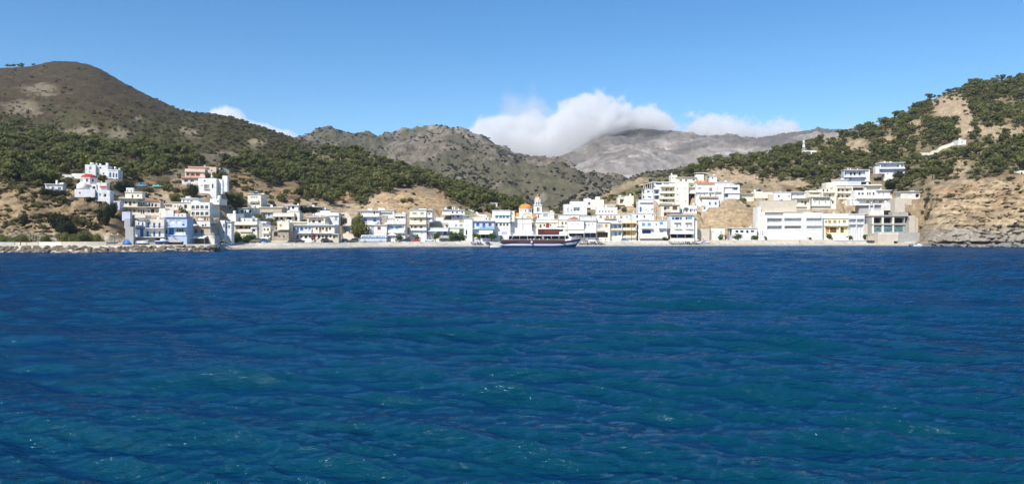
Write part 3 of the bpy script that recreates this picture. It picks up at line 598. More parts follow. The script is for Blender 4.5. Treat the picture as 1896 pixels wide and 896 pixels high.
def house(name, label, view, blocks, wins=(), loggia=(), slabs=(), rails=(), awn=(), D=None, yaw=0.0, depth=7.0, cat='house', group=None, vb=None, extra=None, trim='white', lo=3.0, pad=True):
    """blocks (u0,u1,vtop,vbottom,setback,mat[,depth]); wins (u0,u1,v0,v1,kind[,flags a=arch d=door]); loggia (u0,u1,v0,v1,depth[,flags]); slabs (u0,u1,v,thick m,projection,mat);
       rails (u0,u1,v0,v1,projection,'s' solid/'b' bars, mat); awn (u0,u1,v0,v1,projection,mat)"""
    ox, oy, k = VIEW[view]
    us = [b[0] for b in blocks] + [b[1] for b in blocks]; uc = (min(us) + max(us)) / 2
    vbase = max(b[3] for b in blocks) if vb is None else vb
    flat = isinstance(D, str)
    if flat: D = float(np.interp(ox + uc / k, TU, Ds)) + float(D[1:])
    elif D is None: D = ground_D(ox + uc / k, oy + vbase / k, lo)
    yw = math.radians(yaw); fa = Facade(view, uc, D, yw)
    zbase = gz(fa.ax, D) if flat else fa.Z(vbase)
    x0, y0 = fa.ax, D
    root = empty(name, (x0, y0, zbase), yw, label, cat, group)
    mats = []; 
    def mi(mm):
        mm = PL[mm] if isinstance(mm, str) else mm
        if mm not in mats: mats.append(mm)
        return mats.index(mm)
    wall = MB(); BL = []
    for b in blocks:
        u0, u1, vt, vbm, sb, mt = b[:6]; dp = b[6] if len(b) > 6 else depth
        BL.append(dict(s0=fa.S(u0, sb), s1=fa.S(u1, sb), z1=fa.Z(vt, sb) - zbase, z0=fa.Z(vbm, sb) - zbase, sb=sb, m=mi(mt), dp=dp, r=(u0, u1, vt, vbm), holes=[], vbm=vbm))
    def find(u0, u1, v0, v1):
        cu, cv = (u0 + u1) / 2, (v0 + v1) / 2
        c = [b for b in BL if b['r'][0] - 1 <= cu <= b['r'][1] + 1 and b['r'][2] - 1 <= cv <= b['r'][3] + 1]
        return min(c, key=lambda b: b['sb']) if c else min(BL, key=lambda b: abs((b['r'][0] + b['r'][1]) / 2 - cu) + abs((b['r'][2] + b['r'][3]) / 2 - cv))
    LG = []
    for l in loggia:
        u0, u1, v0, v1, dp = l[:5]; fl = l[5] if len(l) > 5 else ''
        b = find(u0, u1, v0, v1); sb = b['sb']
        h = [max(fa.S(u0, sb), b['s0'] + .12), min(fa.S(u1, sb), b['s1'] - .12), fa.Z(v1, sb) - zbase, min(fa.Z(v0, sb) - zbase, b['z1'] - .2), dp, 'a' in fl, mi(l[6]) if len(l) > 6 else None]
        if h[1] - h[0] < .2 or h[3] - h[2] < .2: continue
        b['holes'].append(h); LG.append((l, b, h))
    parts = []
    for w in wins:
        u0, u1, v0, v1, kd = w[:5]; fl = w[5] if len(w) > 5 else ''
        lg = [x for x in LG if x[0][0] <= (u0 + u1) / 2 <= x[0][1] and x[0][2] <= (v0 + v1) / 2 <= x[0][3]]
        b = lg[0][1] if lg else find(u0, u1, v0, v1); sb = b['sb']
        s0, s1, z0, z1 = fa.S(u0, sb), fa.S(u1, sb), fa.Z(v1, sb) - zbase, fa.Z(v0, sb) - zbase
        door = 'd' in fl or (z1 - z0) > 1.35 * (s1 - s0) and (z1 - z0) > 1.75
        if lg:
            y = sb + lg[0][2][4] - .01
            z0 = max(z0, lg[0][2][2] + .02); z1 = min(z1, lg[0][2][3] - .05)
        else:
            s0 = max(s0, b['s0'] + .1); s1 = min(s1, b['s1'] - .1); z1 = min(z1, b['z1'] - .15)
            if s1 - s0 < .15 or z1 - z0 < .15: continue
            ok = all(s1 <= h[0] + .01 or s0 >= h[1] - .01 or z1 <= h[2] + .01 or z0 >= h[3] - .01 for h in b['holes'])
            if ok:
                b['holes'].append([s0, s1, z0, z1, .22, 'a' in fl, None]); y = sb + .21
            else: y = sb - .01
        if s1 - s0 < .1 or z1 - z0 < .1: continue
        mb = window_mesh(s0 + .01, s1 - .01, z0 + .01, z1 - .01, y, kd, door)
        fr = WC[kd] if kd in SPEC_FR else WHITE_TRIM
        parts.append(('door' if door else 'window', mb, [fr, WC[kd]], kd))
    for b in BL:
        low = min(b['z0'] - 3.5, -6.5) if b['vbm'] >= vbase - 6 else b['z0'] - 0.4
        if flat and b['sb'] < 0.55 * b['dp'] and b['z0'] < 4.0: low = -3.5
        wall_block(wall, b['s0'], b['s1'], b['z0'], b['z1'], b['sb'], b['sb'] + b['dp'], b['holes'], b['m'], low)
    wall.build('wall', mats, root, fix=False)
    for nm, mb, mm, kd in parts: mb.build(nm, mm, root)
    def sb_at(u0, u1, v): return find(u0, u1, v, v)
    for sl in slabs:
        u0, u1, v, th, pr = sl[:5]; mt = sl[5] if len(sl) > 5 else trim
        b = sb_at(u0, u1, v + 3); sb = b['sb']; z = fa.Z(v, sb) - zbase; s0, s1 = fa.S(u0, sb), fa.S(u1, sb)
        mb = MB(); top = z >= b['z1'] - .5
        if top: mb.box(s0 - .15, s1 + .15, sb - pr, sb + b['dp'] + .15, z + .004, z + th, 0)
        else: mb.box(s0, s1, sb - pr, sb - .002, z - th, z, 0)
        mb.build('roof' if top else 'balcony', PL[mt], root)
    for r in rails:
        u0, u1, v0, v1, pr, kd = r[:6]; mt = r[6] if len(r) > 6 else 'white'
        b = sb_at(u0, u1, (v0 + v1) / 2); sb = b['sb']; z1, z0 = fa.Z(v0, sb) - zbase, fa.Z(v1, sb) - zbase; s0, s1 = fa.S(u0, sb), fa.S(u1, sb)
        y = sb - pr; mb = MB(); mm = PL[mt] if mt in PL else WC[mt]
        if kd == 's':
            mb.box(s0, s1, y, y + .12, z0, z1); 
            if pr > .3: mb.box(s0, s0 + .12, y + .12, sb - .003, z0, z1); mb.box(s1 - .12, s1, y + .12, sb - .003, z0, z1); mb.box(s0, s1, y + .003, sb - .003, z0 - .16, z0 - .003)
        else:
            n = max(2, int((s1 - s0) / .55))
            for i in range(n + 1):
                x = s0 + (s1 - s0) * i / n; mb.box(x - .03, x + .03, y, y + .06, z0, z1 - .05)
            mb.box(s0, s1, y - .01, y + .07, z1 - .05, z1 + .03); mb.box(s0, s1, y + .01, y + .05, (z0 + z1) / 2 - .03, (z0 + z1) / 2 + .03)
            if pr > .3: mb.box(s0, s1, y - .02, sb - .003, z0 - .18, z0 - .003)
        mb.build('railing', mm, root)
    for a in awn:
        u0, u1, v0, v1, pr, mt = a[:6]
        b = sb_at(u0, u1, v0 + 1); sb = b['sb']; z1, z0 = fa.Z(v0, sb) - zbase, fa.Z(v1, sb - pr) - zbase; s0, s1 = fa.S(u0, sb), fa.S(u1, sb)
        mb = MB(); mm = PL[mt] if mt in PL else mt
        mb.face([(s0, sb - .01, z1), (s1, sb - .01, z1), (s1, sb - pr, z0 + .3), (s0, sb - pr, z0 + .3)], 0)
        mb.face([(s0, sb - .01, z1 - .06), (s0, sb - pr, z0 + .24), (s1, sb - pr, z0 + .24), (s1, sb - .01, z1 - .06)], 0)
        mb.box(s0, s1, sb - pr - .03, sb - pr + .03, z0, z0 + .3, 0)
        n = max(2, int((s1 - s0) / 3.2))
        for i in range(n + 1):
            x = s0 + .08 + (s1 - s0 - .16) * i / n; mb.box(x - .05, x + .05, sb - pr + .06, sb - pr + .16, min(-.5, z0 - 2.2), z0 + .25, 1)
        mb.build('awning', [mm, METAL], root)
    if cat not in ('wall', 'church', 'bell tower', 'terrace', 'quay') and name not in ('hut', 'shed', 'chapel', 'outhouse', 'ruin', 'stone_house', 'garden_wall'):
        rr = random.Random(int(ox * 7 + uc * 13 + vbase)); tops = [b for b in BL if b['s1'] - b['s0'] > 3.5 and not any(c is not b and c['z1'] > b['z1'] + .5 and c['s0'] < b['s1'] and c['s1'] > b['s0'] for c in BL)]
        for b in tops:
            if rr.random() < .75:
                mb = MB(); x = rr.uniform(b['s0'] + .8, b['s1'] - .8); y = b['sb'] + rr.uniform(1.2, max(1.4, b['dp'] - 1.5)); h = rr.uniform(1.8, 3.4); mb.bar((x, y, b['z1'] - .4), (x, y, b['z1'] + h), .035, 0, 5)
                for q in range(3): mb.bar((x - .5 + .1 * q, y, b['z1'] + h - .15 - .22 * q), (x + .5 - .1 * q, y, b['z1'] + h - .15 - .22 * q), .02, 0, 4)
                mb.build('aerial', DARKMETAL, root)
            if rr.random() < .6:
                mb = MB(); x = rr.uniform(b['s0'] + 1.0, b['s1'] - 1.0); y = b['sb'] + rr.uniform(1.0, max(1.2, b['dp'] - 1.6)); z = b['z1'] - .2
                if rr.random() < .5: mb.lathe([(.55, 0), (.6, .1), (.6, 1.0), (.35, 1.15), (.1, 1.2)], 12, (x, y, z + .35)); mb.box(x - .5, x + .5, y - .5, y + .5, z - .2, z + .349)
                else: mb.bar((x - .75, y, z + .75), (x + .75, y, z + .75), .38, 0, 12); mb.box(x - .55, x - .4, y - .3, y + .3, z - .2, z + .45); mb.box(x + .4, x + .55, y - .3, y + .3, z - .2, z + .45)
                mb.build('roof_tank', rr.choice([WHITE_TRIM, METAL, PL['warm']]), root)
            if rr.random() < .35:
                mb = MB(); x = rr.uniform(b['s0'] + .6, b['s1'] - .6); y = b['sb'] + b['dp'] * .6; mb.box(x - .3, x + .3, y - .3, y + .3, b['z1'] - .4, b['z1'] + .9); mb.box(x - .38, x + .38, y - .38, y + .38, b['z1'] + .9, b['z1'] + 1.02); mb.build('chimney', PL['white'], root)
    if extra: extra(root, fa, zbase)
    if pad:
        s0 = min(b['s0'] for b in BL); s1 = max(b['s1'] for b in BL); b1 = max(b['sb'] + b['dp'] for b in BL); b0 = min(b['sb'] for b in BL)
        cs, cb = (s0 + s1) / 2, (b0 + b1) / 2
        PADS.append((x0 + cs * fa.c - cb * fa.s, y0 + cs * fa.s + cb * fa.c, (s1 - s0) / 2 + .6, (b1 - b0) / 2 + 1.2, yw, zbase + .05))
    root['kind'] = 'thing'
    HOUSES.append((root, view, blocks)); return root

def row(u0, u1, n, w, v0, v1, kd, fl=''):
    """n equal openings between u0 and u1"""
    return [(u0 + (u1 - u0 - w) * i / max(1, n - 1), u0 + (u1 - u0 - w) * i / max(1, n - 1) + w, v0, v1, kd, fl) for i in range(n)]
# extras -------------------------------------------------------------------------------------------------------------
def gable(u0, u1, vb, vt, sb, mt, dp=5.0, name='roof'):
    def f(root, fa, zb):
        mb = MB(); s0, s1 = fa.S(u0, sb), fa.S(u1, sb); z0, z1 = fa.Z(vb, sb) - zb + .004, fa.Z(vt, sb) - zb
        mb.prism([(s0, z0), (s1, z0), ((s0 + s1) / 2, z1)], sb - .15, sb + dp); mb.build(name, PL[mt], root)
    return f
def lean(u0, u1, vb, vt, sb, pr, mt, name='roof'):
    """tiled lean-to edge: eaves at vb, rising back to vt"""
    def f(root, fa, zb):
        mb = MB(); s0, s1 = fa.S(u0, sb), fa.S(u1, sb); z0, z1 = fa.Z(vb, sb) - zb, fa.Z(vt, sb) - zb
        mb.prism([(sb - pr, z0), (sb + 2.2, z1), (sb + 2.2, z1 - .15), (sb - pr, z0 - .15)], s0, s1, axis='x')
        n = max(3, int((s1 - s0) / .5))
        for i in range(n):
            x = s0 + (s1 - s0) * (i + .5) / n; mb.bar((x, sb - pr, z0 + .03), (x, sb + 2.1, z1 + .03), .08, n=6)
        mb.build(name, PL[mt], root)
    return f
def heater(u, v, sb=2.0):
    def f(root, fa, zb):
        s = fa.S(u, sb); z = fa.Z(v, sb) - zb; mb = MB()
        mb.face([(s - .9, sb - .7, z), (s + .9, sb - .7, z), (s + .9, sb + .5, z + 1.1), (s - .9, sb + .5, z + 1.1)], 0); mb.face([(s - .9, sb - .65, z - .05), (s - .9, sb + .55, z + 1.05), (s + .9, sb + .55, z + 1.05), (s + .9, sb - .65, z - .05)], 0)
        mb.bar((s - 1.0, sb + .75, z + 1.2), (s + 1.0, sb + .75, z + 1.2), .28, 1, 10)
        for x in (-.8, .8): mb.box(s + x - .04, s + x + .04, sb + .5, sb + .6, z - .6, z + 1.1, 1)
        mb.build('solar_heater', [WC['g'], METAL], root)
    return f
def many(*fs):
    def f(root, fa, zb):
        for g in fs: g(root, fa, zb)
    return f
def posts(us, v0, v1, sb, w=.16, mt='white', name='post'):
    def f(root, fa, zb):
        for u in us:
            s = fa.S(u, sb); mb = MB(); mb.box(s - w/2, s + w/2, sb, sb + w, fa.Z(v1, sb) - zb, fa.Z(v0, sb) - zb); mb.build(name, PL[mt], root)
    return f
def plate(u0, u1, v0, v1, sb, dp, mt, name):
    def f(root, fa, zb):
        mb = MB(); mb.box(fa.S(u0, sb), fa.S(u1, sb), sb, sb + dp, fa.Z(v1, sb) - zb, fa.Z(v0, sb) - zb); mb.build(name, PL[mt] if mt in PL else WC[mt], root)
    return f
def dome(u0, u1, vb, vt, sb, mt, cross=None, name='dome'):
    def f(root, fa, zb):
        s0, s1 = fa.S(u0, sb), fa.S(u1, sb); r = (s1 - s0) / 2; z0, z1 = fa.Z(vb, sb) - zb, fa.Z(vt, sb) - zb; mb = MB()
        mb.lathe([(r * math.cos(t), (z1 - z0) * math.sin(t)) for t in [PI / 2 * i / 8 * .98 for i in range(9)]], 24, ((s0 + s1) / 2, sb, z0))
        d = mb.build(name, PL[mt], root)
        if cross:
            cb = MB(); zc = fa.Z(cross, sb) - zb; c = (s0 + s1) / 2; h = zc - z1
            cb.box(c - .07, c + .07, sb - .07, sb + .07, z1 - .1, zc); cb.box(c - h * .3, c + h * .3, sb - .05, sb + .05, z1 + h * .55, z1 + h * .55 + .14); cb.build('cross', WHITE_TRIM, d)
    return f
def drum(u0, u1, vb, vt, sb, mt, n=8, ry=1.0, name='drum', wins=0, wk='k'):
    def f(root, fa, zb):
        s0, s1 = fa.S(u0, sb), fa.S(u1, sb); r = (s1 - s0) / 2; z0, z1 = fa.Z(vb, sb) - zb, fa.Z(vt, sb) - zb; mb = MB()
        rr = r / math.cos(PI / n); c = ((s0 + s1) / 2, sb, 0)
        mb.lathe([(rr, z0 - .5), (rr, z1)], n, c, smooth=False, a0=PI / n); mb.lathe([(rr * 1.06, z1 - .2), (rr * 1.06, z1 + .12)], n, c, smooth=False, a0=PI / n)
        d = mb.build(name, PL[mt], root)
        for i in range(wins):
            t = -PI / 2 + (i - (wins - 1) / 2) * 2 * PI / n; w = MB(); h = (z1 - z0)
            w.box(-.22, .22, -.06, 0, z0 + h * .28, z0 + h * .75)
            o = w.build('window', WC[wk], d); o.location = (c[0] + (r + .01) * math.cos(t), c[1] + (r + .01) * math.sin(t), 0); o.rotation_euler = (0, 0, t + PI / 2)
    return f
# ================================================================= THE VILLAGE, left to right
def village():
    H = house
    # ---------- left bank
    H('villa', 'white cubic villa with blue doors above the red-roofed chapel', 'z1', [(742,835,72,178,0,'white'),(835,942,76,178,1.2,'white'),(942,1032,112,188,0.4,'white')],
      [(781,788,88,116,'k'),(791,798,88,116,'k'),(781,788,130,142,'k'),(866,886,92,108,'g'),(846,859,140,158,'g'),(898,912,140,158,'g'),(955,972,140,180,'b','d'),(985,999,142,180,'b','d'),(1010,1025,145,180,'b','d'),(938,941,90,124,'g')],
      rails=[(942,1034,112,124,.1,'s')], extra=many(plate(835,845,58,76,2.5,1.2,'white','chimney'), plate(866,880,62,76,3.0,1.0,'white','chimney')), yaw=12)
    H('garden_wall', 'long whitewashed garden wall and shed beside the cubic villa', 'z1', [(545,625,160,190,0,'white',.5),(625,745,148,190,1.0,'white',3)], cat='wall', yaw=5)
    H('terrace_wall', 'grey stone terrace wall below the white cubic villa', 'z1', [(918,1030,205,262,0,'stone',1.5)], cat='wall', yaw=10)
    H('chapel', 'white chapel with red roofs and round drum on the left cliff', 'z1', [(652,828,286,346,0,'white',5),(828,960,292,388,0.8,'white',5),(668,842,240,300,3.2,'white',4),(842,932,228,300,3.6,'white',4)],
      [(690,704,310,330,'g'),(740,746,200,216,'k'),(838,850,318,352,'bl'),(868,880,320,345,'g'),(905,930,325,352,'g'),(806,836,258,286,'g','a')],
      extra=many(drum(710,842,236,190,6.0,'white',8,wins=3), dome(706,846,190,154,6.0,'red'), dome(668,770,286,222,2.6,'white',name='vault'), dome(676,752,272,250,2.2,'red',name='apse_roof'), lean(738,792,252,226,3.0,.2,'red','side_roof'), lean(868,930,262,242,3.2,.2,'red','side_roof'), plate(884,888,214,242,5,.3,'white','chimney')), yaw=14, depth=6)
    H('cottage', 'small white cottage with tall chimney beside dark bush on the cliff', 'z1', [(425,546,246,300,0,'white'),(395,432,240,292,1.5,'lilac')], [(452,476,264,288,'bl'),(508,533,268,296,'bl')],
      slabs=[(392,548,244,.2,.4)], extra=plate(485,500,206,246,2.5,1.0,'white','chimney'), yaw=16, depth=5)
    H('hut', 'tiny pale hut among pines high above the left cliff', 'z1', [(398,440,90,104,0,'lilac',3)], extra=gable(394,444,92,84,0,'grey',3))
    H('shed', 'flat white shed behind the chapel beside the cream house', 'z1', [(940,990,306,335,0,'white',4)], slabs=[(936,992,306,.2,.3)], yaw=10)
    H('annex', 'bluish white annex against the left end of the cream house', 'z1', [(988,1046,388,462,0,'lilac',5)], [(1000,1010,400,425,'g')], yaw=14)
    H('apartment_house', 'cream three-storey house with brown shutters and white stair tower', 'A', [(150,605,340,438,0.6,'cream',8),(140,352,243,345,0,'cream',8),(352,620,262,345,.8,'cream',8),(203,405,170,250,2.0,'pale',6),(215,300,116,180,4.0,'white',3)],
      [(280,302,198,240,'br','d'),(345,365,198,222,'br'),(160,187,280,327,'br','d'),(200,225,280,305,'br'),(250,277,278,327,'br','d'),(300,323,278,304,'br'),(354,376,280,312,'br'),(386,399,285,328,'k','d'),(415,430,285,312,'br'),(475,505,290,338,'g'),(512,541,295,338,'g'),(555,581,300,342,'br'),
       (165,190,375,392,'br'),(208,230,370,392,'br'),(255,277,370,392,'br'),(300,323,370,403,'br'),(357,372,370,405,'br'),(388,402,375,428,'br','d'),(415,430,375,428,'k','d'),(468,495,380,408,'g'),(510,545,365,410,'k'),(570,588,385,408,'g'),(228,238,140,178,'g','d'),(268,282,140,165,'g')],
      slabs=[(136,408,245,.25,1.0,'cream'),(138,622,345,.22,1.1,'cream'),(203,407,170,.2,.3,'cream')], rails=[(136,200,225,243,0.8,'b','pale'),(352,470,312,334,1.0,'b','k'),(470,622,318,345,1.05,'b','k'),(352,622,424,438,.6,'s','cream')],
      extra=many(lean(440,604,266,248,1.0,.6,'tile')), yaw=16)
    H('retaining_wall', 'bare grey concrete retaining wall stepping down the cliff edge', 'A', [(165,262,398,488,1.5,'lilac',3),(192,262,480,580,0.8,'grey',3),(205,300,575,700,0,'grey',3)], D='f11', cat='wall', yaw=14)
    H('house', 'white two-storey house with navy blue doors on grey boat garage', 'A', [(440,665,486,706,0.5,'warm',8),(322,442,500,706,0,'white',8),(300,668,700,790,-2.2,'concrete',9)],
      [(466,492,525,588,'b','d'),(536,560,528,588,'b','d'),(599,622,528,588,'b','d'),(457,482,628,694,'b','d'),(536,560,630,692,'b','d'),(600,622,630,690,'b','d'),(355,372,527,552,'b'),(402,420,525,560,'b'),(380,420,605,696,'b','d')],
      loggia=[(560,655,712,782,2.5,'',WC['k'])], slabs=[(438,668,588,.2,1.1),(330,442,472,.9,.8),(300,668,700,.2,1.0),(322,442,598,.2,.9)], rails=[(440,668,570,588,1.0,'b','k'),(440,668,686,702,1.6,'b','k'),(322,440,580,598,.9,'b','k')], D='f17', yaw=14)
    H('house', 'sky blue two-storey house with white balcony rail by the slipway', 'z2', [(490,690,532,690,0,'blue',8),(520,688,690,765,-1.6,'blue',9)],
      [(540,580,556,588,'w'),(600,638,556,588,'w'),(593,663,626,662,'g'),(533,576,626,688,'b','d'),(495,518,640,672,'n'),(648,668,588,602,'n')], slabs=[(488,684,530,.3,.5,'lilac'),(490,692,613,.22,1.5,'paleblue'),(490,690,690,.2,.2,'paleblue')],
      rails=[(505,652,585,612,1.4,'b','w'),(600,690,660,690,1.7,'s','white')], D='f18', yaw=8)
    H('cafe', 'tan brown-shuttered taverna above a white terrace canopy', 'z2', [(690,895,614,692,3.0,'tan',7),(690,930,690,765,0.5,'warm',5)], [(700,726,636,668,'br'),(757,780,636,668,'br'),(810,839,636,670,'br')],
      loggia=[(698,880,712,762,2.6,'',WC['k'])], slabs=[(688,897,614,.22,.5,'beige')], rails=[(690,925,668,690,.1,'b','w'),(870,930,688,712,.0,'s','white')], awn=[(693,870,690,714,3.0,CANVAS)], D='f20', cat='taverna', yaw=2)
    H('house', 'long white house with arched lunettes behind the tan taverna', 'z2', [(702,890,560,640,0,'white',6)], [(725,798,596,612,'tan' if False else 'k','a'),(820,838,592,612,'k','a'),(845,858,590,608,'g')], slabs=[(700,892,560,.15,.2)], vb=640, D=282, yaw=0)
    H('house', 'white two-storey cube beside the tall pole and green hedge', 'z2', [(888,1020,556,690,0,'white',4),(1020,1078,572,690,1.0,'white',3)], [(910,931,590,616,'w'),(975,992,590,616,'w'),(1006,1018,588,622,'g'),(1003,1018,652,668,'g'),(1030,1040,600,625,'g'),(1050,1064,600,625,'b')],
      slabs=[(1020,1080,572,.2,.4)], D='f30', yaw=0)
    H('apartment_house', 'white house with two rows of arched windows and grey flank', 'z2', [(722,888,400,530,0,'white',10),(890,972,368,410,3,'white',8),(735,800,392,404,4,'white',3)],
      [(728,758,425,458,'g','a'),(766,798,425,458,'g','a'),(806,836,425,458,'g','a'),(847,877,425,458,'g','a'),(728,758,481,514,'g','a'),(766,798,481,514,'g','a'),(806,836,481,514,'g','a'),(847,877,481,514,'g','a'),(955,966,385,397,'k')],
      rails=[(724,888,456,464,.15,'s'),(724,888,512,519,.15,'s')], yaw=0)
    H('house', 'small peach house squeezed below the arched white house', 'z2', [(786,884,520,566,0,'peach',4)], [(815,831,535,556,'br'),(839,856,535,562,'br'),(862,877,537,556,'br')], slabs=[(782,886,520,.2,.5,'warm')], rails=[(720,886,556,566,.5,'s')], yaw=0, D=285, vb=566)
    H('house', 'long low white house with shaded openings left of the arched house', 'z2', [(500,562,418,470,1.5,'warm',6),(560,722,400,470,0,'warm',7),(640,790,368,406,2.5,'white',5)],
      [(580,591,425,442,'g'),(605,613,425,448,'g','d'),(627,639,425,440,'g'),(665,690,420,452,'k','d'),(655,667,376,400,'g'),(690,706,376,402,'gr'),(715,741,376,402,'gr')], slabs=[(498,562,416,.18,.8),(560,724,402,.16,.3),(638,792,367,.18,.6)], yaw=5)
    H('house', 'low cream house with a strip of orange tiles behind the blue house', 'z2', [(446,500,452,532,1.0,'pale',5),(496,572,468,532,0,'white',5),(565,682,494,532,.4,'white',5)], [(610,622,508,520,'g'),(640,655,508,520,'g')], extra=lean(505,622,490,466,.6,.3,'tile'), D=270, vb=532, yaw=8)
    H('villa', 'pink terraced villa with loggias high on the left slope', 'z2', [(645,845,188,252,0,'warm',7),(672,848,108,192,1.2,'pink',7),(700,945,90,160,3.2,'pink',7)],
      [(665,698,198,226,'g'),(722,750,200,224,'g'),(800,825,200,225,'g'),(765,790,98,120,'w'),(728,745,100,112,'w'),(860,872,118,140,'g'),(900,912,115,130,'g')],
      loggia=[(684,712,140,170,1.6),(722,758,140,170,1.6),(765,802,140,170,1.6)], slabs=[(672,848,132,.2,.6,'pink'),(645,845,188,.2,.8,'pink')], rails=[(672,802,118,132,.5,'b','w'),(648,785,234,250,.3,'b','w')],
      extra=many(lean(700,880,98,84,3.2,.5,'tile'), lean(640,792,190,172,0,.6,'tile'), plate(836,850,76,92,5,1.0,'pink','chimney')), yaw=10)
    H('house', 'white two-storey cube with sloping side wall below the pink villa', 'z2', [(788,946,190,326,0,'white',6),(946,1000,200,318,2.0,'white',3),(998,1042,168,300,2.5,'white',2)], [(838,852,205,222,'g'),(908,921,240,276,'k','d'),(816,824,245,262,'g')], loggia=[(838,884,244,280,1.4)], slabs=[(838,886,281,.18,.6)], yaw=0)
    # ---------- left centre
    H('house', 'cream tower house of three storeys with solar heater on top', 'C', [(288,470,76,256,0,'pale',9)], row(330,426,3,28,104,131,'gr') + row(314,441,3,26,193,218,'gr'), loggia=[(328,440,150,182,1.3)], slabs=[(284,474,76,.2,.4),(322,446,182,.2,.9,'pale')], rails=[(325,442,150,168,.85,'s','pale')], extra=heater(400,74,3), yaw=-2)
    H('house', 'white house with three dark windows below the cream tower house', 'C', [(160,378,264,410,0,'white',7)], [(190,222,292,330,'g'),(246,270,292,330,'g'),(308,338,290,328,'g')], slabs=[(152,382,266,.22,.6)], rails=[(165,378,380,402,.3,'s')], yaw=-3)
    H('storehouse', 'blank white cube with bluish side wall right of the white house', 'C', [(0,126,340,446,0,'white',8)], [], yaw=-6)
    H('house', 'white terrace house with dark narrow windows above cream house', 'C', [(180,428,402,480,0,'white',5)], [(240,256,414,446,'k'),(299,308,424,442,'g'),(354,370,411,450,'k','d'),(374,388,411,450,'k','d')], rails=[(180,300,446,462,.3,'b','w')], D=341, vb=480, yaw=0)
    H('house', 'cream house with maroon windows behind the green clipped hedge', 'C', [(108,420,450,640,0,'cream',7),(40,112,468,560,1.2,'beige',5)], [(163,201,512,547,'m'),(239,268,514,552,'m'),(288,315,514,552,'m'),(355,392,552,590,'g'),(88,108,508,552,'gr','d')],
      loggia=[(120,330,492,556,1.5)], slabs=[(104,412,486,.35,.9,'cream')], rails=[(184,352,552,590,.5,'s','cream'),(330,420,530,550,.3,'s','white')], D='f30', yaw=0)
    H('house', 'long tan flat-roofed house with pale blue windows under its roof', 'C', [(478,632,318,410,0,'lilac',6),(440,760,256,322,.6,'tan',7)], [(499,531,338,377,'bl'),(567,598,342,377,'bl')], slabs=[(440,775,258,.3,.5),(470,640,322,.2,.9,'beige')], D=366, vb=410, yaw=0)
    H('house', 'narrow white house with four small dark windows by the grey wall', 'C', [(490,602,508,664,0,'warm',5)], [(511,530,544,573,'br'),(555,581,544,573,'br'),(508,530,638,662,'br'),(555,581,638,662,'br')], slabs=[(488,604,508,.2,.3),(500,594,608,.2,.8)], rails=[(502,592,584,606,.75,'s','warm'),(490,600,668,684,2.5,'s')], D='f25', yaw=0)
    H('retaining_wall', 'tall grey retaining wall left of the narrow white house', 'C', [(440,492,470,690,0,'grey',5),(440,545,445,520,3.0,'lilac',4)], D='f27', cat='wall', yaw=-8)
    H('house', 'grey and white house with deep dark loggias above the stone house', 'z3', [(630,865,384,490,0,'warm',7),(860,925,380,490,1.6,'warm',6)], [(650,680,432,462,'k'),(702,730,432,478,'k','d'),(780,822,432,478,'k','d'),(868,896,430,460,'k')], loggia=[(644,768,420,480,1.3),(774,862,420,480,1.3)],
      slabs=[(626,866,418,.3,.4,'warm')], rails=[(630,920,476,490,.4,'s'),(776,840,462,480,.3,'s')], D=357, vb=490, yaw=0)
    H('house', 'cream block with one orange window on the stone house terrace', 'z3', [(678,806,490,585,0,'cream',6)], [(705,728,510,537,'y')], slabs=[(676,808,570,.25,.5,'cream')], D='f27', vb=585)
    H('stone_house', 'old rubble stone house with dark patches behind the beach road', 'z3', [(616,802,582,705,0,'stone',6)], [(694,706,634,650,'k'),(745,759,632,656,'k'),(640,682,592,642,'k')], slabs=[(680,806,572,.3,.8,'beige')], rails=[(616,802,690,704,1.5,'s','beige')], D='f24')
    H('terrace_wall', 'long rubble terrace wall right of the orange-windowed block', 'z3', [(806,1006,486,520,0,'stone',1.5)], rails=[(806,1006,480,490,.05,'s','cream')], D=350, vb=520, cat='wall')
    H('house', 'small white flat-roofed pavilion above the deep loggias', 'z3', [(775,908,300,372,0,'white',6),(740,920,362,384,-1.0,'white',7)], [(797,816,314,354,'k','d'),(840,866,312,341,'k')], slabs=[(765,922,302,.22,.7),(738,925,364,.2,.3)], D=373, vb=384)
    H('house', 'white flat-roofed house among shrubs at the foot of the red bank', 'z3', [(985,1165,322,385,0,'lilac',6),(1070,1168,350,385,-1.0,'white',3)], [(1100,1121,335,356,'g'),(1034,1062,338,357,'k'),(1150,1160,340,360,'k')], slabs=[(970,1170,320,.22,.8)], extra=plate(1062,1088,295,320,3,1.2,'white','chimney'), D=378, vb=385)
    H('house', 'cream house with two navy windows behind the long blue and brown house', 'z3', [(1010,1212,428,525,0,'cream',6)], [(1057,1086,465,493,'n'),(1124,1154,465,493,'n')], loggia=[(1025,1190,446,494,1.0)], slabs=[(1005,1215,430,.25,.5,'cream')], rails=[(1010,1250,494,508,.4,'b','w')], D=346, vb=525)
    H('house', 'white block with stepped white roofs and one grey window', 'z3', [(1205,1358,414,525,0,'white',7),(1092,1355,384,420,1.5,'white',6),(1150,1265,360,390,3.0,'white',4)], [(1221,1250,447,470,'g'),(1318,1345,420,470,'s')], slabs=[(1090,1360,416,.35,.4)], extra=lean(1100,1212,430,416,.6,.2,'tile'), D=352, vb=525)
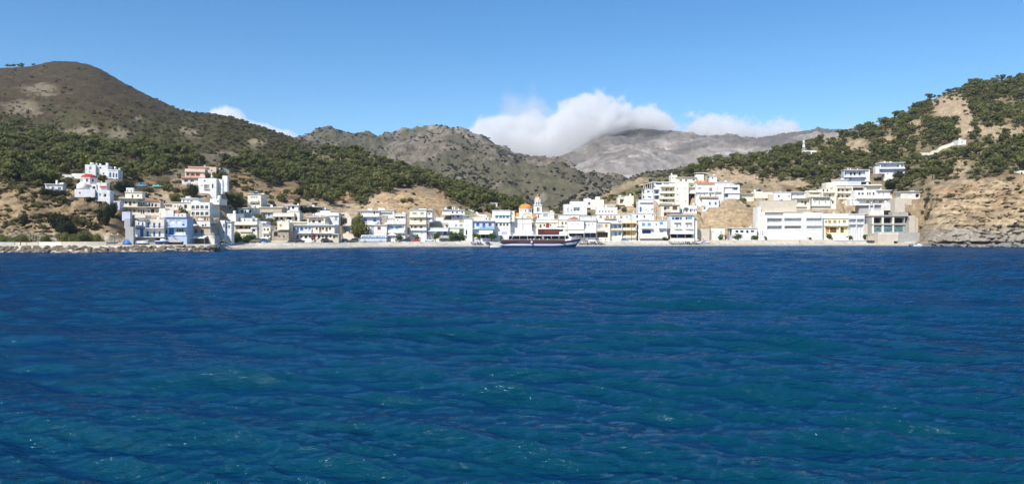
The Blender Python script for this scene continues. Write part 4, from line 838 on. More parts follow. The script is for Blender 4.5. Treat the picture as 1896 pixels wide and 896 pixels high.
    H('guesthouse', 'long two-storey house, left half blue windows and right half brown', 'z3', [(810,1310,520,672,0,'warm',8),(1290,1356,612,672,-1.0,'beige',5)],
      [(850,871,545,582,'b'),(894,917,547,602,'b','d'),(930,966,545,577,'b'),(979,1010,546,564,'b'),(1021,1050,545,572,'bl'),(890,914,632,662,'n'),(931,956,632,660,'b'),(980,1010,632,665,'n'),(1028,1052,632,660,'b'),
       (1103,1124,543,573,'br'),(1140,1166,545,602,'br','d'),(1171,1196,543,573,'br'),(1211,1237,545,595,'br','d'),(1249,1273,543,573,'br'),(1080,1102,625,662,'br','d'),(1127,1153,628,666,'br','d'),(1170,1192,628,656,'br'),(1207,1236,628,668,'br','d'),(1254,1273,628,658,'br')],
      loggia=[(1294,1350,622,664,1.0)], slabs=[(806,1316,522,.3,.8),(812,1300,604,.22,1.1)], rails=[(870,1060,578,604,1.0,'b','bl'),(1095,1298,582,604,1.0,'b','w'),(1100,1362,676,716,1.0,'s','beige'),(970,1100,668,712,.9,'s','white')], D='f24', yaw=0)
    # ---------- centre left
    H('house', 'long white house with roof tanks on the slope below the earth bank', 'E', [(240,560,178,282,0,'white',7),(555,806,178,300,.8,'white',7),(368,441,142,182,3,'white',2),(540,646,136,182,3,'white',3)], [(464,486,200,238,'k','d'),(505,530,200,222,'g'),(560,580,205,235,'k')],
      loggia=[(590,780,205,245,1.4)], slabs=[(216,560,182,.25,.9),(555,808,180,.22,.4)], yaw=0)
    H('terrace_wall', 'grey stone terrace with white pergola posts below long white house', 'E', [(560,690,258,372,0,'stone',3),(688,806,330,372,-.3,'white',3)], extra=posts((672,700,740,780),262,335,-.6,.2), cat='terrace', D=383, vb=372)
    H('house', 'lavender blue shaded house with white front parapet by the big bush', 'E', [(252,565,284,410,0,'lilac',6)], [(298,347,302,320,'b'),(290,352,328,366,'b'),(468,502,300,318,'b'),(455,508,332,364,'b')], slabs=[(240,545,284,.3,1.3),(300,580,404,.25,1.2)], rails=[(280,545,365,402,.9,'s')], D=371, vb=410)
    H('house', 'white house with red-brown shutter above the parked bus', 'E', [(378,682,420,600,0,'white',7)], [(527,583,449,499,'r'),(428,472,443,540,'s','d')], slabs=[(374,684,420,.2,.6),(400,684,545,.2,.8)], awn=[(275,682,556,604,3.2,CANVAS)], D='f27')
    H('guesthouse', 'white house with blue doors on its balcony, grey below, by the gazebo', 'E', [(680,988,400,650,0,'white',8)], [(690,722,438,450,'b'),(738,782,438,488,'bl','d'),(822,872,438,488,'bl','d'),(880,924,438,462,'b'),(700,722,464,482,'w'),(885,915,466,484,'w')],
      loggia=[(684,975,415,498,1.0),(690,850,545,648,.8,'',0 if False else PL['grey'])], slabs=[(640,990,402,.25,.5),(680,990,540,.3,1.0)], rails=[(684,975,498,540,.9,'s'),(650,990,376,400,.1,'s')], D='f24')
    H('house', 'white house with a line of small dark windows behind the balcony house', 'E', [(812,992,236,400,0,'white',6)], row(830,946,3,28,282,306,'k') + [(985,992,283,305,'k'),(850,880,325,365,'s','d')], slabs=[(808,996,264,.25,.8,'warm'),(812,992,238,.2,.3)], rails=[(812,1000,352,372,.4,'b','w')], D=372, vb=400)
    H('apartment_house', 'cream four-storey block with stacked balconies and white right wing', 'Fv', [(166,442,172,470,0,'cream',8),(440,540,164,352,.6,'white',8),(164,446,470,660,-.6,'white',9),(315,440,146,176,3,'white',4)],
      [(215,286,208,268,'gr'),(346,405,208,268,'gr'),(241,277,312,345,'y'),(334,373,308,388,'y','d'),(246,282,432,472,'br'),(338,376,432,470,'br'),(439,459,218,250,'b'),(477,503,218,250,'b'),(440,459,310,337,'b'),(480,506,310,337,'b'),(360,384,540,592,'w','d'),(188,212,432,468,'k')],
      slabs=[(160,445,282,.25,1.1,'warm'),(160,445,402,.25,1.1,'warm'),(164,545,168,.25,.4),(440,545,285,.2,.8),(164,446,500,.25,.9)], rails=[(166,442,248,280,1.05,'s','cream'),(166,442,368,400,1.05,'s','cream'),(445,490,352,415,.2,'b','w'),(166,446,480,500,.7,'s')], D='f27')
    H('storehouse', 'low white restaurant with long grey awning and red shutters', 'Fv', [(445,812,466,660,0,'white',7)], [(449,477,530,578,'br'),(655,691,527,572,'r'),(729,779,524,577,'r')], slabs=[(442,815,468,.25,.3)], awn=[(443,806,478,524,1.6,PL['lilac'])], rails=[(650,845,610,634,2.6,'b','k')], D='f26', cat='restaurant')
    H('house', 'white house with tan terrace wall and rooftop box above grey awning', 'Fv', [(490,800,384,480,0,'tan',5),(718,988,344,480,.4,'white',6),(603,727,290,392,2.2,'white',5),(490,720,350,388,1.8,'white',5)], [(914,962,404,452,'gr'),(765,800,412,450,'k','a')], rails=[(490,800,372,386,.05,'s')], D=378, vb=480)
    H('house', 'small cream house with grey window beside the green-roofed building', 'Fv', [(988,1068,362,480,0,'cream',5)], [(990,1052,404,452,'gr')], slabs=[(985,1070,364,.2,.3)], awn=[(832,1066,462,486,2.4,PL['green'])], D='f28')
    H('house', 'lilac-grey two-storey house with overhanging slab below the pines', 'Fv', [(838,1078,170,245,0,'lilac',7),(860,1075,240,330,.6,'lilac',6),(705,840,164,240,1.4,'white',6)], [(869,892,195,224,'k'),(939,962,195,224,'k'),(1028,1048,195,224,'k'),(880,900,262,292,'k'),(955,985,262,292,'k')],
      slabs=[(704,840,166,.2,.8),(835,1082,172,.2,.5),(828,1085,240,.3,1.3)], extra=plate(904,918,112,170,3,.8,'cream','chimney'), yaw=4)
    H('house', 'tall blank white house with green roof canopy at the beach', 'G', [(-10,132,312,640,0,'white',8)], [(22,44,500,580,'k','d')], slabs=[(-14,136,312,.25,.3,'cream')], extra=many(plate(-30,152,248,276,-.5,5.0,'green','roof'), posts((-20,142),276,312,.5,.15)), D='f24')
    # ---------- centre
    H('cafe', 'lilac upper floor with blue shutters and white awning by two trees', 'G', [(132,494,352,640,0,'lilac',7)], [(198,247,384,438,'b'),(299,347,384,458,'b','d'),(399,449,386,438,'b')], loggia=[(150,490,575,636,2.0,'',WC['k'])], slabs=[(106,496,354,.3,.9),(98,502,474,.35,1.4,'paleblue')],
      rails=[(250,490,440,464,1.3,'b','bl')], awn=[(245,470,486,572,3.0,CANVAS)], D='f24', cat='cafe')
    H('house', 'small white roof room with terrace behind the lilac blue-shuttered house', 'G', [(132,405,284,355,0,'warm',5),(300,402,290,355,-.4,'white',4)], [(358,372,305,330,'k')], D=396, vb=355)
    H('hotel', 'white house with four blue arches over four brown arches', 'G', [(460,762,172,560,0,'white',8),(755,832,186,350,1.0,'cream',6)], [(513,557,258,308,'bl','a'),(580,619,258,308,'lb' if False else 'bl','a'),(634,672,258,308,'bl','a'),(695,736,258,308,'bl','a'),(520,553,386,432,'br','a'),(583,621,386,432,'br','a'),(640,673,386,432,'br','a'),(697,729,386,432,'br','a'),(797,806,218,242,'br')],
      slabs=[(498,758,252,.25,.5,'paleblue'),(500,760,365,.2,.5),(456,765,180,.2,.2)], D='f28', cat='hotel')
    H('storehouse', 'long blank white building with dashed cornice left of the church', 'Hh', [(34,402,492,668,0,'white',7)], [(39,61,536,608,'k','d')], slabs=[(30,405,492,.25,.35),(60,398,575,.12,.08,'beige')], D='f30')
    church()
    H('house', 'cream row house with pinkish doors right of the church', 'Hh', [(402,842,556,672,0,'cream',6),(470,840,514,562,1.4,'pale',5)], [(405,431,588,636,'br'),(529,562,588,642,'br','d'),(596,621,584,622,'br'),(634,692,574,642,'peach' if False else 'r'),(699,727,584,620,'g'),(766,794,574,584,'gr')], slabs=[(398,845,558,.25,.4,'warm'),(468,842,514,.22,.3,'warm')], D='f31')
    H('storehouse', 'white storehouse with big grey roller shutter behind the church', 'Hh', [(568,772,382,512,0,'white',6)], [(590,668,408,464,'gr'),(776,782,400,420,'g')], slabs=[(565,776,384,.25,.2,'cream')], D=415, vb=512)
    H('house', 'cream end house with two brown windows beside the pediment house', 'I', [(130,274,332,560,0,'cream',7)], [(179,207,367,410,'br'),(238,260,366,406,'br')], slabs=[(126,276,334,.22,.3,'warm')], D='f27')
    H('restaurant', 'white house with terracotta pediment above a white taverna awning', 'I', [(272,548,344,630,0,'white',8)], [(333,369,397,432,'w'),(431,466,397,432,'w')], loggia=[(300,540,552,625,2.0,'',WC['k'])], slabs=[(268,552,346,.3,.35),(238,548,486,.5,.6,'tan')], awn=[(280,545,508,556,3.0,CANVAS)], extra=gable(284,492,330,276,0,'tile',6), D='f26', cat='restaurant')
    H('restaurant', 'white house over navy shaded terrace right of the pediment house', 'I', [(548,756,348,630,0,'white',8)], [(553,572,394,420,'g'),(619,646,394,438,'gr'),(689,706,394,420,'g')], loggia=[(560,750,548,622,2.0,'',WC['n'])], slabs=[(530,758,350,.3,.5,'warm')], awn=[(553,742,478,548,2.6,CANVAS)], D='f26', cat='restaurant')
    H('house', 'long white parapet building behind the pediment house', 'I', [(120,470,246,352,0,'white',5),(465,752,270,360,.6,'white',6)], row(130,340,4,26,268,276,'gr'), slabs=[(20,472,246,.2,.3,'warm')], rails=[(500,750,268,290,.2,'b','w'),(690,752,300,340,.1,'b','w')], D=398, vb=360)
    H('house', 'stepped white house with grey balcony and pale blue windows beside round tree', 'I', [(325,598,26,200,0,'white',7),(215,330,74,246,.3,'white',7),(330,600,195,246,-.4,'white',4)], [(271,301,138,210,'s','d'),(330,348,165,196,'bl'),(386,412,160,182,'b'),(436,466,160,182,'b')], loggia=[(378,480,126,184,1.3)], D=423, vb=250)
    H('house', 'pale cream cube house on top with white annex, one dark window', 'z6', [(440,586,238,345,0,'pale',7),(368,445,225,320,.4,'white',7),(495,540,205,245,3,'white',2)], [(414,436,266,294,'br')], D=437, vb=345)
    H('house', 'white three-level house with rows of small tan windows', 'z6', [(505,735,320,420,1.2,'white',6),(505,882,400,500,0,'white',7)], row(535,684,5,14,357,381,'g') + [(540,566,417,443,'y'),(611,641,417,443,'y'),(658,673,417,440,'y'),(694,719,417,445,'y'),(767,791,417,446,'y'),(836,846,420,438,'k')],
      slabs=[(600,720,446,.2,.7,'beige'),(500,884,402,.2,.25)], rails=[(592,720,434,446,.65,'b','y')], D=402, vb=500)
    H('house', 'pale yellow house with white columns over a brown cafe front', 'z6', [(506,656,490,672,0,'cream',7)], [(599,627,510,542,'y')] + row(514,612,4,16,604,652,'br'), loggia=[(511,572,512,562,1.0),(511,632,598,656,1.3,'',WC['k'])], slabs=[(502,658,490,.22,.5,'warm'),(508,592,572,.6,.9,'beige')], extra=posts((514,530,546,562),512,562,0.05,.18), D='f25', cat='cafe')
    H('house', 'cream house with two blue-shuttered loggias and hanging blue awning', 'z6', [(655,787,492,672,0,'cream',7)], [(704,731,515,558,'bl','d'),(752,779,515,552,'bl'),(704,733,595,642,'bl','d'),(752,777,595,630,'bl'),(660,664,520,550,'bl')], loggia=[(668,782,505,558,1.2),(668,782,585,642,1.2)], slabs=[(655,790,568,.22,1.0,'warm'),(662,772,503,.25,.8,'lilac')], rails=[(664,786,556,568,.9,'s','cream')], D='f25')
    H('house', 'ochre and cream house with brown shutters behind the tall pole', 'z6', [(788,948,468,672,0,'cream',7)], [(805,832,511,542,'br'),(844,874,511,542,'br'),(805,834,591,624,'br'),(847,876,591,624,'y'),(925,944,510,540,'br')], loggia=[(794,940,494,548,1.0,'',PL['ochre']),(794,940,574,640,1.0,'',PL['ochre'])], slabs=[(786,952,492,.35,.9,'ochre'),(786,952,572,.3,.9,'ochre')], rails=[(790,945,550,570,.85,'s','cream'),(790,945,640,656,.85,'s','cream')], D='f25')
    H('hotel', 'white beach hotel with bright blue shutters and wide blue shopfront', 'z6', [(968,1284,468,672,0,'white',8)], [(1009,1044,496,532,'bl'),(1071,1106,496,530,'bl'),(1206,1241,485,517,'bl'),(1160,1172,503,522,'n'),(1009,1106,571,613,'n'),(1205,1240,572,600,'gr')], slabs=[(964,1288,470,.22,.3),(1000,1128,552,.3,1.3,'lilac'),(1192,1272,547,.4,1.3,'lilac')],
      rails=[(1004,1124,534,550,1.2,'b','w'),(1196,1268,528,546,1.2,'b','w'),(975,1284,630,662,2.6,'s','warm')], D='f24', cat='hotel')
    H('house', 'plain white house with two small windows behind the blue-shuttered hotel', 'z6', [(884,1142,388,480,0,'white',6)], [(946,963,411,438,'k'),(1026,1041,411,438,'k'),(1120,1135,400,415,'g')], slabs=[(880,1145,390,.2,.25)], extra=plate(992,1085,456,468,-.4,.3,'grey','roof_vent'), D=402, vb=480)
    H('house', 'tall white house with grey upper canopy and narrow blue door', 'z6', [(968,1136,238,420,0,'white',7)], [(984,1004,318,372,'b','d'),(1045,1060,345,362,'gr'),(1110,1135,335,360,'gr')], slabs=[(984,1136,262,.5,.7,'lilac'),(966,1138,240,.2,.2)], D=418, vb=420)
    H('house', 'isolated pale yellow house with dark porch at the hill foot', 'z6', [(822,916,196,310,0,'pale',7),(738,824,206,290,.5,'cream',6)], [(770,800,240,276,'br','d')], loggia=[(764,808,228,280,1.2)], slabs=[(736,826,206,.2,.3,'pale')], D=None)
    H('terrace_wall', 'low beige wall between the yellow house and white house', 'z6', [(590,725,285,315,0,'beige',.8)], cat='wall', D=None)
    # ---------- upper right cluster
    H('hotel', 'white hotel wing with raking roof, glazed stair and blue windows', 'K', [(134,300,390,610,0,'white',7),(300,450,385,610,.6,'white',7),(290,690,276,400,1.6,'white',7),(105,150,400,610,1.4,'white',5)],
      [(179,228,431,462,'b'),(194,254,537,562,'b'),(270,283,425,462,'k'),(340,388,430,485,'b','d'),(340,386,530,584,'b','d'),(346,452,294,320,'n'),(488,585,292,318,'gr'),(108,130,408,488,'k'),(108,130,515,575,'k')] + row(108,290,6,20,330,388,'gr'), loggia=[(312,400,402,490,1.2),(312,400,508,588,1.2)],
      slabs=[(285,700,276,.3,.6),(300,440,402,.2,.7),(300,400,508,.25,.9),(130,300,396,.2,.3)], extra=rakingroof, D=438, vb=612, cat='hotel')
    H('hotel', 'cream hotel block with three storeys of balconies and blank tower', 'K', [(410,692,360,700,.8,'cream',8),(690,945,286,710,0,'pale',9),(940,1075,355,470,1.2,'warm',7)], [(728,760,378,422,'gr'),(870,902,378,396,'gr'),(728,760,488,526,'gr'),(870,902,486,497,'gr'),(740,760,610,632,'gr'),(875,895,610,632,'gr'),(530,556,385,436,'br','d'),(566,584,385,415,'br'),(618,648,385,428,'br','d'),(530,556,495,550,'br','d'),(568,584,495,525,'br'),(618,650,495,540,'br','d'),(475,520,595,628,'k'),(545,562,585,640,'k','d'),(668,690,310,335,'k')],
      loggia=[(445,686,372,446,1.4),(490,686,480,560,1.4),(470,686,585,645,1.4),(950,1068,368,450,1.2)], slabs=[(425,690,360,.25,.5,'cream'),(410,690,472,.25,1.0,'cream'),(400,690,575,.25,1.0,'cream')], rails=[(445,690,440,470,.9,'s','cream'),(410,690,545,574,.9,'s','cream'),(400,690,640,665,.8,'s','cream')], D=436, vb=700, cat='hotel')
    H('house', 'cream roof-top house with three brown windows and green hedge ledge', 'K', [(722,1090,190,310,0,'warm',7),(620,735,140,290,1.5,'cream',6)], [(783,824,224,252,'br'),(882,918,224,252,'br'),(1018,1058,222,246,'br'),(635,665,188,200,'k'),(890,912,262,280,'gr')], slabs=[(715,1095,190,.3,.7,'beige')], rails=[(722,1085,268,290,.3,'s','cream')], extra=plate(775,1062,300,338,-.7,.5,'green','hedge_box'), D=447, vb=345)
    H('house', 'tan house with large brown window and pink balcony', 'K', [(435,778,692,905,0,'warm',7)], [(649,737,716,784,'br'),(500,541,732,778,'br'),(498,542,842,900,'br','d')], loggia=[(492,596,700,786,1.2),(492,600,826,896,1.0)], slabs=[(430,782,695,.25,.6,'beige'),(486,770,822,.25,1.0,'pink')], rails=[(490,600,792,820,.95,'s','pink')], D=417, vb=905)
    H('house', 'low white house with round arch and dark openings beside the tan house', 'K', [(775,1100,700,850,0,'white',6)], [(810,826,765,825,'k','d'),(895,936,768,818,'br'),(972,1000,765,820,'k','d'),(1012,1030,765,800,'n'),(1045,1060,765,815,'k','d'),(1075,1092,765,805,'n')], loggia=[(846,956,738,830,1.0,'a')], D=420, vb=850)
    H('house', 'long white terraced house with orange tiled roof strip and slit windows', 'L', [(180,700,330,540,0,'white',7),(535,858,275,480,1.6,'white',6),(190,540,300,340,2.0,'pale',5)], [(434,458,377,438,'k','d'),(466,482,377,438,'k','d'),(348,370,380,402,'gr'),(578,598,374,416,'gr'),(230,290,372,405,'gr'),(600,622,310,322,'g'),(645,675,308,326,'g'),(730,750,308,330,'g'),(815,836,308,330,'n'),(180,200,506,532,'g'),(255,275,506,532,'g'),(330,352,500,518,'g'),(438,462,500,528,'k')],
      loggia=[(184,412,460,500,1.2),(424,530,460,500,1.2),(540,658,454,522,1.2)], slabs=[(535,862,276,.2,.3)], extra=lean(200,526,306,270,1.8,.5,'tile'), D=436, vb=545)
    H('house', 'white house with vivid blue doors on two floors at the cluster end', 'L', [(696,992,322,585,0,'white',7)], [(736,779,384,452,'b','d'),(804,846,384,448,'b','d'),(888,954,377,412,'b'),(733,777,486,552,'b','d')], loggia=[(712,960,366,456,1.0),(700,784,478,556,.8)], slabs=[(694,996,470,.25,.6)], D=437, vb=585)
    H('house', 'long low cream house with shaded verandah above the dry bank', 'L', [(756,1258,482,620,0,'pale',7)], [(896,930,528,555,'gr'),(1018,1048,528,548,'gr'),(1088,1125,528,555,'gr'),(1180,1215,525,548,'gr'),(812,832,520,560,'br','d')], loggia=[(868,1250,490,556,1.4)], slabs=[(862,1262,486,.25,.6,'cream'),(1244,1262,480,.2,.2,'white')], rails=[(870,1250,545,575,.1,'s','pale')], vb=620)
    H('house', 'white hut with solar heater behind the long low cream house', 'L', [(1255,1420,445,580,0,'white',6)], [(1300,1320,500,520,'g')], extra=heater(1350,440,1.5), vb=580)
    H('cottage', 'small white cottage with two blue windows above the dry bank', 'L', [(374,606,596,738,0,'white',6),(300,378,590,700,.8,'cream',5)], [(424,458,640,692,'b'),(529,566,640,692,'b')], slabs=[(270,600,560,.9,-.3,'tan')], vb=740)
    H('outhouse', 'tiny white outhouse with one blue window below the small cottage', 'L', [(300,382,728,818,0,'white',3)], [(327,362,736,772,'b')], vb=818)
    H('tower', 'cream stair box at the top left above the tiled roof strip', 'L', [(190,332,132,246,0,'pale',4)], [], slabs=[(186,372,106,.3,.3,'warm')], extra=posts((196,330),106,135,.4,.25), D=448, vb=246, cat='house')
    H('tower', 'cream box house with one dark window at the cluster top', 'L', [(435,572,155,275,0,'pale',5)], [(476,500,186,212,'k')], slabs=[(420,575,157,.2,.5,'cream')], D=448, vb=275, cat='house')
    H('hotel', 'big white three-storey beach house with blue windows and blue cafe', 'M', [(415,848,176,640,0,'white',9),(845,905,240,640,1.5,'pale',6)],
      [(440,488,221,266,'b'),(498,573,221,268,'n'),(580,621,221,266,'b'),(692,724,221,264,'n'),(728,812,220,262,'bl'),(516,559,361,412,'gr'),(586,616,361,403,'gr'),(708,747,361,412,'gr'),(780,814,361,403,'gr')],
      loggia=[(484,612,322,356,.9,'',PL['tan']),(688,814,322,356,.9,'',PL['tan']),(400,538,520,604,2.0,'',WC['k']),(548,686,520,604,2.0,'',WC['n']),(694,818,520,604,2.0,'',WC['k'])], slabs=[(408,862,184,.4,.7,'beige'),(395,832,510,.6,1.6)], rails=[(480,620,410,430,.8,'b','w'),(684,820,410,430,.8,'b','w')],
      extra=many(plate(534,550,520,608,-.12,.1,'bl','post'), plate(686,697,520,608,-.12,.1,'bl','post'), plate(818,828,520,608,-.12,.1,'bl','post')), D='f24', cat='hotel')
    H('garden_wall', 'cream enclosure wall with bushes right of the big beach house', 'z7', [(680,825,600,690,0,'beige',.5),(825,958,596,690,.8,'pale',3)], [(840,856,622,640,'gr'),(918,928,625,640,'k')], D='f28', cat='wall')
    H('boathouse', 'low white boathouse with four dark windows below the dry bank', 'z7', [(1030,1272,592,690,0,'white',6),(1006,1034,596,690,1.2,'grey',4)], [(1012,1028,606,664,'k','d'),(1064,1092,614,636,'k'),(1111,1142,614,636,'k'),(1168,1191,614,640,'k'),(1213,1244,614,633,'k')], slabs=[(1002,1275,594,.25,.5)], rails=[(1090,1272,642,662,.1,'s')], D='f27', cat='boathouse')
    # ---------- right
    H('hotel', 'big white hotel with six grey loggias under a blank beige wall', 'Nn', [(108,848,362,690,0,'white',9),(60,112,362,690,.8,'warm',8),(42,512,222,372,3.5,'beige',6),(20,64,300,690,2.0,'white',8)],
      row(150,326,3,44,445,492,'gr') + row(150,326,3,44,545,583,'gr') + [(80,92,600,660,'bl','d')], loggia=[(114,350,366,404,1.2,'',PL['grey']),(142,332,442,496,1.2,'',PL['grey']),(362,578,440,494,1.2),(642,840,440,494,1.2),(142,332,538,586,1.2,'',PL['grey']),(362,578,538,586,1.2,'',PL['tan']),(645,842,538,584,1.2)],
      slabs=[(348,590,362,.25,.4,'warm'),(725,832,354,.25,.5,'peach')], rails=[(362,578,478,496,.1,'s'),(642,840,476,494,.1,'s'),(362,578,572,588,.1,'s'),(645,842,572,588,.1,'s'),(118,348,388,405,.05,'b','w')], D='f24', cat='hotel')
    H('house', 'white house with small window between cream rows above the big hotel', 'Nn', [(230,455,110,214,0,'white',6),(160,235,140,214,.6,'beige',5),(-20,235,110,180,2,'warm',5)], [(281,300,148,176,'k'),(415,430,150,175,'g')], slabs=[(226,458,110,.2,.3)], D=440, vb=214)
    H('house', 'white house with grey verandah and blue chair above the big hotel', 'Nn', [(448,632,112,214,0,'white',6)], [(540,566,140,160,'bl')], loggia=[(456,618,114,150,1.2,'',PL['lilac'])], slabs=[(446,690,112,.22,.4)], D=440, vb=214)
    H('house', 'cream house with two dark doors under a shaded loggia', 'Nn', [(508,706,188,330,0,'cream',6)], [(588,612,222,247,'br'),(627,653,222,270,'br','d')], loggia=[(518,682,194,272,1.3)], slabs=[(505,680,192,.2,.5,'beige'),(508,640,292,.25,.8,'warm')], D=421, vb=330)
    H('house', 'white house with three narrow doors and wide grey eaves', 'O', [(5,305,612,790,0,'warm',6),(300,392,640,790,1.0,'cream',5)], [(58,82,655,695,'gr','d'),(125,150,655,728,'gr','d'),(218,244,655,700,'gr','d'),(330,355,665,710,'k','d')], loggia=[(46,300,624,664,1.0,'',PL['grey'])], slabs=[(0,312,612,.25,.7,'warm'),(5,300,740,.25,.9,'warm')], D=421, vb=790)
    H('house', 'cream three-storey house with two loggia floors and brown windows', 'O', [(400,646,436,705,0,'cream',7),(248,405,392,640,1.0,'cream',7),(375,570,350,440,2.5,'white',5)], [(428,456,488,522,'br'),(490,518,488,522,'br'),(558,590,490,522,'br'),(428,456,578,614,'br'),(490,516,578,614,'br'),(558,590,580,614,'br'),(415,440,655,690,'y'),(455,500,655,690,'y'),(538,560,655,682,'y'),(100,118,508,522,'k')],
      loggia=[(412,632,474,526,1.2),(412,632,564,618,1.2)], slabs=[(400,650,440,.25,.4,'cream'),(372,575,352,.25,.6)], rails=[(405,645,526,548,.5,'s','pale'),(405,645,618,638,.5,'s','pale')], extra=posts((515,),430,700,-.6,.25,'beige'), D=440, vb=705)
    H('house', 'low cream terrace row with dark recesses left of the loggia house', 'O', [(-20,160,510,640,0,'cream',6),(155,400,490,640,.6,'cream',6)], [(192,212,494,530,'k','d'),(252,270,490,528,'k','d'),(300,322,568,605,'k','d'),(100,118,506,522,'k')], loggia=[(0,140,545,572,1.2),(200,370,548,608,1.2)], slabs=[(-25,165,532,.2,.5),(190,370,544,.2,.5,'beige')], D=436, vb=640)
    H('house', 'cream upper house with a broad band and brown void, behind trees', 'O', [(640,820,440,600,0,'cream',6),(815,1078,420,520,.4,'pale',7)], [(650,680,480,530,'br'),(700,800,475,505,'br')], loggia=[(645,812,468,520,1.2,'',WC['br']),(850,1060,455,498,1.2,'',PL['cream'])], slabs=[(560,1080,440,.5,.5,'warm')], D=450, vb=600)
    H('villa', 'white two-storey villa with stepped eaves and orange doors', 'O', [(672,1010,508,640,.8,'white',7),(1005,1205,514,640,0,'white',7),(720,1180,636,740,.5,'white',7),(600,740,640,740,1.2,'white',6)],
      [(724,756,545,580,'br'),(777,809,545,578,'br'),(856,878,540,578,'br'),(892,914,540,578,'br'),(944,972,538,580,'br'),(1027,1049,534,576,'gr'),(1103,1121,545,586,'gr'),(864,906,664,708,'y'),(969,992,654,692,'y'),(1054,1101,662,704,'y'),(630,645,648,668,'k'),(632,650,700,715,'k')],
      loggia=[(742,1170,640,705,1.2)], slabs=[(1000,1212,514,.3,1.0),(705,1218,636,.55,1.1)], rails=[(760,1218,584,616,.9,'s'),(700,1180,706,740,.3,'s')], D=434, vb=742)
    H('house', 'white house with a grey shaded porch below the orange-door villa', 'O', [(895,1112,722,880,0,'white',6),(1105,1278,700,800,.8,'white',6),(740,900,740,860,1.5,'grey',5)], loggia=[(970,1078,725,806,1.5,'',PL['grey']),(905,955,735,830,1.0,'',PL['lilac'])], slabs=[(660,960,738,.25,1.2,'warm')], rails=[(975,1078,770,806,.1,'b','w')], D=423, vb=880)
    H('villa', 'white villa with two deep grey loggias on the wooded right slope', 'O', [(508,842,200,372,0,'lilac',6),(838,900,196,372,.3,'white',7),(565,770,372,440,-1.5,'lilac',7)], [(611,636,234,286,'k','d'),(667,694,234,286,'k','d'),(743,770,230,284,'k','d'),(528,544,240,280,'k'),(610,634,318,345,'k')], loggia=[(522,830,216,292,1.4),(528,826,316,372,1.5)],  # shaded front painted lilac beside the lit white end wall
      slabs=[(504,875,204,.28,.7),(503,835,304,.35,1.2)], rails=[(505,832,286,306,1.1,'s','lilac'),(560,775,372,390,-.8,'s')], extra=plate(605,612,170,204,3,.5,'white','chimney'), yaw=-8)
    H('villa', 'flat-roofed white villa with wraparound balconies highest on the right', 'O', [(1050,1418,96,250,0,'lilac',7),(1130,1425,240,365,-.8,'white',7),(985,1055,150,250,1.5,'white',5)], [(1060,1090,195,232,'s'),(1165,1180,252,272,'n'),(1330,1380,130,162,'k'),(1125,1150,115,160,'s')], loggia=[(1068,1412,102,168,1.5),(1058,1412,182,240,1.5)],  # lilac front: shade under the balcony roofs put into the colour
      slabs=[(1036,1424,97,.3,.9),(1036,1424,180,.35,1.3)], rails=[(1040,1420,162,182,1.2,'s'),(1120,1425,330,362,-.6,'s'),(1338,1362,132,165,.8,'s')], extra=plate(1110,1138,70,96,3,1,'white','chimney'), yaw=-8)
    H('house', 'low pale house with dark porch at the foot of the right headland', 'O', [(1372,1660,532,640,0,'warm',6)], [(1470,1540,568,612,'w'),(1640,1655,585,610,'k')], loggia=[(1592,1650,562,612,1.5,'',WC['k'])], slabs=[(1340,1672,532,.25,.7,'warm')], D=421, vb=640)
    H('retaining_wall', 'broad beige concrete ramp wall stepping down below the pale house', 'O', [(1280,1428,632,835,0,'beige',5),(1425,1530,632,720,2.5,'beige',4),(1250,1480,835,905,-1,'concrete',5)], cat='wall', D=405, vb=905)
    H('cafe', 'yellow and white house with golden ground floor on the right', 'z8', [(684,902,536,690,0,'pale',7),(676,905,498,540,1.0,'white',6)], [(724,749,556,582,'y'),(769,796,556,582,'y'),(814,829,556,582,'y'),(851,881,556,579,'y'),(695,717,560,578,'y','a'),(711,737,613,664,'y','d'),(745,801,618,664,'br','d'),(839,864,618,664,'br','d')],
      loggia=[(700,820,606,672,.8,'',PL['yellow']),(830,896,606,672,.8,'',PL['yellow'])], slabs=[(680,905,540,.2,.4,'yellow'),(686,902,602,.25,.7,'yellow')], D='f25')
    H('house', 'white house with four grey-blue scalloped openings beside the yellow house', 'P', [(462,724,236,600,0,'white',7)], loggia=[(478,578,298,378,1.0,'',PL['lilac']),(598,712,298,378,1.0,'',PL['lilac']),(468,582,414,490,1.0,'',PL['lilac']),(600,704,414,486,1.0,'',PL['lilac'])], slabs=[(458,728,240,.25,.3)], awn=[(478,578,298,318,.3,PL['lilac']),(598,712,298,318,.3,PL['lilac'])], rails=[(470,720,376,408,.15,'s')], D='f25')
    H('garden_wall', 'sloping beige garden wall between white house and concrete frame', 'P', [(722,840,400,600,0,'beige',1.0),(735,838,280,410,3.0,'concrete',2)], D='f25', cat='wall')
    H('workshop', 'unfinished concrete frame building with black voids over teal glazing', 'P', [(838,1450,272,575,0,'concrete',8),(1440,1568,262,528,1.0,'beige',4),(1562,1610,300,528,2.0,'beige',3)],
      [(880,1010,404,538,'t'),(1048,1188,404,538,'t'),(1215,1365,420,534,'t')], loggia=[(878,1012,296,386,3.0,'',WC['k']),(1044,1186,296,386,3.0,'',WC['k']),(1218,1386,296,386,3.0,'',WC['k']),(1396,1444,284,385,2.0,'',WC['k'])], slabs=[(832,1452,274,.3,.5,'tan'),(832,1400,404,.4,.5,'concrete')],
      extra=many(plate(850,878,290,560,-.25,.24,'cream','post'), plate(1012,1042,290,545,-.25,.24,'cream','post'), plate(1186,1214,290,545,-.25,.24,'cream','post')), D='f23', cat='workshop')
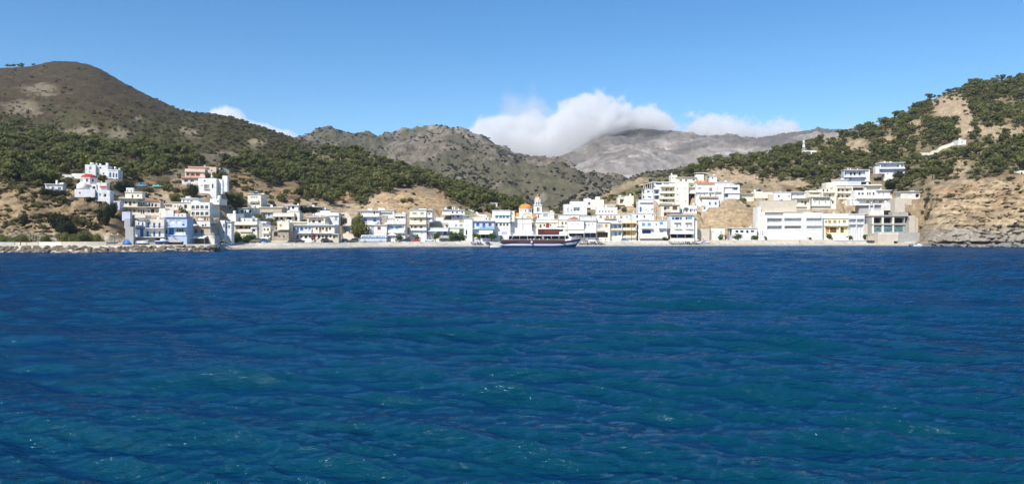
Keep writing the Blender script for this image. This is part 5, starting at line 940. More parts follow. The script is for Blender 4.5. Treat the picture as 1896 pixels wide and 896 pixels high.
    H('quay_wall', 'beige concrete quay terrace with black drain opening by the rocks', 'P', [(945,1285,565,745,0,'beige',9),(1280,1640,540,745,1.0,'concrete',9),(780,948,600,660,3,'tan',2)], loggia=[(1212,1288,686,745,2.0,'',WC['k'])], rails=[(945,1285,548,572,.05,'s','warm')], D='f7', cat='quay', pad=False)
    H('house', 'lone small yellow house on the green spur ridge', 'px', [(686,698,300.5,306,0,'pale',5)], [], slabs=[(685,699,300.5,.3,.3,'cream')], lo=5.5)
    H('hut', 'white transmitter hut beside the lattice mast on right hill', 'px', [(1488,1512,279,286,0,'white',5)], [(1498,1501,281,284,'k')], lo=5.8)
    H('house', 'small white building at the top end of the stone road wall', 'px', [(1774,1789,259.5,268,0,'white',5)], [(1780,1783,262,266,'gr')], lo=5.8)
    H('ruin', 'pale stone ruin at the lower end of the hillside road wall', 'px', [(1697,1721,283,293,0,'warm',4),(1697,1707,284,293,-.4,'grey',3)], [(1701,1704,286,291,'k')], lo=5.8, cat='house')
    H('house', 'beige blockhouse on the headland top at the right edge', 'px', [(1882,1915,316,330,0,'warm',6)], [(1890,1894,319,326,'g')], D=402, vb=331)
    H('house', 'white hut on stilts in the dry slope behind the beach', 'z5', [(410,482,272,318,0,'white',5)], [(425,470,288,300,'k')], slabs=[(405,486,274,.2,.3)], lo=4.4)

def rakingroof(root, fa, zb):
    mb = MB(); s0, s1 = fa.S(60, -.6), fa.S(300, -.6); za, zc = fa.Z(334, 0) - zb, fa.Z(276, 0) - zb
    mb.prism([(s0, za), (s1, zc), (s1, zc + .3), (s0, za + .3)], -.6, 6.0); mb.build('roof', PL['white'], root)
    for i, u in enumerate((112, 150, 188, 226, 264)):
        s = fa.S(u, 0); m2 = MB(); m2.box(s - .09, s + .09, -.05, .12, fa.Z(392) - zb, za + (zc - za) * (s - s0) / (s1 - s0)); m2.build('post', PL['white'], root)

def church():
    fa_u = 'Hh'
    def ex(root, fa, zb):
        drum(190, 402, 405, 330, 6.0, 'white', 8, wins=3, wk='g')(root, fa, zb)
        dome(186, 406, 328, 246, 6.0, 'orange', cross=230)(root, fa, zb)
        # nave gable: a barrel front with a rounded moulding
        mb = MB(); s0, s1 = fa.S(232, 0), fa.S(412, 0); r = (s1 - s0) / 2; c = (s0 + s1) / 2; z0 = fa.Z(500) - zb; z1 = fa.Z(400) - zb
        n = 16; pts = [(c + r * math.cos(PI * i / n), z0 + (z1 - z0) * math.sin(PI * i / n)) for i in range(n + 1)]
        mb.prism(pts, .02, 10.0); mb.build('nave_vault', PL['cream'], root)
        m2 = MB()
        for i in range(n): m2.prism([(c + (r + e) * math.cos(PI * t / n), z0 + (z1 - z0 + e) * math.sin(PI * t / n)) for (t, e) in ((i, .02), (i + 1, .02), (i + 1, .32), (i, .32))], -.2, .5)
        m2.build('moulding', PL['warm'], root)
        dome(296, 392, 494, 452, 0.3, 'orange', name='apse_roof')(root, fa, zb)
        for (a, b, v0, v1) in ((142, 206, 465, 392), (428, 472, 462, 392)):
            m = MB(); q0, q1 = fa.S(a, 2), fa.S(b, 2); w0, w1 = fa.Z(v0, 2) - zb, fa.Z(v1, 2) - zb
            m.prism([(1.8, w0), (6.0, w1), (6.0, w1 - .2), (1.8, w0 - .2)], q0, q1, axis='x'); m.build('side_roof', PL['orange'], root)
    house('church', 'cream church with orange dome and barrel gable front', 'Hh', [(128,430,455,600,.5,'cream',12),(190,405,392,470,2.5,'pale',9)], [(210,222,500,540,'k','a')], extra=ex, D=412, vb=575, cat='church', depth=10)
    def tw(root, fa, zb):
        drum(458, 540, 182, 155, 2.4, 'white', 8)(root, fa, zb)
        dome(456, 542, 155, 118, 2.4, 'orange', cross=86)(root, fa, zb)
    house('bell_tower', 'white two-tier bell tower with small orange dome and cross', 'Hh', [(432,602,386,560,.4,'white',5),(432,566,270,392,0,'white',4.8),(448,546,180,274,.7,'white',3.4)],
      [(500,518,425,480,'k','a')], loggia=[(484,504,304,376,1.6,'a',WC['gr']),(511,528,304,376,1.6,'a',WC['gr']),(465,484,212,264,1.2,'a',WC['gr']),(498,517,210,264,1.2,'a',WC['gr']),(528,540,212,262,1.0,'a',WC['gr'])], slabs=[(428,570,274,.3,.25),(446,548,184,.25,.25),(428,604,392,.25,.2)], extra=tw, D=416, vb=575, cat='bell tower', pad=False)
# ================================================================= VEGETATION
def foliage_mat(name, a, b, trans=0.4):
    m, nt, bs = nodes_mat(name); L = nt.links
    oi = N(nt, 'ShaderNodeObjectInfo'); geo = N(nt, 'ShaderNodeNewGeometry')
    n1 = N(nt, 'ShaderNodeTexNoise', Scale=0.9, Detail=3.0); L.new(geo.outputs['Position'], n1.inputs['Vector'])
    n0 = N(nt, 'ShaderNodeTexNoise', Scale=0.03, Detail=2.0); L.new(geo.outputs['Position'], n0.inputs['Vector'])
    f = math_n(nt, 'ADD', math_n(nt, 'ADD', math_n(nt, 'MULTIPLY', n1.outputs[0], 0.5), math_n(nt, 'MULTIPLY', oi.outputs['Random'], 0.42)), math_n(nt, 'MULTIPLY', n0.outputs[0], 0.3))
    r = ramp(nt, [(0.32, a), (0.86, b)], f); L.new(r.outputs[0], bs.inputs['Base Color'])
    bs.inputs['Roughness'].default_value = 0.75; bs.inputs['Specular IOR Level'].default_value = 0.18
    tr = N(nt, 'ShaderNodeBsdfTranslucent'); L.new(r.outputs[0], tr.inputs[0]); mx = N(nt, 'ShaderNodeMixShader'); mx.inputs[0].default_value = trans
    out = nt.nodes['Material Output']; L.new(bs.outputs[0], mx.inputs[1]); L.new(tr.outputs[0], mx.inputs[2]); L.new(mx.outputs[0], out.inputs[0]); return m
FM = dict(pine=foliage_mat('pine_needles', (0.082, 0.092, 0.026), (0.195, 0.200, 0.062)), scrub=foliage_mat('scrub_leaves', (0.068, 0.068, 0.026), (0.175, 0.160, 0.066)),
  dark=foliage_mat('dark_leaves', (0.018, 0.026, 0.012), (0.050, 0.062, 0.026)), bright=foliage_mat('garden_leaves', (0.045, 0.085, 0.018), (0.11, 0.17, 0.045)),
  grey=foliage_mat('mountain_scrub_leaves', (0.036, 0.042, 0.038), (0.075, 0.080, 0.048)), dry=foliage_mat('dry_leaves', (0.14, 0.11, 0.06), (0.24, 0.19, 0.11)), red=foliage_mat('bougainvillea_petals', (0.22, 0.02, 0.05), (0.45, 0.05, 0.10)), rust=foliage_mat('rusty_leaves', (0.08, 0.035, 0.018), (0.15, 0.07, 0.03)))
BARK = paint('bark', (0.075, 0.055, 0.042), 0.95, var=.3)
def crown_mesh(name, mat, n, kind, r, seed, card=0.2):
    """many small leaf faces spread through lumpy sub-crowns; unit radius, z from 0 at the ground"""
    g = np.random.default_rng(seed)
    if kind == 'pine':       # flat-topped Aleppo pine, several plates of foliage
        k = 9; c = np.stack([g.normal(0, .48, k), g.normal(0, .48, k), 1.15 + g.random(k) * 1.0], 1); rad = .34 + .26 * g.random(k); c[0] = (0, 0, 1.9); rad[0] = .55; flat = .62
    elif kind == 'bush':
        k = 7; c = np.stack([g.normal(0, .42, k), g.normal(0, .42, k), .38 + g.random(k) * .42], 1); rad = .36 + .25 * g.random(k); c[0] = (0, 0, .55); rad[0] = .6; flat = .85
    elif kind == 'round':
        k = 10; c = np.stack([g.normal(0, .38, k), g.normal(0, .38, k), 1.5 + g.normal(0, .33, k)], 1); rad = .42 + .2 * g.random(k); c[0] = (0, 0, 1.5); rad[0] = .75; flat = .95
    else:                    # upright slim crown
        k = 8; c = np.stack([g.normal(0, .16, k), g.normal(0, .16, k), .5 + np.linspace(0, 2.4, k)], 1); rad = np.linspace(.55, .2, k); flat = 1.1
    i = g.choice(k, n, p=rad ** 2 / (rad ** 2).sum()); d = g.normal(size=(n, 3)); d /= np.linalg.norm(d, axis=1)[:, None]
    rr = rad[i] * (0.62 + .42 * g.random(n)); p = c[i] + d * rr[:, None] * np.array((1, 1, flat))
    nrm = d * .9 + g.normal(size=(n, 3)) * .33 + np.array((0, -.12, .22)); nrm /= np.linalg.norm(nrm, axis=1)[:, None]
    a = np.cross(nrm, g.normal(size=(n, 3))); a /= np.linalg.norm(a, axis=1)[:, None]; b = np.cross(nrm, a)
    s = card * (0.55 + .9 * g.random(n))[:, None]; t = s * (.5 + .5 * g.random(n))[:, None]
    v = np.stack([p - a * s, p - b * t + a * s * .3, p + a * s, p + b * t], 1).reshape(-1, 3)
    return np_data(name, v, np.arange(n * 4).reshape(-1, 4), mat)
def np_data(name, v, f, mat):
    me = bpy.data.meshes.new(name); k = f.shape[1]
    me.vertices.add(len(v)); me.vertices.foreach_set('co', np.asarray(v, np.float32).ravel()); me.loops.add(f.size); me.loops.foreach_set('vertex_index', f.astype(np.int32).ravel())
    me.polygons.add(len(f)); me.polygons.foreach_set('loop_start', np.arange(0, f.size, k, dtype=np.int32)); me.polygons.foreach_set('loop_total', np.full(len(f), k, np.int32))
    me.materials.append(mat); me.update(calc_edges=True); return me
def trunk_mesh(name, h, r, seed, limbs=4):
    g = random.Random(seed); mb = MB(); x = g.uniform(-.12, .12); y = g.uniform(-.12, .12)
    mb.bar((0, 0, -.5), (x * .5, y * .5, h * .55), r, 0, 7, r * .75); mb.bar((x * .5, y * .5, h * .55), (x, y, h), r * .75, 0, 7, r * .4)
    for i in range(limbs):
        a = 2 * PI * i / limbs + g.random(); q = h * (.5 + .12 * i); mb.bar((x * .6, y * .6, q), (x + .5 * math.cos(a), y + .5 * math.sin(a), q + .45), r * .4, 0, 5, r * .15)
    me = bpy.data.meshes.new(name); me.from_pydata(mb.v, [], mb.f); me.materials.append(BARK); me.update(); return me
V_PINE = [crown_mesh('pine_crown', FM['pine'], 330, 'pine', 1, 100 + i, .17) for i in range(6)]; V_PTR = [trunk_mesh('pine_trunk', 1.7, .075, i) for i in range(3)]
V_BUSH = [crown_mesh('bush_leaves', FM['scrub'], 150, 'bush', 1, 200 + i, .20) for i in range(5)]; V_DARK = [crown_mesh('dark_bush_leaves', FM['dark'], 260, 'bush', 1, 220 + i, .16) for i in range(3)]
V_GREY = [crown_mesh('scrub_clump', FM['grey'], 46, 'bush', 1, 240 + i, .36) for i in range(4)]
V_DRY = [crown_mesh('dry_shrub_leaves', FM['dry'], 110, 'bush', 1, 260 + i, .17) for i in range(3)]
V_RND = [crown_mesh('garden_tree_crown', FM['bright'], 420, 'round', 1, 280 + i, .15) for i in range(3)]; V_RTR = [trunk_mesh('garden_tree_trunk', 1.2, .07, 40 + i) for i in range(2)]
V_BRB = [crown_mesh('garden_bush_leaves', FM['bright'], 260, 'bush', 1, 300 + i, .15) for i in range(2)]; V_OLV = [crown_mesh('bush_leaves_green', FM['pine'], 300, 'bush', 1, 320 + i, .15) for i in range(3)]
V_RED = [crown_mesh('bougainvillea_leaves', FM['red'], 220, 'slim', 1, 340, .14)]; V_RUST = [crown_mesh('rusty_bush_leaves', FM['rust'], 260, 'bush', 1, 350, .15)]
V_BIGD = [crown_mesh('large_dark_bush_leaves', FM['dark'], 2600, 'bush', 1, 360 + i, .055) for i in range(2)]; V_BIGG = [crown_mesh('large_bush_leaves', FM['pine'], 2200, 'bush', 1, 370 + i, .055) for i in range(2)]
V_BRB = [crown_mesh('garden_bush_leaves', FM['bright'], 900, 'bush', 1, 300 + i, .09) for i in range(2)]
def unlinked(name, meshes, trunks=None):
    """instances' sources, kept out of the scene; a pine keeps its trunk"""
    c = bpy.data.collections.new(name)
    for i, me in enumerate(meshes):
        if trunks:
            bm = bmesh.new(); bm.from_mesh(me); k = len(bm.faces); bm.from_mesh(trunks[i % len(trunks)]); bm.faces.ensure_lookup_table()
            for f in bm.faces[k:]: f.material_index = 1
            m2 = bpy.data.meshes.new(me.name + '_full'); bm.to_mesh(m2); bm.free(); m2.materials.append(me.materials[0]); m2.materials.append(BARK); me = m2
        c.objects.link(bpy.data.objects.new(f'{name}_{i}', me))
    return c
def scatter(name, pts, scl, coll, label=None):
    me = bpy.data.meshes.new(name); n = len(pts); me.vertices.add(n); me.vertices.foreach_set('co', np.asarray(pts, np.float32).ravel())
    g = np.random.default_rng(n)
    for nm, val in (('pick', g.integers(0, 1000, n)), ):
        a = me.attributes.new(nm, 'INT', 'POINT'); a.data.foreach_set('value', val.astype(np.int32))
    a = me.attributes.new('siz', 'FLOAT_VECTOR', 'POINT'); a.data.foreach_set('vector', np.asarray(scl, np.float32).ravel())
    a = me.attributes.new('spin', 'FLOAT_VECTOR', 'POINT'); r = np.zeros((n, 3), np.float32); r[:, 2] = g.random(n) * 6.28; r[:, :2] = g.normal(0, .06, (n, 2)); a.data.foreach_set('vector', r.ravel())
    o = link(bpy.data.objects.new(name, me)); tag(o, kind='stuff')
    if label: o['label'] = label
    ng = bpy.data.node_groups.new(name + '_spread', 'GeometryNodeTree'); ng.interface.new_socket('Geometry', in_out='INPUT', socket_type='NodeSocketGeometry'); ng.interface.new_socket('Geometry', in_out='OUTPUT', socket_type='NodeSocketGeometry')
    nd = ng.nodes; L = ng.links; gi = nd.new('NodeGroupInput'); go = nd.new('NodeGroupOutput'); ip = nd.new('GeometryNodeInstanceOnPoints'); ci = nd.new('GeometryNodeCollectionInfo')
    ci.inputs['Collection'].default_value = coll; ci.inputs['Separate Children'].default_value = True; ci.inputs['Reset Children'].default_value = True; ip.inputs['Pick Instance'].default_value = True
    def att(nm, t):
        a = nd.new('GeometryNodeInputNamedAttribute'); a.data_type = t; a.inputs[0].default_value = nm; return a.outputs[0]
    L.new(gi.outputs[0], ip.inputs['Points']); L.new(ci.outputs[0], ip.inputs['Instance']); L.new(att('pick', 'INT'), ip.inputs['Instance Index']); L.new(att('spin', 'FLOAT_VECTOR'), ip.inputs['Rotation']); L.new(att('siz', 'FLOAT_VECTOR'), ip.inputs['Scale']); L.new(ip.outputs[0], go.inputs[0])
    md = o.modifiers.new('spread', 'NODES'); md.node_group = ng; return o

def sample_surface(X, Y, Z, dens, g):
    """random points on a grid surface, dens in points per square metre of ground"""
    P = np.stack([X, Y, Z], -1); e1 = P[:-1, 1:] - P[:-1, :-1]; e2 = P[1:, :-1] - P[:-1, :-1]
    area = np.linalg.norm(np.cross(e1, e2), axis=-1); d = (dens[:-1, :-1] + dens[1:, 1:]) / 2
    n = g.poisson(np.clip(d * area, 0, 40)); i, j = np.nonzero(n); r = np.repeat(np.arange(len(i)), n[i, j]); i, j = i[r], j[r]
    a, b = g.random(len(i))[:, None], g.random(len(i))[:, None]
    return P[i, j] + e1[i, j] * a + e2[i, j] * b
def clear_of_houses(p, m=1.5, behind=0):
    ok = np.ones(len(p), bool)
    for (cx, cy, hw, hd, yaw, z) in PADS:
        dx = p[:, 0] - cx; dy = p[:, 1] - cy; c, s = math.cos(yaw), math.sin(yaw); a = dx * c + dy * s; b = -dx * s + dy * c
        ok &= ~((np.abs(a) < hw + m) & (b > -hd - m - 6) & (b < hd + m))
    return ok
PINE_ZONES = [  # picture outlines of the woods, trees per square metre
 ([(-620,255),(-200,225),(0,225),(70,240),(150,262),(215,262),(330,285),(395,300),(330,318),(300,330),(240,338),(205,318),(150,320),(110,345),(60,352),(20,338),(0,330),(-620,345)], .038),
 ([(395,300),(450,292),(520,283),(560,283),(650,286),(760,318),(880,358),(985,390),(980,402),(930,392),(862,398),(835,372),(815,352),(780,345),(742,350),(705,362),(680,385),(650,372),(640,352),(622,388),(600,372),(560,366),(500,352),(465,330),(425,318)], .050),
 ([(1260,330),(1310,308),(1400,297),(1440,283),(1500,265),(1560,252),(1600,243),(1660,222),(1690,206),(1760,170),(1800,158),(1900,146),(2500,128),(2500,318),(1900,318),(1840,328),(1760,332),(1700,328),(1690,350),(1640,345),(1600,318),(1540,332),(1510,352),(1470,350),(1440,335),(1400,332),(1370,338),(1330,322)], .042),
 ([(1660,305),(1700,300),(1720,340),(1690,358),(1640,352),(1630,330)], .012)]
PINE_GAPS = [(1755,205,30,26),(1782,222,16,45),(1850,246,62,12),(1590,272,28,12),(1645,262,20,10),(1700,232,14,10),(1782,316,14,22),(1545,258,14,8),(1360,332,46,9),(1460,346,40,9),(1335,318,30,6),(1690,262,22,6),(1740,282,46,8),(610,296,34,4),(575,288,24,5),(505,300,20,6),(415,292,40,12),(540,345,20,8),(1495,284,16,6),(1765,272,26,6),(1640,320,30,14),(1585,330,25,10),(1690,290,26,6)]
def region_label(u, v):
    for (t, s) in ((95, 'left of the cubic white villa'), (235, 'behind the cubic white villa and chapel'), (330, 'on the slope left of the pink villa'), (420, 'above the pink villa'), (520, 'above the cream tower house'), (620, 'on the spur above the long blue and brown house'),
                   (700, 'above the red earth bank and road ramp'), (830, 'along the rim of the orange earth bank'), (1050, 'at the tail of the spur left of the church'), (1345, 'above the orange tiled roof strip'), (1450, 'on the dry slope above the long verandah house'), (1560, 'above the cream loggia houses'), (1640, 'around the two hillside villas')):
        if u < t: return s
    return 'on the slope above the right headland'
def make_green(MTS):
    g = np.random.default_rng(77)
    P_u, P_v = UV(TX, TY, TZ); w1 = fbm(TX, TY, 45, 4, 91); w2 = fbm(TX, TY, 16, 4, 93)
    wu, wv = P_u + 16 * w1, P_v + 9 * w2
    dp = np.zeros(P_u.shape)
    for poly, d in PINE_ZONES: dp = np.maximum(dp, in_poly(wu, wv, poly) * d)
    dp *= sstep(-.32, .05, w1 * .6 + w2 * .7 + .12)
    for (a, b, ru, rv) in PINE_GAPS: dp *= sstep(.7, 1.4, ((wu - a) / ru) ** 2 + ((wv - b) / rv) ** 2) * .96 + .04
    dp *= (TQ > 5.0) & (TQ < 8.15)
    left = 1 - sstep(520, 640, P_u)
    ds = np.zeros(P_u.shape)      # scrub
    ds += left * sstep(185, 235, wv + 30 * w1) * .012 * (TQ < 8.3); ds += left * .007 * (TQ > 6.8) * sstep(-.1, .3, w2)
    ds += in_poly(wu, wv, [(-620,225),(0,205),(120,238),(250,268),(300,215),(350,206),(420,213),(560,262),(600,280),(480,295),(400,312),(330,300),(150,285),(-620,260)]) * .020
    ds += in_poly(wu, wv, [(990,398),(1060,383),(1120,372),(1170,350),(1190,338),(1230,320),(1310,306),(1310,326),(1245,346),(1190,362),(1120,392),(1060,404)]) * .06
    ds += .022 * (dp > 0); ds += (P_u > 1180) * .036 * sstep(4.8, 5.3, TQ) * sstep(-.15, .25, w2); ds += (P_u > 420) * (P_u < 1180) * .014 * sstep(4.7, 5.2, TQ) * sstep(-.2, .2, w2)
    ds += (CLF > .3) * (P_u < 300) * .045 * sstep(-.1, .25, w2); ds += left * .012 * sstep(5.0, 5.4, TQ) * (1 - sstep(6, 6.5, TQ))
    for (a, b, ru, rv) in PINE_GAPS: ds *= sstep(.4, 1.2, ((wu - a) / ru) ** 2 + ((wv - b) / rv) ** 2)
    ds *= (TQ > 4.25) & (TQ < 8.4)
    ds[(TQ < 5.2) & (P_u > 232) & (P_u < 1690)] *= .5
    dd = ((CLF > .3) * (P_u > 1600) * .02 + BANK * .02 * (P_u > 1200)) * sstep(.0, .3, w2) * (TQ > 4.3)
    pp = sample_surface(TX, TY, TZ, dp, g); pp = pp[clear_of_houses(pp, 2.5)]; u, v = UV(pp[:, 0], pp[:, 1], pp[:, 2])
    sz = 1.25 + 2.1 * g.random(len(pp)) ** 1.7; sz *= np.where(pp[:, 0] < -250, .85, 1.0)
    seen = (u > -40) & (u < 1936); order = np.argsort(np.where(seen, pp[:, 1], 1e9)); ind = order[:285]; rest = order[285:]
    for k in ind:
        s = float(sz[k]); t = empty('pine_tree', tuple(pp[k] - np.array((0, 0, .3))), g.random() * 6.28, 'dark green umbrella pine ' + region_label(u[k], v[k]), 'tree', 'pines ' + region_label(u[k], v[k])); t.scale = (s, s, s * (0.9 + .25 * g.random()))
        i = int(g.integers(0, 6)); link(bpy.data.objects.new('crown', V_PINE[i]), t); link(bpy.data.objects.new('trunk', V_PTR[i % 3]), t)
    if len(rest): scatter('pine_forest', pp[rest] - np.array((0, 0, .3)), np.stack([sz[rest]] * 3, 1) * (.85 + .3 * g.random((len(rest), 1))), unlinked('pine', V_PINE, V_PTR), 'pine woods covering the hillsides behind the village')
    sp = sample_surface(TX, TY, TZ, ds, g); sp = sp[clear_of_houses(sp, 1.5)]; ss = .65 + 1.25 * g.random(len(sp)) ** 1.5
    su_, sv_ = UV(sp[:, 0], sp[:, 1], sp[:, 2]); seen = (su_ > -20) & (su_ < 1916); order = np.argsort(np.where(seen, sp[:, 1], 1e9)); ind = order[:230]; rest = order[230:]
    for k in ind:
        lb = 'small dull green shrub ' + ('on the left cliff face' if su_[k] < 232 and sv_[k] > 350 else region_label(su_[k], sv_[k]))
        o = link(bpy.data.objects.new('shrub', V_BUSH[int(g.integers(0, 5))])); o.location = sp[k] - np.array((0, 0, .15)); s = float(ss[k]); o.scale = (s, s, s * .9); o.rotation_euler = (0, 0, g.random() * 6); tag(o, lb, 'shrub', lb.replace('small dull green shrub', 'shrubs'), 'thing')
    scatter('hillside_scrub', sp[rest], np.stack([ss[rest]] * 3, 1), unlinked('bush', V_BUSH), 'low green scrub dotting the hillsides')
    dq = sample_surface(TX, TY, TZ, dd, g); dq = dq[clear_of_houses(dq, .5)]; s = .4 + .7 * g.random(len(dq)) ** 1.5; scatter('dry_scrub', dq, np.stack([s] * 3, 1), unlinked('dry_shrub', V_DRY), 'dry straw-coloured brush on the banks and headland')
    # mountains
    for (o, x, y, z), nm, dn in ((MTS[0], 'mountain_scrub', .024), (MTS[1], 'ridge_scrub', .02)):
        a1 = fbm(x, y, 110, 5, 61, .55); a2 = fbm(x, y, 30, 4, 65); pv = UV(x, y, z)[1]
        de = dn * (.16 + sstep(-.15, .3, a1 + .5 * a2)) * (.5 + 1.2 * sstep(300, 345, pv))
        q = sample_surface(x, y, z, de, g); s = (1.0 + 1.9 * g.random(len(q)) ** 1.7) * np.where(q[:, 1] > 1300, 1.15, .95); scatter(nm, q, np.stack([s, s, s * .8], 1), unlinked(nm + '_clump', V_GREY), 'grey-green scrub on the mountain slopes')
    planted()
def planted():
    """trees and shrubs one can point at: picture position of the foot, width and height in pixels"""
    def put(name, label, cat, u, vb, w, h, meshes, trunk=None, D=None, group=None, unit_h=1.3, lo=3.3):
        D = ground_D(u, vb, lo) if D is None else (float(np.interp(u, TU, Ds)) + float(D[1:]) if isinstance(D, str) else D)
        x = PX(u, D); z = min(gz(x, D), 999); 
        for (cx, cy, hw, hd, yaw, zp) in PADS:
            if abs(x - cx) < hw and abs(D - cy) < hd: z = max(z, zp)
        zt = PZ(vb - h, D); hh = max(zt - z, h * D / F * .9); r = w * D / F / 2 / (.95 if unit_h < 2 else .85); i = int((u * 7 + vb) % len(meshes))
        if trunk is None and max(w, h) > 21: meshes = V_BIGD if meshes is V_DARK else V_BIGG if meshes is V_OLV else meshes; i = i % len(meshes)
        if trunk is None:
            o = link(bpy.data.objects.new(name, meshes[i])); o.location = (x, D, z - .2)
        else:
            o = empty(name, (x, D, z - .2)); link(bpy.data.objects.new('crown', meshes[i]), o); link(bpy.data.objects.new('trunk', trunk[i % len(trunk)]), o)
        o.scale = (r, r, (hh + .2) / unit_h); o.rotation_euler = (0, 0, u); tag(o, label, cat, group, 'thing'); return o
    W = 'clipped tamarisk bush behind the quay wall, '
    for (u, w, h, s) in ((6,26,19,'cut by the left picture edge'),(38,46,21,'second from the left edge'),(86,28,17,'low and alone in the middle'),(120,30,22,'left of the widest one'),(153,42,25,'the widest one'),(177,24,20,'at the right end of the wall')):
        put('tamarisk_bush', W + s, 'bush', u, 449, w, h, V_OLV, D='f11', group='tamarisk bushes behind the quay wall')
    for (u, v, w, h, s) in ((60,336,74,42,'huge dark bush on the clifftop left of the small cottage'),(32,338,26,24,'dark bush at the left foot of the huge clifftop bush'),(112,428,52,40,'large dark shrub in the middle of the left cliff'),(128,437,44,36,'dark shrub at the foot of the left cliff'),(196,420,22,52,'tall dark shrub in the cliff cleft below the chapel'),(208,402,16,36,'ivy-like dark shrub at the right edge of the left cliff'),(45,420,18,30,'dark hollow shrub low on the left cliff'),(98,365,36,20,'dark shrub on the cliff rim below the small cottage'),(165,375,18,9,'little shrub right under the chapel wall')):
        put('dark_shrub', s, 'shrub', u, v, w, h, V_DARK)
    for (u, v, w, h, s) in ((314,354,20,19,'round olive shrub on bare ground left of the pink villa'),(327,374,28,19,'broad olive shrub above the long low white house'),(357,366,22,30,'tall dark shrub below the pink villa'),(192,336,20,15,'small tree between cubic villa and chapel drum'),(228,357,42,26,'wide dark tree right of the chapel'),(212,330,18,12,'shrub at the stone terrace wall of the cubic villa'),(341,398,20,16,'green shrub above the sky blue house'),(427,373,32,20,'broad green shrub on the brown slope left of the tower house'),(441,386,26,27,'round olive tree right beside the white storehouse cube'),(478,408,28,15,'green bush on the terrace of the white terrace house'),(500,417,26,16,'green bush behind the narrow white house'),(521,374,18,20,'lone round shrub on the brown slope right of the tower house'),
            (563,396,28,18,'wide dark bush right of the small white pavilion'),(582,400,22,16,'dark bush between pavilion and white stepped block'),(632,428,16,26,'dark bush at the right end of the guesthouse'),(664,441,40,50,'very large green bush beside the road ramp'),(660,412,22,14,'bright creeper over the lavender house terrace'),(789,402,18,18,'dark feathery tree left of the lilac-grey slab house'),(722,397,10,12,'lone shrub low on the orange earth bank'),(1082,400,15,14,'round green tree beside the stepped white house'),(1142,388,11,11,'small bush left of the isolated yellow house'),(1154,392,11,10,'bush below the isolated yellow house'),(1176,383,10,7,'bush right of the isolated yellow house'),(1293,404,15,15,'bright green tree beside the big beach house'),(1334,366,9,7,'green bush by the vivid blue doors'),(1377,378,14,11,'spiky agave clump above the dry bank'),(1421,367,14,9,'green bush beside the white solar heater hut'),
            (1452,370,8,7,'little shrub beside white house above the big hotel'),(1557,397,26,22,'dark pine bush left of the orange-door villa'),(1590,395,12,10,'small dark bush below the orange-door villa'),(1611,399,18,18,'green bush beside the grey shaded porch'),(1648,350,28,22,'big dark tree below the highest white villa'),(1618,322,12,12,'bush between the two white hillside villas'),(1668,368,22,24,'dark bushy tree right of the orange-door villa'),(1664,330,20,16,'dark tree under the right end of the highest villa'),(1320,333,14,8,'green creeper between the two cream boxes'),(1208,372,9,6,'bush at the terrace foot of the cream hotel')):
        put('bush', s, 'bush', u, v, w, h, V_DARK if 'dark' in s else V_OLV, lo=4.1)
    put('bush', 'rusty brown bush beside the small blue-windowed cottage', 'bush', 1290, 390, 19, 13, V_RUST, lo=4.1)
    put('bougainvillea', 'crimson bougainvillea climbing the middle of the guesthouse', 'climber', 579, 440, 9, 19, V_RED, D='f22', unit_h=3.1)
    put('pine_tree', 'tall leaning pine in front of the pink villa', 'tree', 398, 349, 26, 40, V_PINE, V_PTR, unit_h=2.5); put('pine_tree', 'flat pine on the brown slope right of the pink villa', 'tree', 432, 345, 24, 14, V_PINE, V_PTR, unit_h=2.5)
    for (u, w, h, s) in ((741,14,12,'round green tree by the white gazebo'),(771,12,13,'green tree in front of the cream four-storey block'),(806,14,16,'green tree before the grey awning restaurant'),(840,20,17,'wide green tree under the green canopy'),(852,18,16,'green tree left of the tall blank white house'),(884,12,15,'green tree left of the white awning'),(911,13,15,'green tree right of the white awning'),(927,8,9,'little tree behind the ferry stern')):
        put('street_tree', s, 'tree', u, 446, w, h, V_RND, V_RTR, D='f19', group='green trees along the beach road', unit_h=2.35)
    for (u, w, h, s) in ((1231,9,8,'small tree in front of the beach hotel'),(1334,12,14,'small tree on the beach before the cream enclosure wall'),(1366,15,14,'leaning tree on the beach before the boathouse'),(1398,12,12,'pale bushy tree left of the big hotel'),(1418,6,10,'thin dark tree at the big hotel corner'),(1500,6,9,'thin tree by the big hotel wall'),(1537,10,15,'tree before the golden ground floor'),(1575,9,12,'tree between yellow house and white house'),(1602,8,14,'slim tree before the sloping garden wall'),(1656,15,13,'palm-like tree before the teal glazing')):
        put('beach_tree', s, 'tree', u, 447, w, h, V_RND, V_RTR, D='f14', group='small trees on the beach promenade', unit_h=2.35)
    for (u, w, h, s) in ((428,20,16,'bright green clipped hedge bush by the blue parked truck'),(441,18,15,'bright hedge bush in the middle below the cream house'),(456,24,9,'long low hedge bush below the maroon windows'),(472,12,10,'hedge bush at the right end of the row')):
        put('hedge_bush', s, 'bush', u, 440, w, h, V_BRB, D='f18', group='hedge bushes below the cream house')
    for i, (u, h) in enumerate(((14,9),(20,8),(26,9),(34,8),(40,10),(62,6))):
        put('ridge_tree', 'dark tree on the skyline at the far left summit', 'tree', u, 127, 6, h, V_PINE, V_PTR, D=898, group='trees on the left skyline', unit_h=2.5)
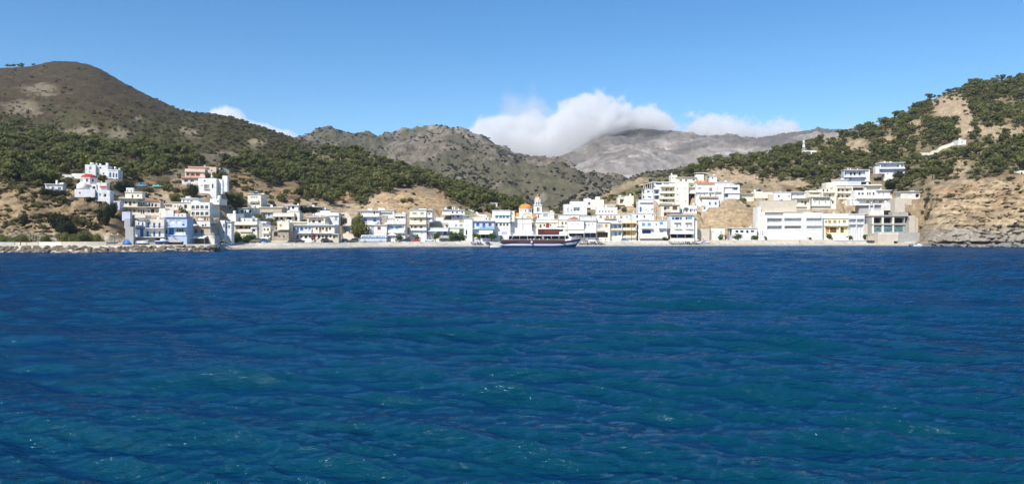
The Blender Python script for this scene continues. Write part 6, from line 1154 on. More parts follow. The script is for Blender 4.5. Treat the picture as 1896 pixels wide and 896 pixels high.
# ================================================================= BOATS, VEHICLES, BEACH THINGS, PEOPLE
RW = paint('red_brown_wood', (0.085, 0.018, 0.016), 0.45, var=.2); NAVY = paint('navy_gloss', (0.012, 0.02, 0.075), 0.3); HULLW = paint('hull_white', (0.66, 0.70, 0.80), 0.35); BOATW = paint('boat_white', (0.80, 0.80, 0.79), 0.4)
HULLB = paint('hull_pale_blue', (0.16, 0.30, 0.48), 0.4); RUBBER = paint('tyre_rubber', (0.018, 0.018, 0.018), 0.9); CHROME = paint('hub_metal', (0.5, 0.5, 0.5), 0.3, 0.9); LAMPG = paint('lamp_lens', (0.75, 0.72, 0.65), 0.2); TAIL = paint('tail_lens', (0.3, 0.01, 0.01), 0.3)
ORANGE = paint('orange_ring', (0.75, 0.16, 0.03), 0.6); BLACKC = paint('black_canvas', (0.02, 0.02, 0.022), 0.9); NAVYC = paint('navy_canvas', (0.022, 0.028, 0.12), 0.85); YELC = paint('pale_yellow_canvas', (0.80, 0.66, 0.34), 0.85); STRAW = paint('straw', (0.42, 0.34, 0.2), 0.95, var=.3)
SKIN = paint('skin', (0.48, 0.27, 0.18), 0.6); HAIR = paint('dark_hair', (0.03, 0.02, 0.015), 0.7)
def hull_mesh(L, beam, depth, sheer_f, rows, mats, rake=.11, stern=.72, keel=-.6, n=30, bow_p=2.2):
    """lofted hull, x from 0 (stern) to L (stem head); rows: (height fraction list with material per band)"""
    mb = MB(); k = len(rows); V = []
    for i in range(n + 1):
        t = i / n; zs = sheer_f(t); hb = beam / 2 * (stern + (1 - stern) * min(1, t / .3)) * (1 - max(0, (t - .55) / .45) ** bow_p)
        for sg in (-1, 1):
            for j, h in enumerate(rows):
                z = keel + (zs - keel) * h; flare = .78 + .22 * h ** .6; xx = t * L - (1 - h) * rake * L * max(0, (t - .55) / .45) ** 1.6
                V.append((xx, sg * max(.03, hb * flare), z))
    mb.v = V; W = 2 * k
    for i in range(n):
        for s in range(2):
            for j in range(k - 1):
                a = i * W + s * k + j; mb.f.append((a, a + W, a + W + 1, a + 1)); mb.m.append(mats[j]); mb.sm.append(True)
    for j in range(k - 1): mb.f.append((j, j + 1, k + j + 1, k + j)); mb.m.append(mats[j]); mb.sm.append(False)
    for i in range(n):    # deck just under the rail
        a = i * W + k - 1; b = a + k; mb.f.append((a, a + W, b + W, b)); mb.m.append(len(set(mats))); mb.sm.append(False)
    return mb
def ferry():
    D = 338.0; k = D / F / 9.98
    X = lambda u: (u - 265) * k; Zz = lambda v: (573 - v) * k
    root = empty('excursion_boat', (PX(900 + 265 / 9.98, D), D, 0), 0, 'wooden excursion boat with blue and white hull lying off the beach, bow right', 'boat'); root['kind'] = 'thing'
    L = X(1770); sh = lambda t: Zz(474) - .25 * t + (Zz(410) - Zz(474) + .25) * max(0, (t - .62) / .38) ** 1.7
    hm = hull_mesh(L, 7.2, 3, sh, [0, .50, .76, .91, 1.0], [0, 1, 0, 3], keel=-.9, rake=.10)
    hm.m = [4 if k == 3 and False else k for k in hm.m]; hm.build('hull', [NAVY, HULLW, HULLB, RW, paint('teak_deck', (0.30, 0.20, 0.12), .7)], root)
    b = MB(); z0, z1 = Zz(474), Zz(437)
    for sg in (-1, 1):                            # bulwark planks
        y = sg * 3.35; b.box(X(285), X(1440), min(y, y + .1), max(y, y + .1), z0 - .3, z1)
    b.box(X(282), X(286), -3.3, 3.3, z0 - .2, z1); b.build('bulwark', RW, root)
    rl = MB()
    for sg in (-1, 1):
        y = sg * 3.42; rl.box(X(280), X(1450), y - .1, y + .1, z1, z1 + .09)
    rl.build('cap_rail', BOATW, root)
    c = MB(); c.box(X(420), X(1450), -2.6, 2.6, Zz(490), Zz(366), 0); sal = c.build('saloon', paint('dark_saloon', (0.035, 0.018, 0.02), .5), root)
    for i in range(7):
        w = MB(); x = X(600 + 108 * i); w.box(x, x + 1.7, -2.66, -2.605, Zz(430), Zz(380)); w.build('window', WC['k'], sal)
    for sg in (-1, 1):
        for u in (330, 400, 470, 620, 760, 900, 1050, 1200, 1340, 1450):
            p = MB(); p.bar((X(u), sg * 3.3, z1), (X(u + (28 if u in (400, 470) else 0)), sg * 3.3, Zz(366)), .07, 0, 6); p.build('post', BOATW, root)
    d = MB(); d.prism([(X(300), Zz(366)), (X(1462), Zz(366)), (X(1500), Zz(352)), (X(1440), Zz(347)), (X(300), Zz(352))], -3.5, 3.5); d.build('upper_deck', BOATW, root)
    s = MB(); s.prism([(X(1452), Zz(437)), (X(1590), Zz(412)), (X(1520), Zz(352)), (X(1440), Zz(352))], -2.6, 2.6); fsc = s.build('fore_screen', BOATW, root)
    for sg in (-1, 1):
        w = MB(); y = sg * 2.62; w.prism([(X(1468), Zz(425)), (X(1525), Zz(412)), (X(1490), Zz(372)), (X(1468), Zz(372))], min(y, y * 1.005), max(y, y * 1.005)); w.build('window', WC['g'], fsc)
    u_ = MB(); u_.box(X(960), X(1345), -2.5, 2.5, Zz(352), Zz(245)); cab = u_.build('upper_cabin', RW, root)
    for i in range(5):
        w = MB(); x = X(1075 + 56 * i); w.box(x, x + .95, -2.56, -2.505, Zz(318), Zz(256)); w.build('window', paint('amber_glass', (0.16, 0.035, 0.025), .15), cab)
    wh = MB(); wh.prism([(X(1345), Zz(352)), (X(1480), Zz(352)), (X(1440), Zz(300)), (X(1400), Zz(288)), (X(1345), Zz(288))], -2.4, 2.4); whl = wh.build('wheelhouse', BOATW, root)
    w = MB(); w.prism([(X(1345), Zz(286)), (X(1405), Zz(286)), (X(1425), Zz(250)), (X(1345), Zz(250))], -2.3, 2.3); w.build('windscreen', WC['k'], whl)
    r = MB(); r.prism([(X(930), Zz(236)), (X(1450), Zz(244)), (X(1450), Zz(226)), (X(1300), Zz(214)), (X(1040), Zz(220)), (X(930), Zz(228))], -2.9, 2.9); r.build('cabin_roof', BOATW, root)
    st = MB()
    for u in (1325, 1432):
        for y in (-1.6, 1.6): st.bar((X(u), y, Zz(222)), (X(u), y, Zz(208)), .04)
    st.box(X(1312), X(1444), -1.9, 1.9, Zz(207), Zz(198)); st.build('bimini', BLACKC, root)
    for (a, e) in ((632, 742), (752, 885)):       # covered life rafts
        q = MB(); xm = (X(a) + X(e)) / 2; rr = (X(e) - X(a)) / 2
        q.lathe([(rr * t, h) for t, h in ((.9, 0), (1, .35), (.98, 1.0), (.8, 1.55), (.35, 1.8), (.02, 1.85))], 14, (xm, -1.2, Zz(350)), sy=.75); q.build('raft_cover', BOATW, root)
    sg_ = MB(); sg_.box(X(500), X(560), -2.9, -2.8, Zz(352), Zz(330)); sg_.build('deck_locker', BOATW, root)
    lr = MB()
    for i in range(14):
        a0, a1 = 2 * PI * i / 14, 2 * PI * (i + 1) / 14; lr.bar((X(1045) + .38 * math.cos(a0), -3.62, Zz(405) + .38 * math.sin(a0)), (X(1045) + .38 * math.cos(a1), -3.62, Zz(405) + .38 * math.sin(a1)), .1, 0, 6)
    lr.build('lifebuoy', BOATW, root)
    f = MB(); f.lathe([(.02, -.5), (.3, -.42), (.48, -.15), (.48, .15), (.3, .42), (.02, .5)], 14, (X(840), -4.0, Zz(482))); f.build('fender', BOATW, root)
    rail = MB()
    for sg in (-1, 1):
        pts = [(X(u), sg * y, Zz(v)) for u, y, v in ((1460, 2.6, 428), (1560, 2.1, 420), (1640, 1.5, 413), (1700, .9, 408), (1755, .25, 404))]
        for a, e in zip(pts, pts[1:]):
            rail.bar(tuple(np.array(a) + (0, 0, .9)), tuple(np.array(e) + (0, 0, .9)), .03); rail.bar(tuple(np.array(a) + (0, 0, .45)), tuple(np.array(e) + (0, 0, .45)), .02)
        for a in pts: rail.bar(a, tuple(np.array(a) + (0, 0, .92)), .03)
        for u in range(300, 960, 60): rail.bar((X(u), sg * 3.3, Zz(352)), (X(u), sg * 3.3, Zz(352) + .95), .025)
        for h in (.5, .95): rail.bar((X(300), sg * 3.3, Zz(352) + h), (X(950), sg * 3.3, Zz(352) + h), .025)
    rail.build('guard_rail', BOATW, root)
    mst = MB(); mst.bar((X(1290), 0, Zz(220)), (X(1290), 0, Zz(150)), .06, 0, 6, .03); mst.bar((X(1290), -.8, Zz(180)), (X(1290), .8, Zz(180)), .03); mst.build('mast', METAL, root)
    an = MB(); an.prism([(X(1690), Zz(455)), (X(1712), Zz(450)), (X(1660), Zz(530)), (X(1650), Zz(520))], -.5, .5); an.build('anchor_pocket', WC['k'], root)
    # gangway and tender at the stern
    g = MB(); g.prism([(X(40), Zz(452)), (X(270), Zz(492)), (X(270), Zz(500)), (X(40), Zz(459))], -.7, .7)
    o = g.build('gangway', RW); o.location = root.location + Vector((0, -1.2, .1)); tag(o, 'brown gangway plank slung off the boat stern', 'gangway')
    t = empty('dinghy', (root.location.x - 4.4, D - 3.6, .05), 0, 'white dinghy tied under the excursion boat stern', 'boat'); t['kind'] = 'thing'
    hull_mesh(5.4, 2.0, 1, lambda q: .85 + .25 * q ** 2, [0, .55, .9, 1], [0, 0, 1], keel=-.25, n=16).build('hull', [BOATW, WC['gr'], BOATW], t)
    e = MB(); e.box(-.45, .05, -.25, .25, .0, 1.15); e.build('outboard_motor', WC['k'], t); bb = MB(); bb.box(1.5, 1.9, -.85, .85, .75, .86); bb.box(3.2, 3.6, -.7, .7, .8, .9); bb.build('bench', WOOD, t)
def small_boat(u, v, Lpx, label, hull, stripe, D=None, z=None, yaw=0, cuddy=True, wheel=False):
    D = 7250 / (v - V0) if D is None else float(np.interp(u, TU, Ds)) + D; Lm = Lpx * D / F
    t = empty('motor_boat', (PX(u - Lpx / 2, D), D, .02 if z is None else z), yaw, label, 'boat', None); t['kind'] = 'thing'
    hull_mesh(Lm, Lm * .34, 1, lambda q: Lm * .13 + Lm * .07 * q ** 2.2, [0, .6, .86, 1], [0, 1, 0], keel=-.15, n=16, rake=.08).build('hull', [hull, stripe, BOATW], t)
    if cuddy:
        m = MB(); m.prism([(Lm * .42, Lm * .1), (Lm * .8, Lm * .15), (Lm * .68, Lm * .21), (Lm * .5, Lm * .26), (Lm * .42, Lm * .26)], -Lm * .1, Lm * .1); m.build('cuddy', BOATW, t)
    m = MB(); m.box(Lm * .2, Lm * .26, -Lm * .13, Lm * .13, Lm * .10, Lm * .125); m.build('bench', WOOD, t)
    if z is not None:
        m = MB()
        for q in (.25, .7): m.box(Lm * q - .1, Lm * q + .1, -.8, .8, -.5, -.12)
        m.build('cradle', WOOD, t)
    return t
def wheel_mesh(r, w):
    mb = MB(); prof = [(r * .62, -w / 2), (r * .95, -w / 2), (r, -w / 4), (r, w / 4), (r * .95, w / 2), (r * .62, w / 2)]
    n = 16
    for a, b in zip(prof, prof[1:]):
        for i in range(n):
            p, q = 2 * PI * i / n, 2 * PI * (i + 1) / n
            mb.face([(a[0] * math.cos(p), a[1], a[0] * math.sin(p)), (a[0] * math.cos(q), a[1], a[0] * math.sin(q)), (b[0] * math.cos(q), b[1], b[0] * math.sin(q)), (b[0] * math.cos(p), b[1], b[0] * math.sin(p))], 0, True)
    for s in (-1, 1): mb.face([(r * .62 * math.cos(2 * PI * i / n), s * w * .42, r * .62 * math.sin(2 * PI * i / n)) for i in range(n)], 1)
    return mb
CAR_PROFILES = dict(
  suv=dict(L=4.6, W=1.8, body=[(0,.35),(0,.95),(.08,1.05),(1.1,1.08),(3.2,1.06),(4.3,.95),(4.58,.75),(4.6,.35)], cab=[(.12,1.05),(.4,1.72),(.7,1.78),(2.5,1.76),(3.35,1.06)], wb=(.85,3.7), r=.37),
  hatch=dict(L=3.9, W=1.66, body=[(0,.3),(0,.8),(.1,.92),(2.7,.92),(3.6,.78),(3.88,.6),(3.9,.3)], cab=[(.1,.9),(.5,1.42),(.8,1.47),(2.0,1.45),(2.85,.92)], wb=(.7,3.15), r=.31),
  pickup=dict(L=4.9, W=1.75, body=[(0,.45),(0,1.02),(2.0,1.02),(3.9,1.02),(4.7,.92),(4.88,.75),(4.9,.45)], cab=[(2.0,1.0),(2.15,1.7),(2.4,1.75),(3.3,1.73),(3.95,1.02)], wb=(.95,3.95), r=.37, bed=True))
def car(kind, u, label, col, off=16.0, flip=False, D=None, z=None, cat='car', yaw=0, v=None, name='parked_car'):
    P = CAR_PROFILES[kind]; D = (float(np.interp(u, TU, Ds)) + off) if D is None else D; x = PX(u, D); z = gz(x, D) if z is None else z
    L, W = P['L'], P['W']; t = empty(name, (x, D, z + .02), (PI if flip else 0) + yaw, label, cat, 'cars along the beach road' if D > 0 and off == 16.0 else None); t['kind'] = 'thing'
    paintm = paint('car_paint_%d_%d_%d' % tuple(int(c * 100) for c in col), col, .28, .1, var=.04); h = L / 2
    b = MB(); b.prism([(px - h, pz) for px, pz in P['body']], -W / 2, W / 2)
    cp = [(px - h, pz) for px, pz in P['cab']]; n = len(cp); k = len(b.v); wi = W * .5 - .02; top = max(p[1] for p in cp)
    for s in (-1, 1):
        for px, pz in cp: b.v.append((px, s * (wi - .17 * (pz - cp[0][1]) / (top - cp[0][1])), pz))
    b.f.append(tuple(k + i for i in range(n))); b.f.append(tuple(k + 2 * n - 1 - i for i in range(n)))
    for i in range(n): j = (i + 1) % n; b.f.append((k + j, k + i, k + n + i, k + n + j))
    b.m += [0] * (n + 2); b.sm += [False] * (n + 2)
    if P.get('bed'): b.box(-h + .08, 2.0 - h - .08, -W / 2 + .1, W / 2 - .1, 1.02, 1.024, 0)
    b.build('body', paintm, t, bevel=.05)
    zb, zt = cp[0][1] + .08, top - .1
    for s in (-1, 1):
        g = MB(); m = MB()
        def yy(pz): return s * (wi - .17 * (pz - cp[0][1]) / (top - cp[0][1]) + .012)
        xs0, xs1 = cp[0][0] + .28, cp[-1][0] - .3; g.face([(xs0, yy(zb), zb), (xs1, yy(zb), zb), (cp[-2][0] - .02, yy(zt), zt), (cp[1][0] + .12, yy(zt), zt)]); g.build('side_window', WC['g'], t)
    for (a, e, nm) in ((cp[-1], cp[-2], 'windscreen'), (cp[0], cp[1], 'rear_window')):
        g = MB(); d = .02 if nm == 'windscreen' else -.02; p0 = (a[0] * .85 + e[0] * .15 + d, a[1] * .85 + e[1] * .15); p1 = (a[0] * .15 + e[0] * .85 + d, a[1] * .15 + e[1] * .85)
        g.face([(p0[0], -wi + .15, p0[1] + .012), (p0[0], wi - .15, p0[1] + .012), (p1[0], wi - .26, p1[1] + .012), (p1[0], -wi + .26, p1[1] + .012)]); g.build(nm, WC['g'], t)
    for wx in P['wb']:
        for s in (-1, 1): o = wheel_mesh(P['r'], .22).build('wheel', [RUBBER, CHROME], t); o.location = (wx - h, s * (W / 2 - .08), P['r'])
    for s in (-1, 1):
        m = MB(); m.box(h - .12, h + .01, s * (W / 2 - .28) - .15, s * (W / 2 - .28) + .15, .62, .76); m.build('headlight', LAMPG, t); m = MB(); m.box(-h - .01, -h + .1, s * (W / 2 - .22) - .1, s * (W / 2 - .22) + .1, .68, .88); m.build('tail_light', TAIL, t)
    return t
def bus():
    D = float(np.interp(692, TU, Ds)) + 16.5; k = D / F; L = 46.5 * k * 1.02; x = PX(692, D)
    t = empty('bus', (x, D, gz(x, D) + .02), math.radians(6), 'old blue and pale grey coach parked left of the gazebo', 'bus'); t['kind'] = 'thing'; h = L / 2
    Bl = paint('bus_blue', (0.10, 0.21, 0.50), .35); Gy = paint('bus_grey', (0.62, 0.64, 0.66), .4)
    b = MB(); b.prism([(-h, .4), (-h - .02, 1.2), (h, 1.2), (h, .4)], -1.25, 1.25, 1); b.prism([(-h, 1.2), (-h + .05, 2.0), (h - .03, 2.0), (h, 1.2)], -1.25, 1.25, 0); b.prism([(-h + .05, 2.0), (-h + .35, 2.95), (-h + .7, 3.1), (h - .4, 3.1), (h - .06, 2.9), (h - .03, 2.0)], -1.22, 1.22, 2); b.build('body', [Bl, Gy, BOATW], t, bevel=.06)
    n = 7
    for s in (-1, 1):
        for i in range(n):
            g = MB(); a = -h + .55 + (L - 1.0) * i / n; g.box(a, a + (L - 1.0) / n - .16, s * 1.235 - .012, s * 1.235 + .012, 2.05, 2.8); g.build('window', WC['s'], t)
    g = MB(); g.box(-h - .04, -h + .3, -1.1, 1.1, 2.06, 2.75); g.build('windscreen', WC['g'], t); m = MB(); m.box(-h + .1, h - .1, -1.27, -1.255, 1.28, 1.42); m.build('side_stripe', BOATW, t)
    for wx in (-h + 1.9, h - 2.6):
        for s in (-1, 1): o = wheel_mesh(.48, .3).build('wheel', [RUBBER, CHROME], t); o.location = (wx, s * 1.12, .48)
    for s in (-1, 1): m = MB(); m.box(-h - .05, -h + .02, s * .85 - .16, s * .85 + .16, .7, .95); m.build('headlight', LAMPG, t)
# ---------------------------------------------------------------- people
def person_mesh(kind, tops, legs):
    """one continuous skinned figure, 1.72 m, standing with slightly parted feet"""
    stand = kind != 'sit'
    V = {'pel': (0, 0, .94, .14), 'wai': (0, 0, 1.08, .125), 'che': (0, -.01, 1.30, .155), 'nec': (0, 0, 1.46, .06), 'hea': (0, -.02, 1.62, .105), 'top': (0, -.01, 1.70, .075)}
    E = [('pel', 'wai'), ('wai', 'che'), ('che', 'nec'), ('nec', 'hea'), ('hea', 'top')]
    st = .22 if kind == 'walk' else .0
    for s, q in ((-1, 'l'), (1, 'r')):
        f = st * s
        V.update({q + 'hip': (s * .1, 0, .88, .095), q + 'kne': (s * .12, -.03 - f * .5, .49, .06), q + 'ank': (s * .13, .02 - f, .09, .042), q + 'toe': (s * .15, -.15 - f, .04, .035),
                  q + 'sho': (s * .19, 0, 1.41, .065), q + 'elb': (s * .26, .03 + f * .5, 1.13, .043), q + 'wri': (s * .27, -.08 + f * .9, .90, .032), q + 'han': (s * .27, -.12 + f, .82, .035)})
        E += [('pel', q + 'hip'), (q + 'hip', q + 'kne'), (q + 'kne', q + 'ank'), (q + 'ank', q + 'toe'), ('che', q + 'sho'), (q + 'sho', q + 'elb'), (q + 'elb', q + 'wri'), (q + 'wri', q + 'han')]
    ks = list(V); me = bpy.data.meshes.new('body'); me.from_pydata([V[k][:3] for k in ks], [(ks.index(a), ks.index(b)) for a, b in E], [])
    o = bpy.data.objects.new('body', me); COL.objects.link(o); o.modifiers.new('skin', 'SKIN')
    for i, k in enumerate(ks): sv = me.skin_vertices[0].data[i]; sv.radius = (V[k][3],) * 2; sv.use_root = (k == 'pel')
    o.modifiers.new('sub', 'SUBSURF').levels = 1; dg = bpy.context.evaluated_depsgraph_get(); m2 = bpy.data.meshes.new_from_object(o.evaluated_get(dg)); bpy.data.objects.remove(o)
    m2.materials.clear()
    for m in (legs, tops, SKIN, HAIR): m2.materials.append(m)
    for p in m2.polygons:
        c = p.center; p.use_smooth = True
        p.material_index = 3 if c.z > 1.66 or (c.z > 1.57 and c.y > .03) else 2 if c.z > 1.44 or (abs(c.x) > .2 and c.z < 1.28) or c.z < .5 else 1 if c.z > .93 else 0
    return m2
def people():
    cl = lambda n, c: paint('cloth_' + n, c, .9)
    K = dict(w=person_mesh('stand', cl('white', (.75, .75, .74)), cl('navy', (.03, .04, .10))), r=person_mesh('walk', cl('red', (.45, .04, .03)), cl('denim', (.08, .11, .2))), b=person_mesh('walk', cl('blue', (.05, .13, .4)), cl('khaki', (.4, .33, .22))), k=person_mesh('stand', cl('black', (.02, .02, .02)), cl('grey', (.2, .2, .2))))
    def put(k, u, label, off=None, x=None, y=None, z=None, rz=0.0):
        if x is None: y = float(np.interp(u, TU, Ds)) + off; x = PX(u, y); z = gz(x, y)
        o = link(bpy.data.objects.new('person', K[k])); o.location = (x, y, z); o.rotation_euler = (0, 0, rz); tag(o, label, 'person', None, 'thing')
    k = 338 / F / 9.98; x0 = PX(900 + 265 / 9.98, 338)
    for i, (u, kk) in enumerate(((768, 'w'), (822, 'w'), (880, 'w'), (930, 'k'), (980, 'w'), (1130, 'w'))):
        put(kk, 0, ('person in ' + ('white' if kk == 'w' else 'black') + ' top standing at the boat side, ' + ('leftmost by the white fender', 'second from the fender', 'middle of the group', 'in front of the dark saloon', 'left of the lifebuoy', 'right of the lifebuoy')[i]), x=x0 + (u - 265) * k, y=338 - 2.9, z=2.15, rz=.3 * (i % 3) - .3)
    put('r', 574, 'person in red top standing up in the little blue motor boat', x=PX(574.5, 311.5), y=311.5, z=.35)
    for u, kk, off, s in ((1040, 'k', 13.5, 'person in black walking the promenade behind the ferry bow'), (1106, 'b', 13.5, 'person in blue by the promenade edge above the navy loungers'), (1121, 'k', 13.5, 'person in black on the promenade below the white columned cafe'), (1133, 'w', 13.8, 'person in white on the promenade before the blue-shuttered loggias'), (1205, 'k', 14.0, 'person in black before the blue-shuttered beach hotel'), (1291, 'k', 14, 'person in black at the right corner of the big beach house'), (1302, 'b', 12.9, 'person in blue beside the blue beach shelter'),
                          (862, 'w', 12.5, 'person in white on the sand left of the lounger rows'), (1481, 'k', 9.0, 'person in black standing on the sand before the big hotel'), (402, 'b', 12, 'person in blue by the taverna corner'), (735, 'w', 13.5, 'person in white at the right side of the gazebo')): put(kk, u, s, off, rz=u % 3)
# ---------------------------------------------------------------- beach furniture, poles, walls
def beach():
    m = MB(); m.box(-.32, .32, -1.0, .35, .26, .32, 0); m.face([(-.32, .35, .30), (.32, .35, .30), (.32, .85, .88), (-.32, .85, .88)], 0); m.face([(-.32, .87, .83), (.32, .87, .83), (.32, .37, .25), (-.32, .37, .25)], 0)
    fr = MB()
    for s in (-1, 1):
        for y in (-.9, .3): fr.box(s * .3 - .03, s * .3 + .03, y - .03, y + .03, 0, .259)
        fr.box(s * .34 - .02, s * .34 + .02, -1.02, .4, .24, .30)
    bed0 = empty('sun_lounger', (0, 0, 0)); bed = m.build('mattress', NAVYC, bed0); frm = fr.build('frame', WC['n'], bed0); first = [True]
    def lounger(u, off, grp, lb, rz):
        y = float(np.interp(u, TU, Ds)) + off; x = PX(u, y)
        r = bed0 if first[0] else copy_tree(bed0, [bed, frm], (0, 0, 0), 0); first[0] = False
        r.location = (x, y, gz(x, y) + .02); r.rotation_euler = (0, 0, rz); r.scale = (1.25, 1.25, 1.45); tag(r, lb, 'sun lounger', grp, 'thing')
    for us, s in (((876, 879.5, 883, 886.5, 889, 892, 902, 905, 908), 'left of the ferry stern'), ((1074, 1077, 1084, 1087.5, 1091, 1097, 1100, 1103.5, 1110, 1113, 1117), 'just right of the ferry bow'), ((1243, 1246.5, 1256, 1260, 1268, 1272, 1275, 1278, 1286, 1289, 1292), 'under the pale yellow parasols')):
        for i, u in enumerate(us): lounger(u, 5.5 + .8 * (i % 2), 'navy loungers ' + s, 'navy blue sun lounger on the sand ' + s, .9 + .3 * math.sin(i * 7))
    def parasol(u, off, lb, mat, grp, h=2.4, r=1.35):
        y = float(np.interp(u, TU, Ds)) + off; x = PX(u, y); t = empty('parasol', (x, y, gz(x, y)), .3, lb, 'parasol', grp); t['kind'] = 'thing'
        c = MB(); c.lathe([(r, h - .5), (r, h - .42), (r * .5, h - .12), (.03, h + .05)], 8, smooth=False); c.build('canopy', mat, t); p = MB(); p.bar((0, 0, -.2), (0, 0, h), .035); p.build('pole', WOOD, t)
    for u in (1243, 1249, 1256, 1261, 1269, 1277, 1283, 1290): parasol(u, 6.6, 'pale yellow parasol in the row before the big beach house', YELC, 'pale yellow parasols')
    for u in (1075, 1087, 1100, 1112): parasol(u, 6.8, 'pale sand-coloured parasol right of the ferry bow', STRAW, 'sand parasols by the ferry bow', r=1.1)
    parasol(1105, 7.5, 'closed-looking navy parasol above the bow loungers', NAVYC, None, 2.6, .8); parasol(881, 12.5, 'small bright yellow parasol at the cafe corner', paint('bright_yellow_canvas', (.8, .6, .05), .8), None, 2.2, 1.0)
    # white gazebo
    y = float(np.interp(726, TU, Ds)) + 13; x = PX(726, y); t = empty('gazebo', (x, y, gz(x, y)), .1, 'white tented gazebo on thin posts beside the parked bus', 'gazebo'); t['kind'] = 'thing'
    c = MB(); c.lathe([(2.7, 2.9), (2.75, 3.15), (1.2, 3.7), (.05, 4.15)], 4, smooth=False, a0=PI / 4); c.build('canopy', CANVAS, t)
    for sx in (-1.8, -.6, .6, 1.8):
        p = MB(); p.bar((sx, -1.8, -.2), (sx, -1.8, 2.95), .05); p.build('post', WOOD, t)
    for sx in (-1.8, 1.8): p = MB(); p.bar((sx, 1.8, -.2), (sx, 1.8, 2.95), .05); p.build('post', WOOD, t)
    # blue A-frame shelter
    y = float(np.interp(1303, TU, Ds)) + 8; x = PX(1303, y); t = empty('beach_shelter', (x, y, gz(x, y)), .2, 'blue leaning canvas shelter on the beach right of the parasols', 'shelter'); t['kind'] = 'thing'
    c = MB(); c.face([(-1.5, -.8, .1), (.9, -.8, 1.5), (.9, .9, 1.5), (-1.5, .9, .1)]); c.face([(-1.5, .9, .05), (.9, .9, 1.45), (.9, -.8, 1.45), (-1.5, -.8, .05)]); c.build('sheet', paint('royal_blue_canvas', (.04, .10, .40), .8), t)
    p = MB()
    for yy in (-.75, .85): p.bar((.9, yy, -.1), (.9, yy, 1.5), .04)
    p.bar((1.2, 0, .15), (3.4, 0, .15), .18); p.build('frame', WOOD, t)
    # banner board on the terrace left of the ferry
    y = float(np.interp(932, TU, Ds)) + 13; x = PX(932.5, y); t = empty('signboard', (x, y, gz(x, y)), 0, 'white signboard with blurred blue lettering above the ferry stern', 'sign'); t['kind'] = 'thing'
    z = gz(x, y); zt, zb = PZ(428.5, y) - z, PZ(435.5, y) - z; w = 9.5 * y / F
    b = MB(); b.box(-w, w, -.05, .05, zb, zt); b.build('board', BOATW, t)
    for i in range(4):
        a = -w * .36 + i * w * .27; h = zt - zb; l = MB(); l.box(a, a + w * .06, -.09, -.055, zb + h * .15, zb + h * .85); l.box(a + w * .06, a + w * .2, -.09, -.055, zb + h * (.68 if i % 2 else .4), zb + h * .85); l.box(a + w * .14, a + w * .2, -.088, -.056, zb + h * .15, zb + h * .6); l.build('letter', WC['b'], t)
    p = MB(); p.box(-w * .8, -w * .75, -.04, .04, -.2, zb); p.box(w * .75, w * .8, -.04, .04, -.2, zb); p.build('post', METAL, t)
    # low seafront walls
    def wall(u0, u1, off, z0, z1, th, mt, lb, nm='low_wall'):
        pts = []
        for u in np.linspace(u0, u1, max(2, int((u1 - u0) / 12))): y = float(np.interp(u, TU, Ds)) + off; pts.append((PX(u, y), y))
        m = MB()
        for (a, b), (c, d) in zip(pts, pts[1:]):
            m.face([(a, b, z0), (c, d, z0), (c, d, z1), (a, b, z1)]); m.face([(a, b, z1), (c, d, z1), (c, d + th, z1), (a, b + th, z1)]); m.face([(c, d + th, z0), (a, b + th, z0), (a, b + th, z1), (c, d + th, z1)])
        (a, b), (c, d) = pts[0], pts[-1]; m.face([(a, b, z0), (a, b, z1), (a, b + th, z1), (a, b + th, z0)]); m.face([(c, d, z0), (c, d + th, z0), (c, d + th, z1), (c, d, z1)])
        o = m.build(nm, PL[mt]); tag(o, lb, 'wall', None, 'thing')
    wall(-60, 27, 6.5, 1.2, 3.05, .4, 'grey', 'grey quay wall panel cut by the left picture edge'); wall(28, 71, 6.5, 1.2, 3.0, .4, 'beige', 'pinkish quay wall panel, second from the left edge'); wall(72, 114, 6.3, 1.2, 3.1, .4, 'warm', 'pale quay wall panel with light left end, in the middle'); wall(115, 197, 6.3, 1.2, 3.15, .4, 'beige', 'long pinkish quay wall panel below the widest tamarisk bush')
    wall(1130, 1240, 11.8, .8, 2.45, .35, 'warm', 'low cream promenade wall before the blue-shuttered hotel'); wall(1298, 1420, 11.8, .8, 2.75, .35, 'beige', 'low beige promenade wall before the boathouse'); wall(1421, 1545, 11.6, .8, 2.9, .35, 'beige', 'low beige promenade wall before the big white hotel'); wall(1546, 1624, 11.6, .8, 2.6, .35, 'concrete', 'low concrete promenade wall before the yellow house')
    wall(424, 640, 11.8, .8, 2.15, .35, 'beige', 'low kerb wall along the beach below the guesthouse'); wall(655, 900, 12.2, .8, 2.2, .3, 'warm', 'low pale kerb wall between bus and ferry stern')
    # poles
    def pole(u, vt, label, off=None, D=None, r=.12, lamp=0, mat=WOOD):
        y = float(np.interp(u, TU, Ds)) + off if D is None else D; x = PX(u, y); z = gz(x, y); h = PZ(vt, y) - z
        t = empty('street_lamp' if lamp else 'utility_pole', (x, y, z), 0, label, 'lamp post' if lamp else 'pole', None); t['kind'] = 'thing'
        p = MB(); p.bar((0, 0, -.5), (0, 0, h), r, 0, 8, r * .65); p.build('pole', mat, t)
        c = MB()
        if lamp:
            for s in (-1, 1) if lamp == 2 else (1,): c.bar((0, 0, h - .1), (s * .9, 0, h + .1), .04); c.lathe([(.12, 0), (.26, .08), (.2, .26), (.03, .34)], 8, (s * .95, 0, h + .02))
            c.build('lamp_head', BOATW, t)
        else:
            c.box(-.7, .7, -.05, .05, h - .55, h - .43); c.bar((-.55, 0, h - .43), (-.55, 0, h - .25), .05); c.bar((.55, 0, h - .43), (.55, 0, h - .25), .05); c.build('crossarm', mat, t)
    pole(212.5, 435, 'double-headed street lamp at the foot of the left cliff', 9, lamp=2, mat=DARKMETAL, r=.09); pole(38, 425, 'thin pole standing before the quay wall near the left edge', 5)
